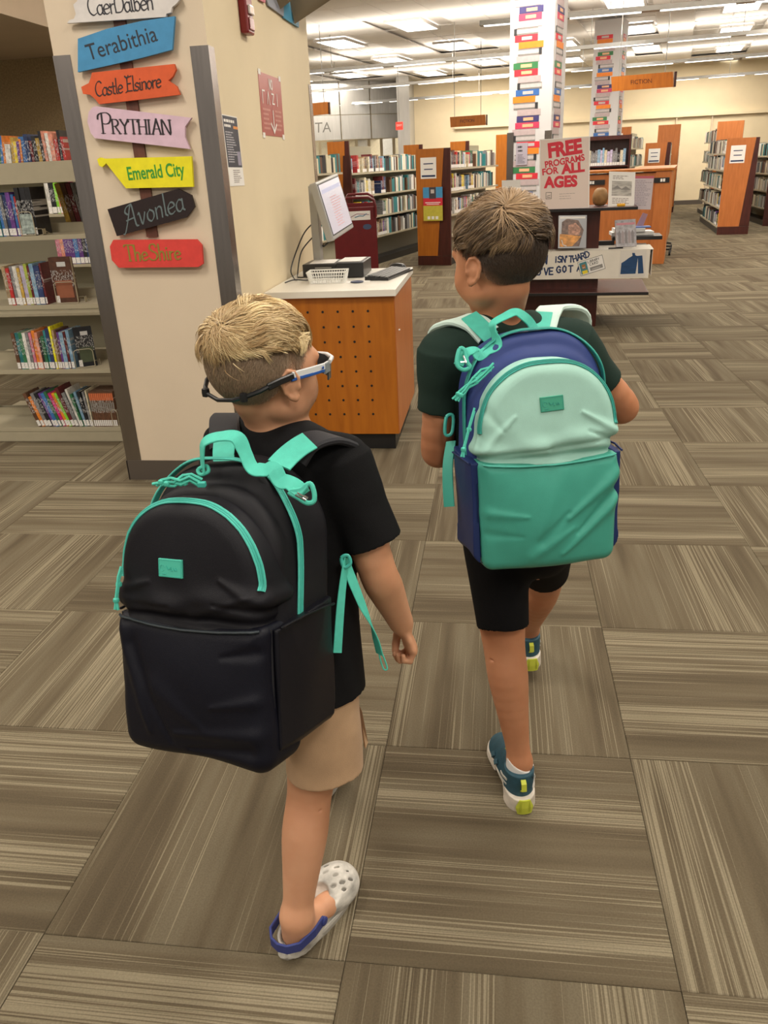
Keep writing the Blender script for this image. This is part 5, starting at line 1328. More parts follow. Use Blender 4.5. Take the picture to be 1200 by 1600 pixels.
    def mesh(s, name, mats, parent=None, loc=(0, 0, 0), mat_fn=None):
        h = s.h; g = vdb.FloatGrid(background=3*h)
        g.copyFromArray(np.ascontiguousarray(np.clip(s.f, -3*h, 3*h)))
        pts, tris, quads = g.convertToPolygons(isovalue=0.0, adaptivity=0.0)
        pts = pts*h + s.lo - V3(loc)
        nq, nt = len(quads), len(tris)
        me = bpy.data.meshes.new(name)
        loops = np.concatenate([quads[:, ::-1].ravel(), tris[:, ::-1].ravel()]).astype(np.int32) if nt else quads[:, ::-1].ravel().astype(np.int32)
        me.vertices.add(len(pts)); me.vertices.foreach_set('co', pts.astype(np.float32).ravel())
        me.loops.add(len(loops)); me.loops.foreach_set('vertex_index', loops)
        starts = np.concatenate([np.arange(nq)*4, nq*4+np.arange(nt)*3]).astype(np.int32)
        me.polygons.add(nq+nt); me.polygons.foreach_set('loop_start', starts)
        me.polygons.foreach_set('use_smooth', np.ones(nq+nt, dtype=bool))
        me.update(calc_edges=True); me.validate()
        # orientation: positive volume
        v = pts; q = quads[:, ::-1]
        vol = np.einsum('ij,ij->i', v[q[:, 0]], np.cross(v[q[:, 1]], v[q[:, 2]])).sum()
        if vol < 0: me.flip_normals()
        s.f = None
        return link(name, me, mats, parent, None)
def rotz(a): a = math.radians(a); c, s_ = math.cos(a), math.sin(a); return np.array([[c, -s_, 0], [s_, c, 0], [0, 0, 1.]])
def rotx(a): a = math.radians(a); c, s_ = math.cos(a), math.sin(a); return np.array([[1., 0, 0], [0, c, -s_], [0, s_, c]])
def roty(a): a = math.radians(a); c, s_ = math.cos(a), math.sin(a); return np.array([[c, 0, s_], [0, 1., 0], [-s_, 0, c]])

def skin_mat(name, col, col2):
    m, nt, b = new_mat(name); N = nt.nodes.new; L = nt.links.new
    tc = N('ShaderNodeTexCoord'); n = N('ShaderNodeTexNoise'); n.inputs['Scale'].default_value = 9; n.inputs['Detail'].default_value = 4
    L(tc.outputs['Object'], n.inputs['Vector'])
    cr = N('ShaderNodeValToRGB'); cr.color_ramp.elements[0].position = .35; cr.color_ramp.elements[1].position = .65
    cr.color_ramp.elements[0].color = (*col, 1); cr.color_ramp.elements[1].color = (*col2, 1); L(n.outputs['Fac'], cr.inputs['Fac'])
    L(cr.outputs['Color'], b.inputs['Base Color']); b.inputs['Roughness'].default_value = .5; b.inputs['Specular IOR Level'].default_value = .35
    b.inputs['Subsurface Weight'].default_value = .12; b.inputs['Subsurface Radius'].default_value = (.01, .004, .002); b.inputs['Subsurface Scale'].default_value = .5
    n2 = N('ShaderNodeTexNoise'); n2.inputs['Scale'].default_value = 260; L(tc.outputs['Object'], n2.inputs['Vector'])
    bp = N('ShaderNodeBump'); bp.inputs['Strength'].default_value = .12; bp.inputs['Distance'].default_value = .001; L(n2.outputs['Fac'], bp.inputs['Height']); L(bp.outputs['Normal'], b.inputs['Normal'])
    return m
def hair_mat(name, rough=.45):
    m, nt, b = new_mat(name); N = nt.nodes.new; L = nt.links.new
    a = N('ShaderNodeVertexColor'); a.layer_name = 'hair_tone'; L(a.outputs['Color'], b.inputs['Base Color'])
    b.inputs['Roughness'].default_value = rough; b.inputs['Specular IOR Level'].default_value = .4; b.inputs['Sheen Weight'].default_value = .1
    return m
HAIR = hair_mat('hair_strands')

def head_prims(v, T, k=1.0):
    """T(p) maps head-local metres (x right, y forward, z up) to the world; v is the body volume"""
    O, Q, sc = T
    def P(x, y, z): return O + Q @ (V3(x, y, z)*sc)
    def E(c, r, kk=.01, mode='u', q=None): v.ell(P(*c), V3(r)*sc, Q if q is None else Q@q, kk*sc, mode)
    E((0, -.014, .022), (.0745, .091, .080)); E((0, .026, -.004), (.061, .066, .080), .02)
    E((0, .036, -.060), (.046, .044, .040), .022); E((0, .068, -.084), (.017, .013, .013), .016)
    for s in (-1, 1):
        E((s*.034, .055, -.034), (.027, .025, .030), .02); E((s*.040, .012, -.058), (.020, .036, .020), .02)
    E((0, .078, .022), (.046, .016, .013), .02)
    v.cone(P(0, .090, .002), P(0, .107, -.028), .006*sc, .0095*sc, .010*sc)
    for s in (-1, 1): E((s*.0085, .098, -.032), (.007, .009, .006), .006)
    for s in (-1, 1): E((s*.031, .1, .0), (.016, .013, .011), .010, 's')
    E((0, .091, -.052), (.020, .009, .0045), .005); E((0, .090, -.060), (.017, .009, .005), .005)
    v.cone(P(-.018, .1, -.0562), P(.018, .1, -.0562), .0016*sc, .0016*sc, .003*sc, 's')
    # ears: plate, rim, lobe, hollow
    for s in (-1, 1):
        q = rotz(s*-24) @ rotx(12)
        c = V3(s*.076, -.008, -.014)
        def EP(y, z, x=0.0): return P(*(c + q @ V3(s*x, y*.82, z*.82)))
        v.ell(EP(0, 0), V3(.0045, .0135, .024)*sc, Q@q, .006*sc)
        rim = [EP(.013, -.004, .003), EP(.015, .012, .004), EP(.009, .026, .004), EP(-.004, .030, .004), EP(-.015, .022, .004), EP(-.019, .006, .004), EP(-.016, -.012, .003), EP(-.008, -.024, .002), EP(.003, -.029, .001)]
        for a, b in zip(rim[:-1], rim[1:]): v.cone(a, b, .0031*sc, .0031*sc, .0025*sc)
        v.ell(EP(.002, -.026, .001), V3(.004, .007, .007)*sc, Q@q, .005*sc)
        v.ell(EP(.002, .001, .007), V3(.0045, .0065, .0115)*sc, Q@q, .004*sc, 's')
        v.ell(EP(.013, -.006, .004), V3(.003, .003, .005)*sc, Q@q, .004*sc)
        v.cone(EP(.004, 0, -.010), EP(-.002, 0, -.004), .010*sc, .008*sc, .008*sc)
    return P
def foot_prims(v, heel, toe, ankle, s=1.0):
    heel, toe = V3(heel), V3(toe); d = toe-heel
    v.cone(heel+V3(0, 0, .012)*s, heel+d*.75, .024*s, .022*s, .015); v.cone(heel+d*.7, toe, .024*s, .016*s, .012)
    v.cone(ankle, heel+d*.25, .028*s, .026*s, .02)
def hand_prims(v, wr, pd, side, curl, s=.8, curls=None):
    """wr wrist; pd direction to knuckles; side = direction towards the thumb; curl = direction the palm faces"""
    wr, pd, side = V3(wr), V3(pd)/np.linalg.norm(V3(pd)), V3(side)
    side = side-pd*(side@pd); side /= np.linalg.norm(side); pal = np.cross(pd, side); 
    if pal@V3(curl) < 0: pal = -pal
    Q = np.stack([side, pal, pd], 1)
    L_ = .068*s
    v.ell(wr+pd*L_*.55, V3(.031, .013, .040)*s, Q, .012*s); v.ell(wr+pd*L_*.85, V3(.033, .012, .020)*s, Q, .01*s)
    for i, (off, ln, rr) in enumerate(((.024, .058, .0078), (.008, .066, .0082), (-.008, .061, .0078), (-.023, .048, .0070))):
        b = wr+pd*L_*(1.02-.04*abs(i-1))+side*off*s; p = b; ang = 0
        for j, fr in enumerate((.44, .32, .24)):
            ang += (curls or (50, 60, 35))[j]+i*4
            a = math.radians(ang); d = pd*math.cos(a)+pal*math.sin(a)+side*(.06*(1.5-i)*(1 if j == 0 else 0))
            q = p+d/np.linalg.norm(d)*ln*fr*s; v.cone(p, q, rr*s*(1-.08*j), rr*s*(1-.08*(j+1)), .003*s); p = q
    b = wr+pd*L_*.25+side*.022*s; m = b+(pd*.75+side*.38+pal*.5)*.034*s; e = m+(pd*.85-side*.15+pal*.5)*.024*s; t = e+(pd*.8-side*.45+pal*.4)*.018*s
    v.cone(b, m, .012*s, .0095*s, .008*s); v.cone(m, e, .0095*s, .0085*s, .003*s); v.cone(e, t, .0085*s, .0072*s, .003*s)

# ---- hair
def skull_r(d):   # distance from the head origin to the skull surface along unit dirs d (N,3)
    def er(c, r):
        c = V3(c); r = V3(r); A = ((d/r)**2).sum(1); B = (-(d*c/r**2)).sum(1)*1.0; Cc = ((c/r)**2).sum()-1
        disc = np.maximum(B*B-A*Cc, 0); return (-B+np.sqrt(disc))/A
    return np.maximum(er((0, -.014, .022), (.0745, .091, .080)), er((0, .026, -.004), (.061, .066, .080)))
def hair_line(d):
    """> 0 inside the hair; d unit dirs in head space"""
    az = np.arctan2(d[:, 0], d[:, 1]); a = np.abs(az)      # 0 = front
    el = np.arcsin(np.clip(d[:, 2], -1, 1))
    xs = np.radians([0, 30, 50, 62, 72, 84, 95, 105, 118, 140, 180]); ys = np.radians([38, 37, 30, 14, 2, -4, 8, -12, -34, -50, -60])
    return el-np.interp(a, xs, ys)
def ribbons(name, paths, widths, cols, mat_, parent, O, Q, sc):
    """paths (N,K,3) head-local; flat ribbons facing outwards"""
    N_, K, _ = paths.shape
    t = np.gradient(paths, axis=1); t /= np.linalg.norm(t, axis=2, keepdims=True)+1e-9
    out = paths/np.linalg.norm(paths, axis=2, keepdims=True)
    sd = np.cross(t, out); sd /= np.linalg.norm(sd, axis=2, keepdims=True)+1e-9
    rs = np.random.RandomState(3); tw = rs.normal(0, .5, (N_, 1, 1)); nrm = np.cross(sd, t)
    sd = sd*np.cos(tw)+nrm*np.sin(tw)
    w = widths[:, None, None]*np.linspace(1, .25, K)[None, :, None]
    A = paths-sd*w/2; B = paths+sd*w/2
    V_ = np.stack([A, B], 2).reshape(-1, 3)*sc; V_ = V_ @ Q.T + O
    idx = (np.arange(N_)[:, None]*K+np.arange(K-1)[None, :])*2
    F = np.stack([idx, idx+1, idx+3, idx+2], 2).reshape(-1, 4)
    me = bpy.data.meshes.new(name); me.vertices.add(len(V_)); me.vertices.foreach_set('co', V_.astype(np.float32).ravel())
    me.loops.add(F.size); me.loops.foreach_set('vertex_index', F.astype(np.int32).ravel())
    me.polygons.add(len(F)); me.polygons.foreach_set('loop_start', (np.arange(len(F))*4).astype(np.int32)); me.polygons.foreach_set('use_smooth', np.ones(len(F), bool))
    me.update(calc_edges=True)
    ca = me.color_attributes.new('hair_tone', 'FLOAT_COLOR', 'POINT')
    cc = np.repeat(cols[:, None, :], K*2, 1).reshape(-1, 3); cc = np.concatenate([cc, np.ones((len(cc), 1))], 1)
    ca.data.foreach_set('color', cc.astype(np.float32).ravel())
    o = link(name, me, mat_, parent); o['kind'] = 'stuff'; return o
def make_hair(parent, T, whorl, top_fn, colA, colB, colS, nb, ns, length, fwd, seed, lift=.016, skin=(.5,.3,.2)):
    O, Q, sc = T; rs = np.random.RandomState(seed)
    # scalp cap
    n1, n2 = 96, 56
    th = np.linspace(0, 2*np.pi, n1, endpoint=False); ph = np.linspace(-1.25, np.pi/2-.001, n2)
    TH, PH = np.meshgrid(th, ph, indexing='ij'); d = np.stack([np.sin(TH)*np.cos(PH), np.cos(TH)*np.cos(PH), np.sin(PH)], -1).reshape(-1, 3)
    hl = hair_line(d); top = top_fn(d); thick = .0012+.0*hl+np.clip(top/.25, 0, 1)*.009; thick = np.where(hl > 0, thick*np.clip(hl/.12, .3, 1), -.004)
    R_ = skull_r(d)+thick; V_ = (d*R_[:, None])*sc @ Q.T + O
    ii, jj = np.meshgrid(np.arange(n1), np.arange(n2-1), indexing='ij'); a = (ii*n2+jj).ravel(); b = (((ii+1) % n1)*n2+jj).ravel()
    F = np.stack([a, b, b+1, a+1], 1); keep = hl[F].max(1) > -.02; F = F[keep]
    me = bpy.data.meshes.new('scalp_hair'); me.from_pydata(V_.tolist(), [], F.tolist()); me.update(); me.polygons.foreach_set('use_smooth', [True]*len(me.polygons))
    ca = me.color_attributes.new('hair_tone', 'FLOAT_COLOR', 'POINT')
    el = np.arcsin(d[:, 2]); fade = np.clip((hl)/.35, 0, 1)**.7
    tone = np.where(top[:, None] > 0, V3(colA)*.55, V3(colS))*fade[:, None]*(1)+V3(skin)*(1-fade[:, None])
    tone *= (1+rs.normal(0, .06, (len(tone), 1)))
    ca.data.foreach_set('color', np.concatenate([tone, np.ones((len(tone), 1))], 1).astype(np.float32).ravel())
    capo = link('scalp_hair', me, HAIR, parent)
    # long strands on top
    w = V3(whorl)/np.linalg.norm(V3(whorl))
    d = rs.normal(size=(nb*6, 3)); d /= np.linalg.norm(d, axis=1, keepdims=True)
    d = d[(top_fn(d) > -.03) & (hair_line(d) > .02)][:nb-900]; wd = w+rs.normal(0, .16, (900, 3)); wd /= np.linalg.norm(wd, axis=1, keepdims=True); d = np.concatenate([d, wd]); n = len(d); K = 8
    L_ = length*rs.uniform(.7, 1.1, n)*np.clip(.45+top_fn(d)*1.3, .4, 1.0)*np.clip(1.25-1.0*np.clip(d[:, 1], 0, 1), .35, 1)
    # clumps share direction noise
    cd = rs.normal(size=(260, 3)); cd /= np.linalg.norm(cd, axis=1, keepdims=True)
    near = (d @ cd.T).argmax(1); cn = rs.normal(0, .36, (260, 3))[near]; cl_ = rs.uniform(.55, 1.3, 260)[near]; cs = rs.normal(0, 1, 260)[near]
    paths = np.zeros((n, K, 3)); cur = d.copy(); rl = rs.uniform(.5, 1, n)
    for k in range(K):
        s = k/(K-1); lf = .0060+lift*cl_*rl*np.clip(1.35-cur[:, 1], .45, 1)*np.sin(np.pi*min(1, s*.72+.12))*(.55+.45*np.clip(top_fn(d)*2.5, 0, 1))
        paths[:, k] = cur*(skull_r(cur)+lf)[:, None]
        away = cur-w*(cur@w)[:, None]; away /= np.linalg.norm(away, axis=1, keepdims=True)+.15
        dist = np.arccos(np.clip(cur@w, -1, 1)); swirl = np.cross(cur, away)*(.7*np.exp(-dist/.5))[:, None]
        t = away*1.0+swirl+V3(0, 1, 0)*fwd*np.clip(dist-.1, 0, 1)[:, None]+cn*.8+rs.normal(0, .07, (n, 3)); t -= cur*(t*cur).sum(1)[:, None]; t /= np.linalg.norm(t, axis=1, keepdims=True)
        cur = cur+t*(L_/(K-1)/.09)[:, None]; cur /= np.linalg.norm(cur, axis=1, keepdims=True)
    mix_ = np.clip(.42+.22*rs.normal(size=n)+.30*cs+.45*(d[:, 2]-.6)+.25*d[:, 1], 0, 1)[:, None]
    cols = V3(colA)*(1-mix_)+V3(colB)*mix_
    ribbons('top_hair', paths, rs.uniform(.0009, .0015, n), cols, HAIR, parent, O, Q, sc)
    # clipped sides
    d = rs.normal(size=(ns*5, 3)); d /= np.linalg.norm(d, axis=1, keepdims=True)
    hl = hair_line(d); d = d[(top_fn(d) < .10) & (hl > rs.uniform(0, .25, len(hl)))][:ns]; n = len(d)
    K = 3; paths = np.zeros((n, K, 3)); cur = d.copy(); Ls = rs.uniform(.005, .010, n)*np.clip(hair_line(d)/.5, .35, 1)
    for k in range(K):
        paths[:, k] = cur*(skull_r(cur)+.0012+.0011*k)[:, None]
        t = V3(0, -.25, -1)+rs.normal(0, .25, (n, 3)); t -= cur*(t*cur).sum(1)[:, None]; t /= np.linalg.norm(t, axis=1, keepdims=True)
        cur = cur+t*(Ls/(K-1)/.09)[:, None]; cur /= np.linalg.norm(cur, axis=1, keepdims=True)
    f = np.clip(hair_line(d)/.5, 0, 1)[:, None]*.8+.2; m2 = rs.uniform(.75, 1.35, (n, 1))
    cols = (V3(colS)*f+V3(skin)*(1-f))*m2
    ribbons('clipped_hair', paths, rs.uniform(.0006, .0010, n), cols, HAIR, parent, O, Q, sc)

def xmat(O, Q, sc=1.0):
    M = Matrix([[*(Q[i]*sc), O[i]] for i in range(3)] + [[0, 0, 0, 1]]); return M

# =============================================================== YOUNGER BOY (left)
HV = .0027
pl = empty('person', (-0.381, 1.091, 0.000), 0, 'younger boy with short blond hair, black shirt and khaki shorts, walking', 'person')
def par(o, p):
    """parent while keeping the world-space geometry in place"""
    o.parent = p; o.matrix_parent_inverse = Matrix.Translation(p.location).inverted(); return o
SKL = skin_mat('skin_fair', (.56, .275, .155), (.64, .34, .205))
QT = rotz(-17.4) @ rotx(-10)
Rv = QT[:, 0]; Fv = QT[:, 1]
nb_ = V3(-.366, 1.268, .972); pel = V3(-.345, 1.160, .57); chest = V3(-.356, 1.232, .85)
shR = V3(-.248, 1.205, .930); shL = V3(-.458, 1.290, .935)
elR = V3((-0.194, 1.179, 0.745)); wrR = V3((-0.164, 1.239, 0.605)); knR = V3((-0.315, 1.086, 0.400))
elL = V3(-.525, 1.31, .755); wrL = V3(-.47, 1.41, .655)
hipR = pel + Rv*.052 - V3(0, 0, .03); hipL = pel - Rv*.052 - V3(0, 0, .03)
kR = V3((-0.333, 1.116, 0.315)); aR = V3((-0.359, 1.034, 0.085)); kL = V3(-.405, 1.36, .34); aL = V3(-.395, 1.45, .085)
THL = (V3((-0.374, 1.246, 1.075)), rotz(-34) @ rotx(-6) @ roty(0), .97)
v = Vol((-.68, .85, -.005), (-.02, 1.72, 1.27), HV)
v.ell(pel, (.085, .066, .075), QT); v.taper(pel, chest, QT, (.080, .060), (.098, .070), .03)
v.ell(chest, (.100, .070, .105), QT, .03); v.cone(nb_ - Fv*.0, chest+V3(0, 0, .04), .045, .07, .04)
for s in (shR, shL): v.cone(chest+V3(0, 0, .05)+(s-chest)*.3, s, .05, .036, .03)
v.cone(nb_-V3(0, 0, .01), THL[0]+THL[1]@V3(0, -.020, -.045), .039, .037, .012)
v.cone(nb_-V3(0, .0, .005)+Fv*(-.012), nb_+Rv*.05-V3(0, 0, .025), .036, .03, .03); v.cone(nb_-V3(0, 0, .005), nb_-Rv*.05-V3(0, 0, .025), .036, .03, .03)
for s, e, w in ((shR, elR, wrR), (shL, elL, wrL)):
    v.limb([s, s+(e-s)*.5, e, e+(w-e)*.3, e+(w-e)*.7, w], [.037, .0345, .0305, .0300, .0240, .0200])
hand_prims(v, wrR, V3(.28, .1, -1), V3(-.35, .9, .1), V3(-1, -.1, -.1), .84, (30, 72, 55))
hand_prims(v, wrL, V3(.3, .5, .3), V3(.7, .1, .6), V3(.4, -.5, .2), .80, (60, 75, 45))
for h_, kn, an in ((hipR, kR, aR), (hipL, kL, aL)):
    d = an-kn; bk = V3(0, -.008, 0)
    v.limb([h_, h_+(kn-h_)*.5, kn, kn+d*.30+bk, kn+d*.62+bk*.6, kn+d*.85, an], [.062, .054, .0405, .0410, .0330, .0275, .0285], .015)
# hollow of the knee with its two tendons
v.cone(kR+V3(-.026, -.0345, -.012), kR+V3(0, -.0415, -.014), .0016, .0016, .004, 's'); v.cone(kR+V3(0, -.0415, -.014), kR+V3(.026, -.0335, -.012), .0016, .0016, .004, 's')
htR, ttR = V3((-0.364, 1.029, 0.040)), V3((-0.299, 1.141, 0.036))
foot_prims(v, htR, htR+(ttR-htR)*.93, aR, .92); foot_prims(v, (-.40, 1.43, .045), (-.385, 1.59, .04), aL, .92)
v.cone(aR-V3(0, 0, .0), htR+V3(0, 0, .005), .022, .022, .014)
P_L = head_prims(v, THL)
body = v.mesh('body', SKL, None); par(body, pl)
SKL_tone = (.50, .30, .19)
top_L = lambda d: np.arcsin(np.clip(d[:, 2], -1, 1))-np.interp(np.abs(np.arctan2(d[:, 0], d[:, 1])), np.radians([0, 50, 90, 130, 180]), np.radians([26, 34, 34, 26, 22]))
hr_n = len(bpy.data.objects)
hp_ = empty('hair', (0, 0, 0)); par(hp_, pl); hp_['label'] = 'short blond hair swept from the crown, clipped sides'
make_hair(hp_, THL, (.10, -.70, .62), top_L, (.40, .255, .11), (.98, .80, .46), (.27, .185, .115), 11000, 18000, .050, .6, 5, .015, SKL_tone)
for s in (-1, 1):
    e = MB().lathe([(.0002, -.012)] + [(.012*math.sin(PI*k/8), -.012*math.cos(PI*k/8)) for k in range(1, 8)] + [(.0002, .012)], (0, 0, 0), 16).build('eye', mat('eye_white', (.8,.78,.76), .2), None, smooth=True)
    e.matrix_world = Matrix(); e.data.transform(xmat(P_L(s*.031, .073, .0), THL[1])); par(e, pl)
    e = MB().lathe([(.0055, 0), (.0045, .0012), (.001, .0016)], (0, 0, 0), 14).build('iris', mat('iris_brown', (.06,.03,.015), .2), None)
    e.data.transform(xmat(P_L(s*.031, .0845, .0), THL[1]) @ Matrix.Rotation(-PI/2, 4, 'X')); par(e, pl)

# black T-shirt
def cloth_mat(name, col, rough=.85, bump=.35, bscale=900, sheen=.0, noise=.05):
    return mat(name, col, rough, noise=noise, nscale=14, bump=bump, bscale=bscale, sheen=sheen, spec=.15)
v = Vol((-.68, .95, .48), (-.05, 1.45, 1.03), .003)
v.taper(pel-V3(0, 0, .05), chest+V3(0, 0, .03), QT, (.124, .104), (.112, .080), .02)
v.cone(nb_-V3(0, 0, .02), nb_+V3(0, 0, .0), .046, .044, .012)
v.ell(chest+V3(0, 0, .03), (.115, .082, .088), QT, .03); v.cone(nb_-V3(0, 0, .03), chest+V3(0, 0, .06), .052, .075, .03)
v.folds(.0034, 4, .5, dirs=(1, .3, .25))
seR = shR+(elR-shR)*.66+V3(.010, .0, -.012); seL = shL+(elL-shL)*.62
for s, e in ((shR, seR), (shL, seL)):
    v.cone(chest+V3(0, 0, .055)+(s-chest)*.35, s, .058, .044, .025); v.cone(s, s+(e-s)*.3, .044, .045, .02); v.taper(s, e, QT, (.045, .047), (.051, .054), .02)
v.cone(nb_-V3(0, 0, .02)+Rv*-.02, nb_+Rv*.06-V3(0, 0, .03), .035, .035, .02)
for s, e in ((shR, seR), (shL, seL)): dd = (e-s)/np.linalg.norm(e-s); v.taper(e-dd*.03, e+dd*.02, QT, (.045, .048), (.046, .049), 0, 's')
v.plane(pel+V3(0, 0, -.048), (-.02, .0, -1))
sh_ = v.mesh('t_shirt', cloth_mat('shirt_black', (.007, .007, .008)), None); par(sh_, pl)
# collar rib
def ring(name, c, Q, rx, ry, r, m, parent, n=40, tilt=0.0):
    pts = [V3(c)+Q@V3(rx*math.cos(2*PI*k/n), ry*math.sin(2*PI*k/n), tilt*math.sin(2*PI*k/n)) for k in range(n+1)]
    o = MB().tube(pts, r, 8, caps=False).build(name, m, None, smooth=True); return par(o, parent)
ring('collar', nb_+V3(0, 0, .002), QT, .047, .047, .0055, cloth_mat('shirt_black_rib', (.014, .014, .015)), pl)
# khaki shorts
v = Vol((-.60, .95, .33), (-.12, 1.42, .66), .003)
v.ell(pel, (.096, .076, .085), QT, .02); v.ell(pel-V3(0, -.01, .060), (.096, .074, .060), QT, .03)
hmR = V3((-0.302, 1.127, 0.365)); hmL = hipL+(kL-hipL)*.78
for h_, e, w in ((hipR, hmR, (.070, .070)), (hipL, hmL, (.060, .060))): v.taper(h_+V3(0, 0, .03), e, QT, (.060, .070), w, .03)
v.folds(.0035, 8, .7, dirs=(1, 0, .4))
for h_, e in ((hipR, hmR), (hipL, hmL)): dd = (e-h_)/np.linalg.norm(e-h_); v.taper(e-dd*.035, e+dd*.02, QT, (.061, .062), (.063, .064), 0, 's')
kh = cloth_mat('khaki_twill', (.50, .33, .20), .85, .3, 700, .1, .12)
o = v.mesh('shorts', kh, None); par(o, pl)
# side vent flap with its own edge
fl0 = [(-0.268, 1.192, 0.470), (-0.250, 1.176, 0.500), (-0.235, 1.170, 0.460), (-0.229, 1.176, 0.385), (-0.233, 1.170, 0.375), (-0.238, 1.178, 0.420), (-0.258, 1.187, 0.445)]
fc = [V3(p)+V3(.0, 0, 0) for p in fl0]
n_ = len(fc); vs = [tuple(p) for p in fc] + [tuple(p+V3(-.004, .006, 0)) for p in fc]
o = raw('side_vent_flap', vs, [tuple(range(n_)), tuple(range(2*n_-1, n_-1, -1))]+[(i, (i+1) % n_, (i+1) % n_+n_, i+n_) for i in range(n_)], kh); par(o, pl)

# clogs
def clog(parent, heel, toe, up=V3(0, 0, 1), strap='heel', label=None):
    heel, toe = V3(heel), V3(toe); f_ = toe-heel; f_[2] = 0; f_ /= np.linalg.norm(f_); L_ = np.linalg.norm((toe-heel)[:2]); r_ = np.cross(f_, V3(0, 0, 1))
    t = empty('clog', tuple(heel), 0); par(t, parent)
    if label: t['label'] = label
    Q = np.stack([r_, f_, V3(0, 0, 1)], 1); g = V3(heel[0], heel[1], 0)
    def W(x, y, z): return g+Q@V3(x, y, z)
    v = Vol(np.minimum(g, g+f_*L_)-V3(.09, .09, .005), np.maximum(g, g+f_*L_)+V3(.09, .09, .10), .0022)
    # upper
    v.ell(W(0, L_*.66, .034), (.043, .064, .036), Q, .01); v.ell(W(.004, L_*.74, .030), (.046, .052, .030), Q, .02)
    v.taper(W(0, L_*.22, .008), W(0, L_*.22, .045), Q, (.034, .052), (.035, .054), .012)
    v.taper(W(0, L_*.45, .004), W(0, L_*.45, .040), Q, (.034, .055), (.033, .06), .02)
    v.op(lambda X, Y, Z: -(Z-.004), v.lo, v.lo+v.n*v.h, 0, 'i')
    # mouth of the shoe
    v.ell(W(0, L_*.20, .052), (.027, .045, .040), Q, .006, 's'); v.ell(W(0, L_*.40, .062), (.028, .045, .034), Q, .006, 's')
    # vents
    for (x, y, z) in ((.02, .62, .067), (.028, .70, .060), (.034, .78, .05), (.01, .72, .07), (-.012, .70, .07), (.036, .66, .05), (.0, .80, .062), (.02, .82, .053), (-.03, .66, .055), (-.022, .78, .058)):
        v.ell(W(x, L_*y, z), (.0035, .007, .009), Q@rotz(-25), .002, 's')
    for k in range(5): v.ell(W(-.02+.010*k, -.002+abs(k-2)*.002, .030), (.0032, .008, .010), Q@rotz((k-2)*14), .002, 's')
    o = v.mesh('upper', mat('clog_marble', (.52, .50, .46), .55, noise=.5, nscale=26, stretch=(1, 1, 2)), None); par(o, t)
    sole = []
    for k in range(28):
        a = 2*PI*k/28; y = math.sin(a); x = math.cos(a)*(.040+.006*y); sole.append((x + .004*y, y))
    vs = []
    for z, s_ in ((.0, .96), (.014, 1.03), (.020, 1.0)):
        for x, y in sole: vs.append(tuple(W(x*s_, L_*.485+y*(L_*.515)*s_, z)))
    fs = [tuple(range(27, -1, -1)), tuple(56+k for k in range(28))]+[(i*28+k, i*28+(k+1) % 28, (i+1)*28+(k+1) % 28, (i+1)*28+k) for i in range(2) for k in range(28)]
    par(raw('sole', vs, fs, mat('clog_sole', (.45, .43, .39), .7), smooth=False), t)
    pts = [W(.036, L_*.34, .045), W(.040, L_*.20, .050), W(.034, L_*.02, .052), W(.018, -L_*.055, .053), W(0, -L_*.075, .053), W(-.018, -L_*.055, .053), W(-.034, L_*.02, .052), W(-.040, L_*.20, .050), W(-.036, L_*.34, .045)]
    par(MB().tube([Vector(p) for p in pts], 1, flat=(.022, .005), up=[Vector((0, 0, 1)).cross(Vector(pts[min(i+1, 8)]-pts[max(i-1, 0)])).normalized() for i in range(9)]).build('heel_strap', mat('strap_blue', (.03, .045, .20), .5), None), t)
    for s in (-1, 1):
        m_ = MB().lathe([(.009, -.003), (.009, .002), (.006, .004)], (0, 0, 0), 14); o = m_.build('rivet', mat('strap_blue', ()), None)
        o.data.transform(xmat(W(s*.039, L_*.34, .045), Q) @ Matrix.Rotation(s*PI/2, 4, 'Y')); par(o, t)
    return t
clog(pl, (-0.381, 1.007, 0.000), (-0.292, 1.212, 0.000), label='grey marbled clog with blue heel strap on the rear foot')
clog(pl, (-.405, 1.41, 0), (-.385, 1.605, 0))

# =============================================================== OLDER BOY (right)
pr = empty('person', (0.058, 1.481, 0.000), 0, 'older boy with brown hair, dark green shirt and black shorts, walking', 'person')
SKR = skin_mat('skin_tan', (.47, .20, .10), (.55, .255, .138))
QR = rotz(18) @ rotx(-6); Rw = QR[:, 0]; Fw = QR[:, 1]
nb2 = V3(.005, 1.655, 1.065); ch2 = V3(.022, 1.635, .94); pe2 = V3(.055, 1.60, .63)
s2L = V3(-.105, 1.590, 1.020); s2R = V3(.150, 1.673, 1.020)
e2L = V3((-0.120, 1.591, 0.815)); w2L = V3(-.06, 1.73, .90); e2R = V3((0.271, 1.723, 0.870)); w2R = V3(.145, 1.80, .90)
h2L = pe2-Rw*.056-V3(0, 0, .03); h2R = pe2+Rw*.056-V3(0, 0, .03)
k2L = V3((0.025, 1.532, 0.375)); a2L = V3((0.065, 1.478, 0.095)); k2R = V3(.125, 1.80, .40); a2R = V3((0.100, 1.978, 0.140))
THR = (V3((0.002, 1.631, 1.194)), rotz(44) @ rotx(-8), 1.0)
v = Vol((-.28, 1.32, -.005), (.36, 2.30, 1.37), HV)
v.ell(pe2, (.088, .068, .08), QR); v.taper(pe2, ch2, QR, (.084, .062), (.104, .074), .03); v.ell(ch2, (.106, .074, .11), QR, .03)
v.cone(nb2, ch2+V3(0, 0, .05), .047, .07, .04)
for s in (s2R, s2L): v.cone(ch2+V3(0, 0, .06)+(s-ch2)*.3, s, .052, .038, .03)
v.cone(nb2-V3(0, 0, .01), THR[0]+THR[1]@V3(0, -.026, -.055), .040, .037, .012)
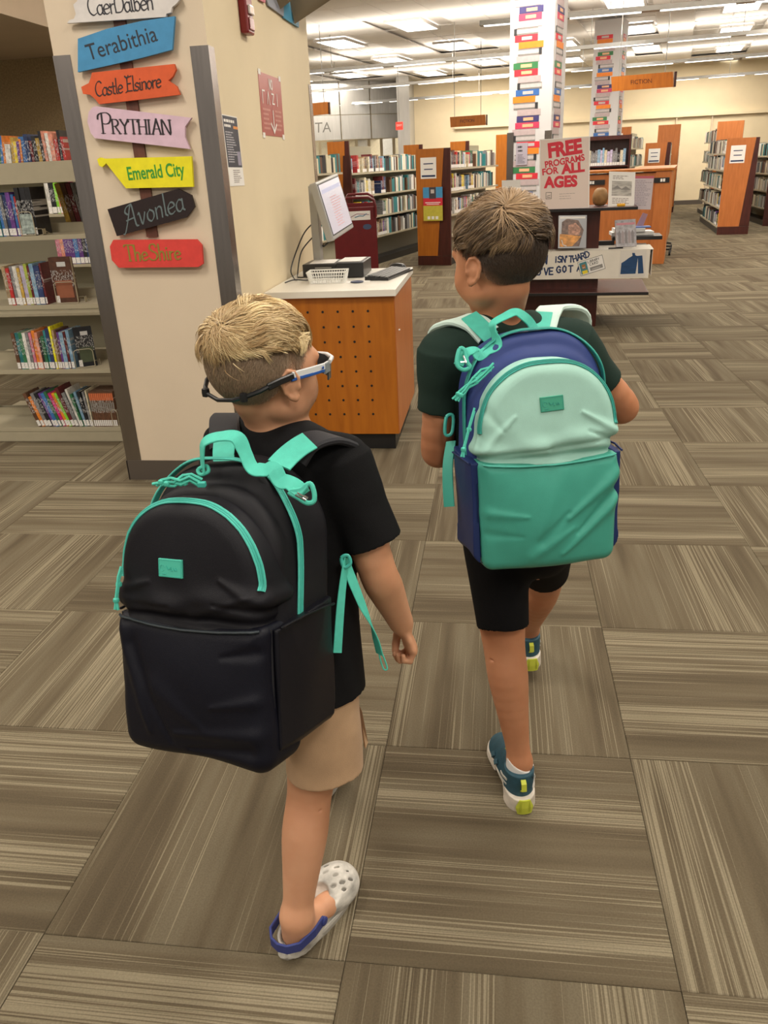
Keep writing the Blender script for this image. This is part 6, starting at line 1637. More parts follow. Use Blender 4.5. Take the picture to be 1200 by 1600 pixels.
v.cone(nb2-V3(0, 0, .006), nb2+Rw*.055-V3(0, 0, .03), .038, .03, .03); v.cone(nb2-V3(0, 0, .006), nb2-Rw*.055-V3(0, 0, .03), .038, .03, .03)
for s, e, w in ((s2R, e2R, w2R), (s2L, e2L, w2L)):
    v.limb([s, s+(e-s)*.5, e, e+(w-e)*.3, e+(w-e)*.7, w], [.037, .035, .0335, .0315, .0250, .0210])
hand_prims(v, w2L, V3(.25, .5, .8), V3(.3, -.8, .5), V3(.9, -.2, -.2), .86, (62, 80, 50))
hand_prims(v, w2R, V3(-.25, .3, .9), V3(-.3, -.8, .3), V3(-.9, -.2, -.2), .86, (62, 80, 50))
for h_, kn, an in ((h2L, k2L, a2L), (h2R, k2R, a2R)):
    d = an-kn; bk = V3(0, -.007, 0)
    v.limb([h_, h_+(kn-h_)*.5, kn, kn+d*.26+bk, kn+d*.60+bk*.6, kn+d*.84, an], [.064, .056, .0450, .0430, .0325, .0260, .0270], .015)
v.cone(k2L+V3(-.030, -.036, -.012), k2L+V3(0, -.0455, -.014), .0016, .0016, .004, 's'); v.cone(k2L+V3(0, -.0455, -.014), k2L+V3(.030, -.036, -.012), .0016, .0016, .004, 's')
foot_prims(v, (0.066, 1.471, 0.045), (0.047, 1.595, 0.036), a2L, .80); foot_prims(v, a2R+V3(0, -.02, -.04), a2R+V3(-.02, .10, -.05), a2R, .85)
P_R = head_prims(v, THR)
body2 = v.mesh('body', SKR, None); par(body2, pr)
top_R = lambda d: np.arcsin(np.clip(d[:, 2], -1, 1))-np.interp(np.abs(np.arctan2(d[:, 0], d[:, 1])), np.radians([0, 50, 90, 130, 180]), np.radians([30, 30, 20, 18, 16]))
hp2 = empty('hair', (0, 0, 0)); par(hp2, pr); hp2['label'] = 'brown hair swept up and forward over dark clipped sides'
make_hair(hp2, THR, (-.22, -.55, .80), top_R, (.075, .043, .020), (.40, .265, .145), (.062, .038, .024), 11000, 18000, .056, .85, 9, .018, (.36, .19, .11))
for s in (-1, 1):
    e = MB().lathe([(.0002, -.012)] + [(.012*math.sin(PI*k/8), -.012*math.cos(PI*k/8)) for k in range(1, 8)] + [(.0002, .012)], (0, 0, 0), 16).build('eye', mat('eye_white', ()), None, smooth=True)
    e.data.transform(xmat(P_R(s*.031, .073, .0), THR[1])); par(e, pr)
    e = MB().lathe([(.0055, 0), (.0045, .0012), (.001, .0016)], (0, 0, 0), 14).build('iris', mat('iris_brown', ()), None)
    e.data.transform(xmat(P_R(s*.031, .0845, .0), THR[1]) @ Matrix.Rotation(-PI/2, 4, 'X')); par(e, pr)
# dark green T-shirt
v = Vol((-.28, 1.42, .52), (.36, 1.90, 1.13), .003)
v.taper(pe2-V3(0, 0, .05), ch2+V3(0, 0, .03), QR, (.125, .106), (.120, .086), .02)
v.ell(ch2+V3(0, 0, .03), (.122, .087, .092), QR, .03); v.cone(nb2-V3(0, 0, .03), ch2+V3(0, 0, .06), .056, .08, .03)
v.folds(.0036, 14, .5, dirs=(1, .2, .4))
g2L = s2L+(e2L-s2L)*.56+V3(-.004, 0, 0); g2R = s2R+(e2R-s2R)*.62
for s, e in ((s2R, g2R), (s2L, g2L)):
    v.cone(ch2+V3(0, 0, .065)+(s-ch2)*.35, s, .06, .046, .025); v.cone(s, s+(e-s)*.3, .046, .046, .02); v.taper(s, e, QR, (.046, .047), (.043, .047), .02)
for s, e in ((s2R, g2R), (s2L, g2L)): dd = (e-s)/np.linalg.norm(e-s); v.taper(e-dd*.03, e+dd*.02, QR, (.038, .041), (.038, .042), 0, 's')
v.plane(pe2+V3(0, 0, -.040), (0, .0, -1)); v.cone(nb2-V3(0, 0, .02), nb2+V3(0, 0, .0), .049, .047, .012)
gm_ = cloth_mat('shirt_green', (.017, .034, .027)); o = v.mesh('t_shirt', gm_, None); par(o, pr)
ring('collar', nb2+V3(0, 0, .002), QR, .050, .050, .0055, cloth_mat('shirt_green_rib', (.012, .030, .024)), pr)
# black shorts
v = Vol((-.20, 1.36, .38), (.30, 1.98, .72), .003)
v.ell(pe2, (.102, .082, .085), QR, .02); v.ell(pe2-V3(0, -.01, .060), (.100, .078, .062), QR, .03)
m2L = V3((0.022, 1.520, 0.435)); m2R = h2R+(k2R-h2R)*.72
for h_, e in ((h2L, m2L), (h2R, m2R)): v.taper(h_+V3(0, 0, .03), e, QR, (.072, .078), (.058, .060), .03)
v.folds(.003, 18, .6, dirs=(1, 0, .4))
for h_, e in ((h2L, m2L), (h2R, m2R)): dd = (e-h_)/np.linalg.norm(e-h_); v.taper(e-dd*.03, e+dd*.02, QR, (.052, .054), (.053, .055), 0, 's')
o = v.mesh('shorts', cloth_mat('shorts_black', (.005, .005, .006)), None); par(o, pr)
# sock and sneaker
def sneaker(parent, heel, toe, label=None, lift=0.0, pitch=0.0):
    heel, toe = V3(heel), V3(toe); f_ = toe-heel; f_[2] = 0; L_ = np.linalg.norm(f_); f_ /= L_; r_ = np.cross(f_, V3(0, 0, 1))
    Q = np.stack([r_, f_, V3(0, 0, 1)], 1); Q2 = Q@rotx(pitch); g = V3(heel[0], heel[1], lift)
    t = empty('sneaker', tuple(g), 0); par(t, parent)
    if label: t['label'] = label
    Q = Q2
    def W(x, y, z): return g+Q@V3(x, y, z)
    def vol():
        return Vol(np.minimum(g, g+f_*L_)-V3(.09, .09, .012), np.maximum(g, g+f_*L_)+V3(.09, .09, .14), .0024)
    def upper(v, o=0.0):
        v.taper(W(0, L_*.18, .018), W(0, L_*.19, .090), Q, (.034+o, .038+o), (.034+o, .040+o), .01)
        v.ell(W(0, L_*.55, .035), (.036+o, .085+o, .034+o), Q, .02); v.ell(W(.0, L_*.78, .028), (.038+o, .048+o, .024+o), Q, .02)
        v.cone(W(0, L_*.35, .07), W(0, L_*.7, .048), .024+o, .022+o, .015)
    v = vol(); upper(v); v.ell(W(0, L_*.23, .106), (.029, .033, .030), Q, .006, 's')
    v.op(lambda X, Y, Z: -((X-g[0])*Q[0, 2]+(Y-g[1])*Q[1, 2]+(Z-g[2])*Q[2, 2]-.012), v.lo, v.lo+v.n*v.h, 0, 'i')
    par(v.mesh('upper', mat('sneaker_teal', (.018, .075, .11), .6, noise=.15, nscale=60, bump=.4, bscale=800), None), t)
    # midsole: thick sculpted wedge, taller at the heel
    v = vol(); v.taper(W(0, L_*.16, 0.002), W(0, L_*.14, .040), Q, (.037, .045), (.034, .042), .01); v.taper(W(0, L_*.5, 0.002), W(0, L_*.5, .026), Q, (.036, .10), (.036, .10), .015)
    v.taper(W(0, L_*.78, .004), W(0, L_*.78, .022), Q, (.044, .058), (.042, .056), .015)
    v.ell(W(-.02, L_*.38, .008), (.02, .05, .01), Q, .01, 's')
    for s in (-1, 1): v.cone(W(s*.040, L_*.05, .02), W(s*.042, L_*.4, .012), .003, .003, .003, 's')
    v.ell(W(0, L_*.17, .062), (.03, .038, .026), Q, .004, 's')
    par(v.mesh('midsole', mat('midsole_white', (.68, .62, .54), .6, noise=.15, nscale=40), None), t)
    lm = mat('lime_rubber', (.55, .60, .06), .5)
    # heel patch, pull tab, side stripes, swoosh panels
    vs = []
    for i in range(7):
        a = (i-3)*.17; 
        for z, rr, wd in ((.004, .046, .8), (.022, .0475, 1.0), (.042, .0455, .62)):
            vs.append(tuple(W(math.sin(a*wd)*rr*.86, L_*.155-math.cos(a*wd)*rr*1.02-.0045, z)))
    fs = [(i*3+j, (i+1)*3+j, (i+1)*3+j+1, i*3+j+1) for i in range(6) for j in range(2)]
    o = raw('heel_patch', vs, fs, lm); sm = o.modifiers.new('thick', 'SOLIDIFY'); sm.thickness = .004; sm.offset = 0; par(o, t)
    for i in range(9):
        x = -.012+.003*i; par(MB().tube([W(x, L_*.155-.0525, .010), W(x, L_*.155-.0535, .024), W(x*.9, L_*.155-.0515, .038)], .0008, 5).build('heel_rib', mat('lime_dark', (.38, .42, .03), .5), None), t)
    par(MB().tube([W(0, L_*.17-.034, .052), W(0, L_*.17-.046, .062), W(0, L_*.17-.043, .078), W(0, L_*.17-.03, .086)], 1, flat=(.012, .004), up=tuple(f_)).build('pull_tab', lm, None), t)
    wm = mat('panel_grey', (.45, .44, .40), .6)
    for s in (-1, 1):
        for (y0, z0, y1, z1, w_) in ((.02, .070, .22, .052, .006), (.03, .055, .3, .032, .004), (.38, .05, .46, .03, .012), (.5, .05, .58, .028, .012)):
            m_ = .036 if y0 > .3 else .033
            a, b = W(s*m_, L_*(.1+y0), z0), W(s*(m_+.002), L_*(.1+y1), z1)
            par(MB().tube([a, (a+b)/2+Q@V3(s*.002, 0, 0), b], 1, flat=(w_, .003), up=tuple(r_)).build('side_stripe', wm if y0 < .3 else mat('sneaker_stripe', (.05, .13, .18), .6), None), t)
    par(MB().tube([W(-.008, L_*.42, .090), W(.0, L_*.36, .101), W(.008, L_*.30, .098)], 1, flat=(.03, .004), up=tuple(f_)).build('tongue', lm, None), t)
    return t, W, Q
s1_, Ws, Qs = sneaker(pr, (0.073, 1.429, 0.000), (0.021, 1.660, 0.000), 'white and teal running shoe with lime heel on the rear foot')
v = Vol(a2L-V3(.06, .06, .07), a2L+V3(.06, .06, .07), .0022)
v.cone(a2L+V3(0, 0, .012), a2L-V3(-.001, .004, .055), .0310, .0345, .0); v.ell(Ws(0, .035, .055), (.027, .03, .03), Qs, .01); v.plane(a2L+V3(0, 0, .010), (.5, -.15, 1)); v.cone(a2L, a2L+V3(0, 0, .05), .0275, .030, 0, 's')
o = v.mesh('sock', mat('sock_white', (.75, .73, .71), .8, bump=.4, bscale=600), None); par(o, pr)
for k in range(3):
    a = Ws(.024, .012+.006*k, .082-.004*k); b = Ws(.0285, .034+.004*k, .068-.006*k)
    par(MB().tube([a, (a+b)/2+V3(.001, -.001, .001), b], 1, flat=(.004, .002), up=(1, 0, 0)).build('sock_logo', M_['ink'], None), pr)
sneaker(pr, a2R+V3(.006, -.045, 0), a2R+V3(-.035, .15, 0), None, .045, 0)
o = None

# ================================================================ BACKPACKS
def fabric(name, col, rough=.5, sheen=.1, coat=0.0):
    return mat(name, col, rough, noise=.04, nscale=30, bump=.25, bscale=1100, sheen=0.0, spec=.22)
W2, H2 = .14, .43
def out2(x, z, w, z0, z1, rt, rb):
    """2-D rounded outline, generous radii at the top"""
    zc = (z0+z1)/2; hz = (z1-z0)/2; zz = z-zc
    r = np.where(zz > 0, rt, rb); qx = np.abs(x)-w+r; qz = np.abs(zz)-hz+r
    return np.minimum(np.maximum(qx, qz), 0)+np.sqrt(np.maximum(qx, 0)**2+np.maximum(qz, 0)**2)-r
def puff(v, w, z0, z1, rt, rb, y0, y1, re, k=.01, mode='u', bulge=0.0):
    yc = (y0+y1)/2; hy = (y1-y0)/2
    def fn(X, Y, Z):
        b = bulge*np.clip(1-(X/w)**2, 0, 1)*np.clip(1-((Z-(z0+z1)/2)/((z1-z0)/2))**2, 0, 1)
        d2 = out2(X*1.0, Z, w, z0, z1, rt, rb)+re; dy = np.abs(Y+b*.5-yc)-(hy+b*.5)+re
        return np.minimum(np.maximum(d2, dy), 0)+np.sqrt(np.maximum(d2, 0)**2+np.maximum(dy, 0)**2)-re
    return v.op(fn, v.lo, v.lo+v.n*v.h, k, mode)
def field(v):
    f = v.f.copy(); lo, h = v.lo.copy(), v.h
    def front(x, z):   # outermost y of the pack at (x, z)
        i = int(round((x-lo[0])/h)); k = int(round((z-lo[2])/h)); col = f[i, :, k]
        j = np.argmax(col < 0)
        if col[j] >= 0: return None
        a, b = col[j-1], col[j]; return lo[1]+(j-1+a/(a-b+1e-9))*h
    def nrm(p):
        i, j, k = [int(np.clip(round((p[q]-lo[q])/h), 2, f.shape[q]-3)) for q in range(3)]
        g = V3(f[i+2, j, k]-f[i-2, j, k], f[i, j+2, k]-f[i, j-2, k], f[i, j, k+2]-f[i, j, k-2]); return g/(np.linalg.norm(g)+1e-9)
    return front, nrm
def arch(w, z0, z1, rt, zlow, n=40, inset=0.0):
    w -= inset; z1 -= inset; rt -= inset; pts = [(-w, zlow+(z1-rt-zlow)*t/8) for t in range(8)]
    pts += [(-w+rt-rt*math.cos(a), z1-rt+rt*math.sin(a)) for a in np.linspace(0, PI/2, n//2)]
    pts += [(w-rt+rt*math.sin(a), z1-rt+rt*math.cos(a)) for a in np.linspace(0, PI/2, n//2)]
    pts += [(w, z1-rt-(z1-rt-zlow)*t/8) for t in range(1, 9)]
    return pts
def strap_mesh(name, pts, w, th, m, parent, ups=None, n=5, stitch=None):
    """smooth strap through control points"""
    P_ = [Vector(p) for p in pts]; U_ = [Vector(u) for u in ups] if ups is not None else None; out = []; uo = []
    for i in range(len(P_)-1):
        for q in range(n):
            t = q/n; p0 = P_[max(i-1, 0)]; p1 = P_[i]; p2 = P_[i+1]; p3 = P_[min(i+2, len(P_)-1)]
            out.append(.5*((2*p1)+(-p0+p2)*t+(2*p0-5*p1+4*p2-p3)*t*t+(-p0+3*p1-3*p2+p3)*t**3))
            if U_: uo.append(U_[i].lerp(U_[i+1], t).normalized())
    out.append(P_[-1]); 
    if U_: uo.append(U_[-1].normalized())
    o = MB().tube(out, 1, flat=(w, th), up=uo if U_ else (0, 0, 1)).build(name, m, None, smooth=True)
    if parent is not None: o.parent = parent
    return o
def cord_pull(parent, pts, m, name='zip_pull', r=.0021):
    P_ = [Vector(p) for p in pts]
    m_ = MB(); off = Vector((0, 0, .0032))
    m_.tube([p+off*.5 for p in P_], r, 6).tube([p-off*.5+Vector((.0015, 0, 0)) for p in P_], r, 6)
    e = P_[-1]; d = (P_[-1]-P_[-2]).normalized()
    for k, rr in enumerate((.0042, .0052, .0042)): m_.lathe([(.0005, -rr), (rr*.8, -rr*.5), (rr, 0), (rr*.8, rr*.5), (.0005, rr)], e-d*(.010-.004*k), 8)
    m_.tube([e, e+d*.012], r, 6).tube([e+Vector((.002, 0, 0)), e+d*.011+Vector((.004, 0, -.001))], r, 6)
    o = m_.build(name, m, None, smooth=True); o.parent = parent; return o
def backpack(label, p0, M3, sc, D, cm_, side, seed, top_w=.135):
    t = empty('backpack', (0, 0, 0), 0, label, 'backpack')
    t.matrix_world = Matrix([[*(V3(M3[i])*sc), p0[i]] for i in range(3)]+[[0, 0, 0, 1]])
    h = .0026; dm = D*.60          # depth of the main compartment
    full = Vol((-.17, -D-.04, -.03), (.17, .03, .46), h)
    v = Vol((-.17, -D-.04, -.03), (.17, .03, .46), h)
    puff(v, .137, .0, .432, .120, .035, -dm, 0.0, .024, 0)
    puff(v, .134, .0, .40, .115, .03, -D+.045, -dm+.03, .02, .012)
    v.folds(.0035, seed, .6, dirs=(.6, .3, .3)); full.f = v.f.copy()
    v.mesh('main_compartment', cm_['main'], None).parent = t
    # upper front pocket
    v = Vol((-.17, -D-.05, .12), (.17, .0, .42), h)
    puff(v, .132, .165, .382, .118, .02, -D+.002, -D*.55, .026, 0, bulge=.012)
    r1, r2 = np.random.RandomState(seed), 0
    def flapfold(X, Y, Z):      # fullness that folds over the lower pocket's edge
        return -.006*np.exp(-((Z-.232-.012*np.sin(X*14))/.016)**2)+.010*np.exp(-((Z-.207)/.009)**2)-.0022*np.sin(X*60+Z*70)*np.exp(-((Z-.225)/.03)**2)
    v.op(flapfold, v.lo, v.lo+v.n*v.h, 0, 'd'); v.folds(.0026, seed+1, .5, dirs=(.2, .3, 1))
    for c_ in cm_['creases_up']: v.crease(*c_)
    full.f[:, :, :] = full.f; sl, _ = full.win(v.lo+1e-6, v.lo+(v.n-1)*v.h-1e-6)
    FU = Vol(v.lo, v.lo+(v.n-1)*v.h, h); FU.f = v.f.copy(); frontU, nU = field(FU)
    v.mesh('front_pocket', cm_['upper'], None).parent = t
    # lower front pocket
    v = Vol((-.17, -D-.05, -.03), (.17, .0, .26), h)
    puff(v, .1345, -.010, .205, .012, .026, -D-.004, -D*.5, .022, 0, bulge=.016)
    v.folds(.0034, seed+2, .5, dirs=(1, .2, .8))
    for c_ in cm_['creases_low']: v.crease(*c_)
    v.op(lambda X, Y, Z: Z-.207+.010*np.cos(X*11), v.lo, v.lo+v.n*v.h, 0, 'i')
    FL = Vol(v.lo, v.lo+(v.n-1)*v.h, h); FL.f = v.f.copy(); frontL, nL = field(FL)
    v.mesh('lower_pocket', cm_['lower'], None).parent = t
    # side pockets
    for s in (-1, 1):
        v = Vol((-.17, -D-.02, -.03), (.17, .02, .26), h)
        def fn(X, Y, Z, s=s):
            b = .008*np.clip(1-((Y+D*.5)/(D*.42))**2, 0, 1)*np.clip(Z/.2, 0, 1)
            dx = np.abs(X*s-.139-b*.5)-(.0055+b*.5); dy = np.abs(Y+D*.49)-D*.405; dz = np.abs(Z-.10)-.108-.008*np.sin((Y+D*.5)*14)
            q = np.maximum(np.maximum(dx, dy), dz); return q
        v.op(fn, v.lo, v.lo+v.n*v.h, 0); v.op(lambda X, Y, Z: out2(X*1.0, Z, .150, .0, .5, .02, .045), v.lo, v.lo+v.n*v.h, 0, 'i'); v.folds(.0022, seed+4+s, .6, dirs=(.2, 1, .4))
        v.mesh('side_pocket', cm_['side'], None).parent = t
        o = MB().tube([(s*(.149), -D*.88, .203), (s*.155, -D*.6, .2085), (s*.155, -D*.35, .2085), (s*.149, -D*.10, .203)], .0022, 6).build('pocket_binding', cm_['side'], None, smooth=True); o.parent = t
    # lower pocket edge binding and side piping
    pts = []
    for x in np.linspace(-.128, .128, 30):
        z = .203-.010*math.cos(x*11); y = frontL(x, z-.006)
        if y is not None: pts.append((x, y-.0012, z))
    MB().tube(pts, .0022, 6).build('pocket_edge_binding', cm_['bind'], t, smooth=True)
    for s in (-1, 1):
        pts = []
        for z in np.linspace(.010, .20, 24):
            x = s*(.1345-(0.020*max(0, (.04-z)/.04)**2)); 
            pts.append((x, -D+.020, z))
        MB().tube(pts, .0022, 6).build('piping', cm_['pipe'], t, smooth=True)
    pts = [(x, -D+.018, -.004+.022*max(0, (abs(x)-.105)/.03)**2) for x in np.linspace(-.13, .13, 24)]
    MB().tube(pts, .0022, 6).build('bottom_piping', cm_['pipe'], t, smooth=True)
    # zips
    def zipper(nm, P3, N3, w):
        o = MB().tube([Vector(p) for p in P3], 1, flat=(w, .0030), up=[Vector(n) for n in N3]).build(nm, cm_['zip'], t, smooth=True)
        tt = [Vector(P3[min(i+1, len(P3)-1)])-Vector(P3[max(i-1, 0)]) for i in range(len(P3))]
        for s in (-1, 1):
            pp = [Vector(p)+Vector(n)*.0018+tt[i].cross(Vector(n)).normalized()*s*w*.16 for i, (p, n) in enumerate(zip(P3, N3))]
            c = MB().tube(pp, .0013, 6).build('zip_coil', cm_['zipd'], None, smooth=True); c.parent = o
        return o
    a2 = arch(.132, .165, .382, .118, .256, inset=.0035); P3 = []; N3 = []
    for x, z in a2:
        y = frontU(x, z)
        if y is None: continue
        n = nU((x, y, z)); P3.append(V3(x, y, z)+n*.0016); N3.append(n)
    P3 = [sum(P3[max(0, i-2):i+3])/len(P3[max(0, i-2):i+3]) for i in range(len(P3))]; N3 = [sum(N3[max(0, i-2):i+3]) for i in range(len(N3))]; N3 = [n/np.linalg.norm(n) for n in N3]
    zipper('pocket_zip', P3, N3, .0115)
    a2 = arch(.137, .0, .432, .120, .205, n=50); P3 = []; N3 = []
    for i, (x, z) in enumerate(a2):
        a, b = a2[max(i-1, 0)], a2[min(i+1, len(a2)-1)]; n = V3(-(b[1]-a[1]), 0, b[0]-a[0]); n /= np.linalg.norm(n)
        P3.append(V3(x, -dm+.016+.004*math.sin(i*.35), z)+n*(.0022)); N3.append(n)
    zipper('main_zip', P3, N3, .0145)
    # rubber badge
    bx, bz = cm_['badge']; y = frontU(bx, bz); n = nU((bx, y, bz))
    zax = Vector(n); xax = Vector((1, 0, 0)); xax = (xax-zax*xax.dot(zax)).normalized(); yax = zax.cross(xax)
    if yax.z < 0: yax = -yax
    Mb = Matrix([[xax[i], yax[i], zax[i], (bx, y, bz)[i]] for i in range(3)]+[[0, 0, 0, 1]]) @ Matrix.Rotation(cm_.get('badge_rot', 0), 4, 'Z')
    o = MB().box(-.022, -.0135, -.004, .022, .0135, .0028, 0, .001).build('rubber_badge', cm_['rubber'], t); o.data.transform(Mb)
    m_ = MB(); 
    for (u0, v0, u1, v1) in ((-.0205, -.012, .0205, -.0115), (-.0205, .0115, .0205, .012), (-.0205, -.012, -.020, .012), (.020, -.012, .0205, .012)): m_.box(u0, v0, .0028, u1, v1, .0032)
    m_.tube([(-.014+.004*math.cos(a), .0+.0045*math.sin(a), .003) for a in np.linspace(0, 5.5, 14)], .0004, 5)
    o2 = m_.build('badge_emboss', cm_['zipd'], None); o2.data.transform(Mb); o2.parent = o
    strokes('badge_emboss', [[(-.006,.003),(-.003,-.002)],[(-.003,-.002),(.0,.0)],[(.002,.002),(.002,-.003),(.005,-.003)],[(.007,.001),(.009,-.003)],[(.011,.001),(.013,-.002),(.010,-.002)],[(-.014,-.0085),(-.008,-.0085)]], Mb @ Matrix.Translation((0, 0, .0028)), cm_['zipd'], o, .0009)
    return t
TEALW = mat('teal_webbing', (.075, .56, .44), .6, noise=.06, nscale=80, bump=.5, bscale=1600)
TEALZ = mat('teal_zip', (.09, .60, .50), .55, noise=.08, nscale=120, bump=.6, bscale=1500)
TEALD = mat('teal_coil', (.05, .44, .37), .5)
PACKM = dict(
  L=dict(main=fabric('pack_charcoal', (.0085, .0083, .0115), .55), upper=fabric('pack_black', (.0075, .0073, .0110), .52), lower=fabric('pack_black_navy', (.0040, .0045, .0105), .48), side=fabric('pack_side_black', (.006, .006, .010), .4),
         bind=mat('binding_dark', (.012, .022, .03), .5), pipe=mat('piping_black', (.008, .008, .012), .45), zip=TEALZ, zipd=TEALD, rubber=mat('teal_rubber', (.07, .50, .38), .45), badge=(-.014, .283), badge_rot=0.0,
         creases_up=[(.13,.24,.07,.27,.008,.006),(.13,.225,.06,.235,.006,-.006),(-.13,.24,-.06,.26,.008,.005),(-.12,.22,-.02,.225,.006,-.005),(.02,.215,.12,.25,.007,.004)],
         creases_low=[(-.12,.18,-.07,.03,.012,.005),(-.10,.16,-.03,.02,.010,-.004),(.12,.17,.07,.16,.008,-.005),(.12,.10,.05,.085,.008,.004),(.12,.05,-.02,.035,.010,.005),(.11,.025,.0,.012,.008,-.005),(-.05,.10,.03,.05,.016,.004)]),
  R=dict(main=fabric('pack_blue', (.030, .050, .185), .5), upper=fabric('pack_mint', (.36, .62, .545), .42), lower=fabric('pack_teal', (.060, .34, .265), .36), side=fabric('pack_navy', (.016, .030, .115), .45),
         bind=mat('binding_teal', (.06, .42, .34), .5), pipe=mat('piping_navy', (.014, .026, .10), .5), zip=mat('teal_zip2', (.04, .40, .34), .5, noise=.08, nscale=120, bump=.6, bscale=1500), zipd=mat('teal_coil2', (.03, .30, .25), .5), rubber=mat('green_rubber', (.045, .33, .22), .45), badge=(.0, .305), badge_rot=.05,
         creases_up=[(.13,.245,.06,.285,.007,.006),(.13,.225,.07,.25,.006,-.006),(-.13,.225,-.07,.285,.008,.005),(-.13,.215,.0,.222,.006,-.006),(.0,.222,.13,.232,.006,-.005),(-.12,.30,-.09,.26,.008,-.003)],
         creases_low=[(.13,.165,.03,.09,.011,.007),(.13,.135,.05,.06,.009,-.006),(.13,.115,.02,.02,.010,.006),(-.02,.05,.03,.10,.010,-.004),(-.12,.11,-.05,.10,.008,.004),(-.12,.07,-.06,.062,.007,-.003),(.02,.18,-.03,.06,.016,.003),(-.04,.02,.04,.07,.010,.004)]))
ML = [[0.96350, 0.26600, -0.04500], [-0.24300, 0.92870, 0.27650], [0.11600, -0.25600, 0.96100]]
_q = np.linalg.qr(np.array(ML)); ML = rotz(-3) @ (_q[0]*np.sign(np.diag(_q[1]))) @ roty(1.0)
pkL = backpack('black backpack with teal zips and webbing on the younger boy', (-.380, 1.072, .532), ML, 1.0, .192, PACKM['L'], 1, 21)
MR = [[0.95249, -0.30308, -0.03021], [0.30415, 0.94116, 0.14735], [-0.01622, -0.14954, 0.98862]]
pkR = backpack('blue mint and teal backpack on the older boy', (.060, 1.528, .640), MR, 1.0, .155, PACKM['R'], -1, 33)

def wpar(o, t):    # world-space mesh hung under the pack
    bpy.context.view_layer.update(); o.parent = t; o.matrix_parent_inverse = t.matrix_world.inverted(); return o
def wl(p): return Vector(p)
def wstrap(t, name, pts, w, th, m, ups, n=6): o = strap_mesh(name, pts, w, th, m, None, ups, n); return wpar(o, t)
def clip_hook(t, name, pts, m, r=.0038):
    P_ = [Vector(p) for p in pts]; out = []
    k = len(P_)
    for i in range(k):
        for q in range(5):
            s_ = q/5; p0, p1, p2, p3 = P_[i-1], P_[i], P_[(i+1) % k], P_[(i+2) % k]
            out.append(.5*((2*p1)+(-p0+p2)*s_+(2*p0-5*p1+4*p2-p3)*s_*s_+(-p0+3*p1-3*p2+p3)*s_**3))
    out.append(out[0]); return wpar(MB().tube(out, r, 8, caps=False).build(name, m, None, smooth=True), t)
CAMP = Vector((0, 0, 1.374))
def face(p, k=.5):   # up vector leaning to where the webbing's flat side faces
    return None
# ---------- younger boy's straps
bk_ = (.25, -.75, .6)
wstrap(pkL, 'strap_webbing', [(-0.319, 1.086, 0.970), (-0.309, 1.106, 0.978), (-0.296, 1.121, 0.986), (-0.281, 1.135, 0.992)], .040, .003, TEALW, [(.12, -.45, .9)]*4)
pad = mat('pad_charcoal', (.012, .012, .018), .7, bump=.4, bscale=900)
wstrap(pkL, 'shoulder_strap', [(-0.308, 1.135, 0.963), (-0.289, 1.150, 0.983), (-0.261, 1.173, 0.984), (-0.240, 1.205, 0.962), (-0.235, 1.241, 0.930), (-.232, 1.268, .90), (-.240, 1.285, .82), (-.245, 1.25, .74), (-.262, 1.20, .67)], .055, .012, pad,
       [(0, -.4, 1), (0, -.2, 1), (.1, .1, 1), (.2, .3, 1), (.3, .7, .6), (.2, 1, .2), (.3, 1, 0), (.8, .6, 0), (1, 0, 0)])
wstrap(pkL, 'strap_webbing', [(-0.407, 1.095, 0.957), (-0.416, 1.121, 0.969), (-0.421, 1.142, 0.980), (-0.426, 1.165, 0.984)], .036, .003, TEALW, [(0, -1, .3), (0, -1, .3), (0, -.8, .6), (0, -.4, 1)])
wstrap(pkL, 'shoulder_strap', [(-0.425, 1.159, 0.971), (-0.431, 1.179, 0.980), (-.462, 1.275, .985), (-.468, 1.33, .965), (-.470, 1.36, .90), (-.465, 1.34, .80), (-.455, 1.27, .70)], .050, .012, pad,
       [(0, -.4, 1), (0, -.2, 1), (0, .1, 1), (0, .6, .8), (0, 1, .1), (-.3, 1, 0), (-1, .4, 0)])
wstrap(pkL, 'carry_handle', [(-0.429, 1.063, 0.967), (-0.429, 1.068, 0.991), (-0.424, 1.072, 1.011), (-0.399, 1.074, 1.019), (-0.374, 1.072, 1.018), (-0.362, 1.065, 0.998), (-0.350, 1.053, 0.979), (-0.332, 1.049, 0.976), (-0.316, 1.047, 0.979), (-0.306, 1.040, 0.964), (-0.292, 1.038, 0.961), (-0.279, 1.033, 0.954), (-0.271, 1.028, 0.946)], .024, .003, TEALW,
       [(-.9, -.5, 0), (-.9, -.5, .1), (-.6, -.4, .7), (0, -.3, 1), (.3, -.5, .9), (.9, -.6, .2), (.8, -.6, .4), (.1, -.6, 1), (.2, -.7, .7), (.6, -.8, .3), (.1, -.6, 1), (.3, -.8, .6), (.3, -.8, .6)])
wstrap(pkL, 'webbing_keeper', [(-0.287, 1.027, 0.954), (-0.277, 1.025, 0.950), (-0.266, 1.031, 0.960)], .010, .006, TEALW, [(.2, -.8, .6)]*3)
clip_hook(pkL, 'clip_hook', [(-0.290, 1.026, 0.952), (-0.274, 1.028, 0.955), (-0.261, 1.033, 0.962), (-0.255, 1.029, 0.951), (-0.255, 1.024, 0.939), (-0.264, 1.021, 0.937), (-0.277, 1.023, 0.944)], TEALW)
wpar(MB().tube([(-0.280, 1.020, 0.950), (-0.265, 1.018, 0.942)], .0016, 6).tube([(-0.277, 1.020, 0.953), (-0.262, 1.019, 0.945)], .0016, 6).build('clip_gate', M_['chrome'], None), pkL)
clip_hook(pkL, 'handle_ring', [(-0.435, 1.061, 0.972), (-0.423, 1.063, 0.977), (-0.419, 1.058, 0.970), (-0.428, 1.055, 0.966), (-0.433, 1.057, 0.967)], TEALW, .003)
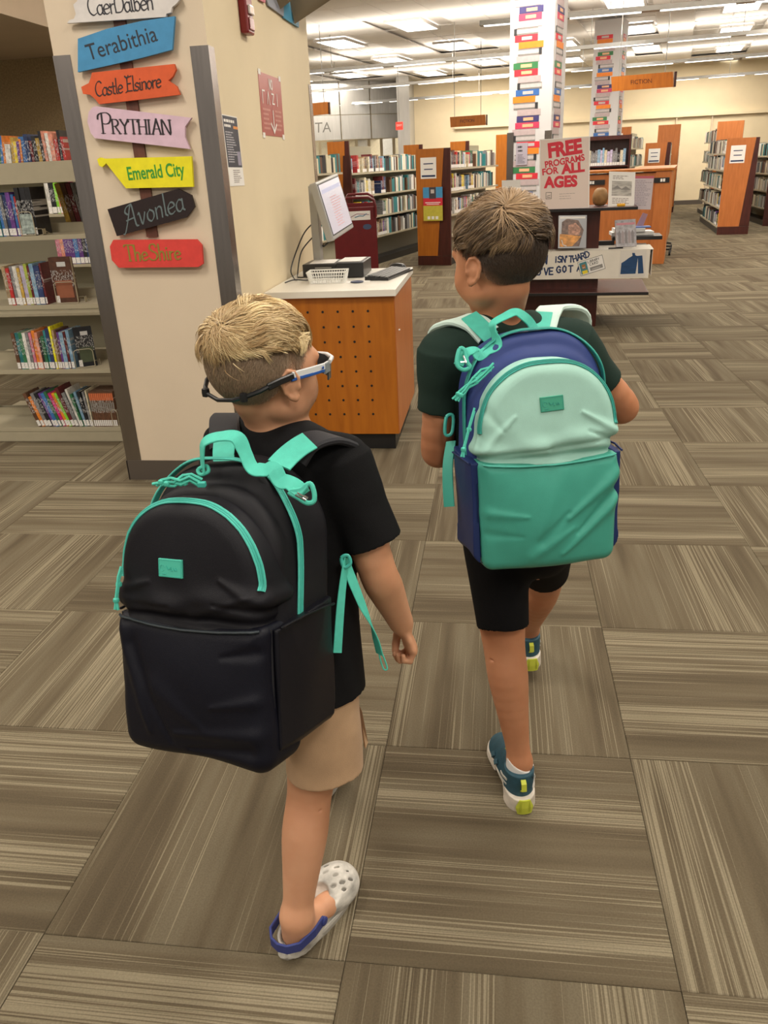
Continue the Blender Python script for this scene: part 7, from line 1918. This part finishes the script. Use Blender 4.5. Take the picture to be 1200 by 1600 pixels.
def wcord(t, pts, m, r=.0022):
    P_ = [Vector(p) for p in pts]; m_ = MB()
    o1 = Vector((0, 0, .003)); m_.tube([p+o1 for p in P_], r, 6).tube([p-o1 for p in P_], r, 6)
    for c in (P_[-1], P_[0].lerp(P_[-1], .5)):
        m_.lathe([(.0005, -.005), (.0042, -.003), (.0052, 0), (.0042, .003), (.0005, .005)], c, 8)
    d = (P_[-1]-P_[-2]).normalized(); m_.tube([P_[-1], P_[-1]+d*.014], r, 6).tube([P_[-1], P_[-1]+d*.012+Vector((.004, 0, -.003))], r, 6)
    return wpar(m_.build('zip_pull', m, None, smooth=True), t)
wcord(pkL, [(-0.421, 1.024, 0.963), (-0.434, 1.021, 0.973), (-0.446, 1.015, 0.969), (-0.459, 1.015, 0.973), (-0.474, 1.014, 0.970)], TEALW)
wcord(pkL, [(-0.418, 1.028, 0.966), (-0.432, 1.025, 0.975), (-0.443, 1.021, 0.975), (-0.455, 1.014, 0.967), (-0.466, 1.013, 0.968)], TEALW)
wcord(pkL, [(-0.552, 0.998, 0.837), (-0.554, 0.987, 0.825), (-0.555, 0.981, 0.812), (-0.557, 0.974, 0.796)], TEALW)
wpar(MB().box(-.006, -.004, -.004, .006, .004, .004, 0, .0015).build('zip_slider', TEALD, None, loc=(-0.418, 1.024, 0.963)), pkL)
# loose lower webbing at the right side
wstrap(pkL, 'adjuster_webbing', [(-0.234, 1.123, 0.798), (-0.237, 1.106, 0.774), (-0.241, 1.081, 0.730), (-0.245, 1.052, 0.665)], .014, .0025, TEALW, [(1, -.4, 0), (.9, -.8, 0), (.6, -1, 0), (.3, -1, 0)])
wstrap(pkL, 'adjuster_webbing', [(-0.236, 1.124, 0.788), (-0.224, 1.113, 0.759), (-0.210, 1.105, 0.723), (-0.197, 1.103, 0.689), (-0.190, 1.102, 0.659), (-0.185, 1.101, 0.632)], .020, .0022, TEALW, [(1, -.6, 0), (1, -.6, .2), (1, -.3, .5), (1, .3, .4), (1, .9, .2), (1, 1, .1)])
clip_hook(pkL, 'webbing_end_loop', [(-0.186, 1.101, 0.632), (-0.181, 1.102, 0.632), (-0.174, 1.099, 0.611), (-0.174, 1.097, 0.605), (-0.180, 1.097, 0.608)], TEALW, .0013)
clip_hook(pkL, 'strap_buckle', [(-0.241, 1.117, 0.801), (-0.231, 1.120, 0.804), (-0.227, 1.116, 0.792), (-0.237, 1.112, 0.787)], TEALD, .003)
# ---------- older boy's straps
mint = mat('pad_mint', (.62, .80, .74), .7, bump=.3, bscale=900)
wstrap(pkR, 'strap_webbing', [(-0.010, 1.553, 1.060), (-0.026, 1.563, 1.074), (-0.042, 1.577, 1.087), (-0.054, 1.590, 1.096)], .036, .003, TEALW, [(-.1, -.7, 1), (-.1, -.6, 1), (-.1, -.5, 1), (-.1, -.4, 1)])
wstrap(pkR, 'shoulder_strap', [(-0.015, 1.571, 1.060), (-0.039, 1.585, 1.079), (-0.068, 1.600, 1.085), (-0.092, 1.619, 1.075), (-.115, 1.66, 1.045), (-.105, 1.71, .98), (-.085, 1.71, .90), (-.065, 1.67, .80)], .055, .013, mint,
       [(-.1, -.6, 1), (-.1, -.4, 1), (-.1, -.1, 1), (-.2, .3, 1), (-.2, .8, .6), (-.2, 1, .1), (-.4, 1, 0), (-1, .3, 0)])
wstrap(pkR, 'strap_webbing', [(0.079, 1.581, 1.054), (0.082, 1.598, 1.068), (0.086, 1.620, 1.079), (0.090, 1.642, 1.090)], .040, .003, TEALW, [(0, -.8, .8), (0, -.7, .9), (0, -.5, 1), (0, -.3, 1)])
wstrap(pkR, 'shoulder_strap', [(0.087, 1.605, 1.056), (0.094, 1.630, 1.073), (0.101, 1.653, 1.086), (0.117, 1.700, 1.087), (.172, 1.76, 1.055), (.168, 1.78, .97), (.15, 1.76, .88)], .052, .013, mint,
       [(0, -.6, .9), (0, -.5, 1), (0, -.2, 1), (0, .3, 1), (.1, .9, .5), (.2, 1, 0), (.4, 1, 0)])
wstrap(pkR, 'carry_handle', [(-0.069, 1.459, 1.029), (-0.056, 1.475, 1.047), (-0.040, 1.479, 1.051), (-0.032, 1.476, 1.042), (-0.016, 1.482, 1.050), (0.001, 1.488, 1.058), (-0.005, 1.497, 1.079), (-0.007, 1.503, 1.095), (0.016, 1.517, 1.106), (0.035, 1.527, 1.111), (0.054, 1.531, 1.099), (0.066, 1.537, 1.084), (0.080, 1.533, 1.059)], .020, .003, TEALW,
       [(-.3, -.8, .5), (0, -.6, 1), (.2, -.6, 1), (.5, -.8, .3), (-.4, -.7, .6), (-.3, -.8, .6), (-1, -.4, .1), (-.6, -.5, .6), (-.2, -.6, 1), (0, -.7, 1), (.5, -.7, .5), (.7, -.8, .3), (.6, -.9, .3)])
clip_hook(pkR, 'clip_hook', [(-0.067, 1.469, 1.056), (-0.058, 1.469, 1.053), (-0.053, 1.461, 1.033), (-0.048, 1.458, 1.025), (-0.060, 1.455, 1.021), (-0.072, 1.458, 1.032)], TEALW, .0042)
wpar(MB().tube([(-0.060, 1.460, 1.046), (-0.055, 1.455, 1.033)], .0017, 6).tube([(-0.065, 1.455, 1.035), (-0.054, 1.457, 1.036)], .0017, 6).build('clip_gate', M_['chrome'], None), pkR)
wstrap(pkR, 'handle_webbing', [(0.096, 1.533, 1.054), (0.110, 1.534, 1.051), (0.125, 1.536, 1.043), (0.141, 1.541, 1.037), (0.154, 1.543, 1.031)], .019, .003, TEALW, [(.1, -.7, .9), (.1, -.6, 1), (.3, -.8, .6), (.1, -.6, 1), (.3, -.8, .7)])
clip_hook(pkR, 'clip_hook', [(0.147, 1.546, 1.039), (0.162, 1.550, 1.036), (0.177, 1.553, 1.020), (0.175, 1.551, 1.016), (0.160, 1.546, 1.022), (0.150, 1.540, 1.025)], TEALW, .0036)
wpar(MB().tube([(0.154, 1.536, 1.025), (0.165, 1.538, 1.021)], .0016, 6).build('clip_gate', M_['chrome'], None), pkR)
wcord(pkR, [(-0.005, 1.453, 1.030), (-0.021, 1.441, 1.016), (-0.036, 1.431, 1.004), (-0.054, 1.425, 0.996), (-0.068, 1.420, 0.985)], TEALW)
wcord(pkR, [(-0.009, 1.449, 1.024), (-0.027, 1.442, 1.021), (-0.043, 1.432, 1.007), (-0.056, 1.421, 0.989), (-0.063, 1.418, 0.983)], TEALW)
wcord(pkR, [(-0.038, 1.401, 0.961), (-0.046, 1.386, 0.936), (-0.053, 1.376, 0.909), (-0.057, 1.370, 0.896)], TEALW)
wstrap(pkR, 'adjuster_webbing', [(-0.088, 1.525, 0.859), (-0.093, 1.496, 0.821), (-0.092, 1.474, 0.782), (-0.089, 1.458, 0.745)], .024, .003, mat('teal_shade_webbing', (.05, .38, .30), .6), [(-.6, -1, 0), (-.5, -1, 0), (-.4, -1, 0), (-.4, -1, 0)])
clip_hook(pkR, 'strap_buckle', [(-0.097, 1.533, 0.907), (-0.084, 1.536, 0.908), (-0.086, 1.522, 0.878), (-0.099, 1.520, 0.876)], TEALD, .0035)

# ================================================================ SUNGLASSES ON THE YOUNGER BOY
sg = empty('sunglasses', tuple(THL[0]), 0, 'white, blue and black wraparound sunglasses with retainer on the younger boy', 'sunglasses')
def HP(x, y, z): return THL[0] + THL[1] @ (V3(x, y, z)*THL[2])
def gpar(o): return par(o, sg)
tw = mat('frame_white', (.72, .74, .76), .3); tb = mat('frame_blue', (.02, .10, .42), .35); tk = mat('frame_black', (.010, .010, .012), .4)
upz = [tuple(THL[1] @ V3(0, 0, 1))]
for s in (-1, 1):
    path = [HP(s*.062, .090, .010), HP(s*.074, .068, .009), HP(s*.080, .035, .007), HP(s*.082, -.012, .003)]
    def side(nm, pts, w, th, m):
        P_ = [Vector(p) for p in pts]; ups = []
        for i in range(len(P_)):
            tt = (P_[min(i+1, len(P_)-1)]-P_[max(i-1, 0)]).normalized(); ups.append(Vector(upz[0]).cross(tt).normalized())
        return gpar(MB().tube(P_, 1, flat=(w, th), up=ups).build(nm, m, None, smooth=True))
    side('temple', path, .011, .004, tw)
    side('temple_stripe', [p+THL[1]@V3(s*.0006, -.002, -.0065) for p in path[1:]], .006, .0042, tb)
    side('temple_panel', [p+THL[1]@V3(s*.001, 0, -.004) for p in path[:2]], .018, .004, mat('frame_grey', (.28, .31, .33), .3))
    side('temple_tip', [HP(s*.082, -.010, .002), HP(s*.080, -.035, -.004), HP(s*.074, -.056, -.012)], .011, .006, tk)
    side('lens', [HP(s*.008, .117, .004), HP(s*.030, .115, .002), HP(s*.052, .104, .000), HP(s*.066, .085, .000)], .034, .003, mat('smoke_lens', (.04, .045, .05), .08))
    side('frame_top', [HP(s*.0, .119, .018), HP(s*.030, .117, .020), HP(s*.054, .106, .018), HP(s*.068, .086, .014)], .007, .006, tw)
ret = [HP(.075, -.052, -.010), HP(.068, -.068, -.018), HP(.054, -.082, -.026), HP(.032, -.093, -.034), HP(.0, -.098, -.038), HP(-.032, -.093, -.034), HP(-.054, -.082, -.026), HP(-.068, -.068, -.018), HP(-.075, -.052, -.010)]
gpar(MB().tube([Vector(p) for p in ret], [.0035, .004, .0038, .0034, .0034, .0034, .0038, .004, .0035], 8).build('retainer_strap', tk, None, smooth=True))
for (x, y, z) in ((.050, -.086, -.028), (-.040, -.092, -.032)): gpar(MB().lathe([(.001, -.008), (.006, -.006), (.0065, 0), (.006, .006), (.001, .008)], HP(x, y, z), 12).build('retainer_toggle', tk, None, smooth=True))
gpar(MB().lathe([(.0022, -.001), (.0022, .001)], (0, 0, 0), 10).build('blue_logo', tb, None, loc=tuple(HP(.0795, .060, .008)), rot=(0, PI/2, 0)))
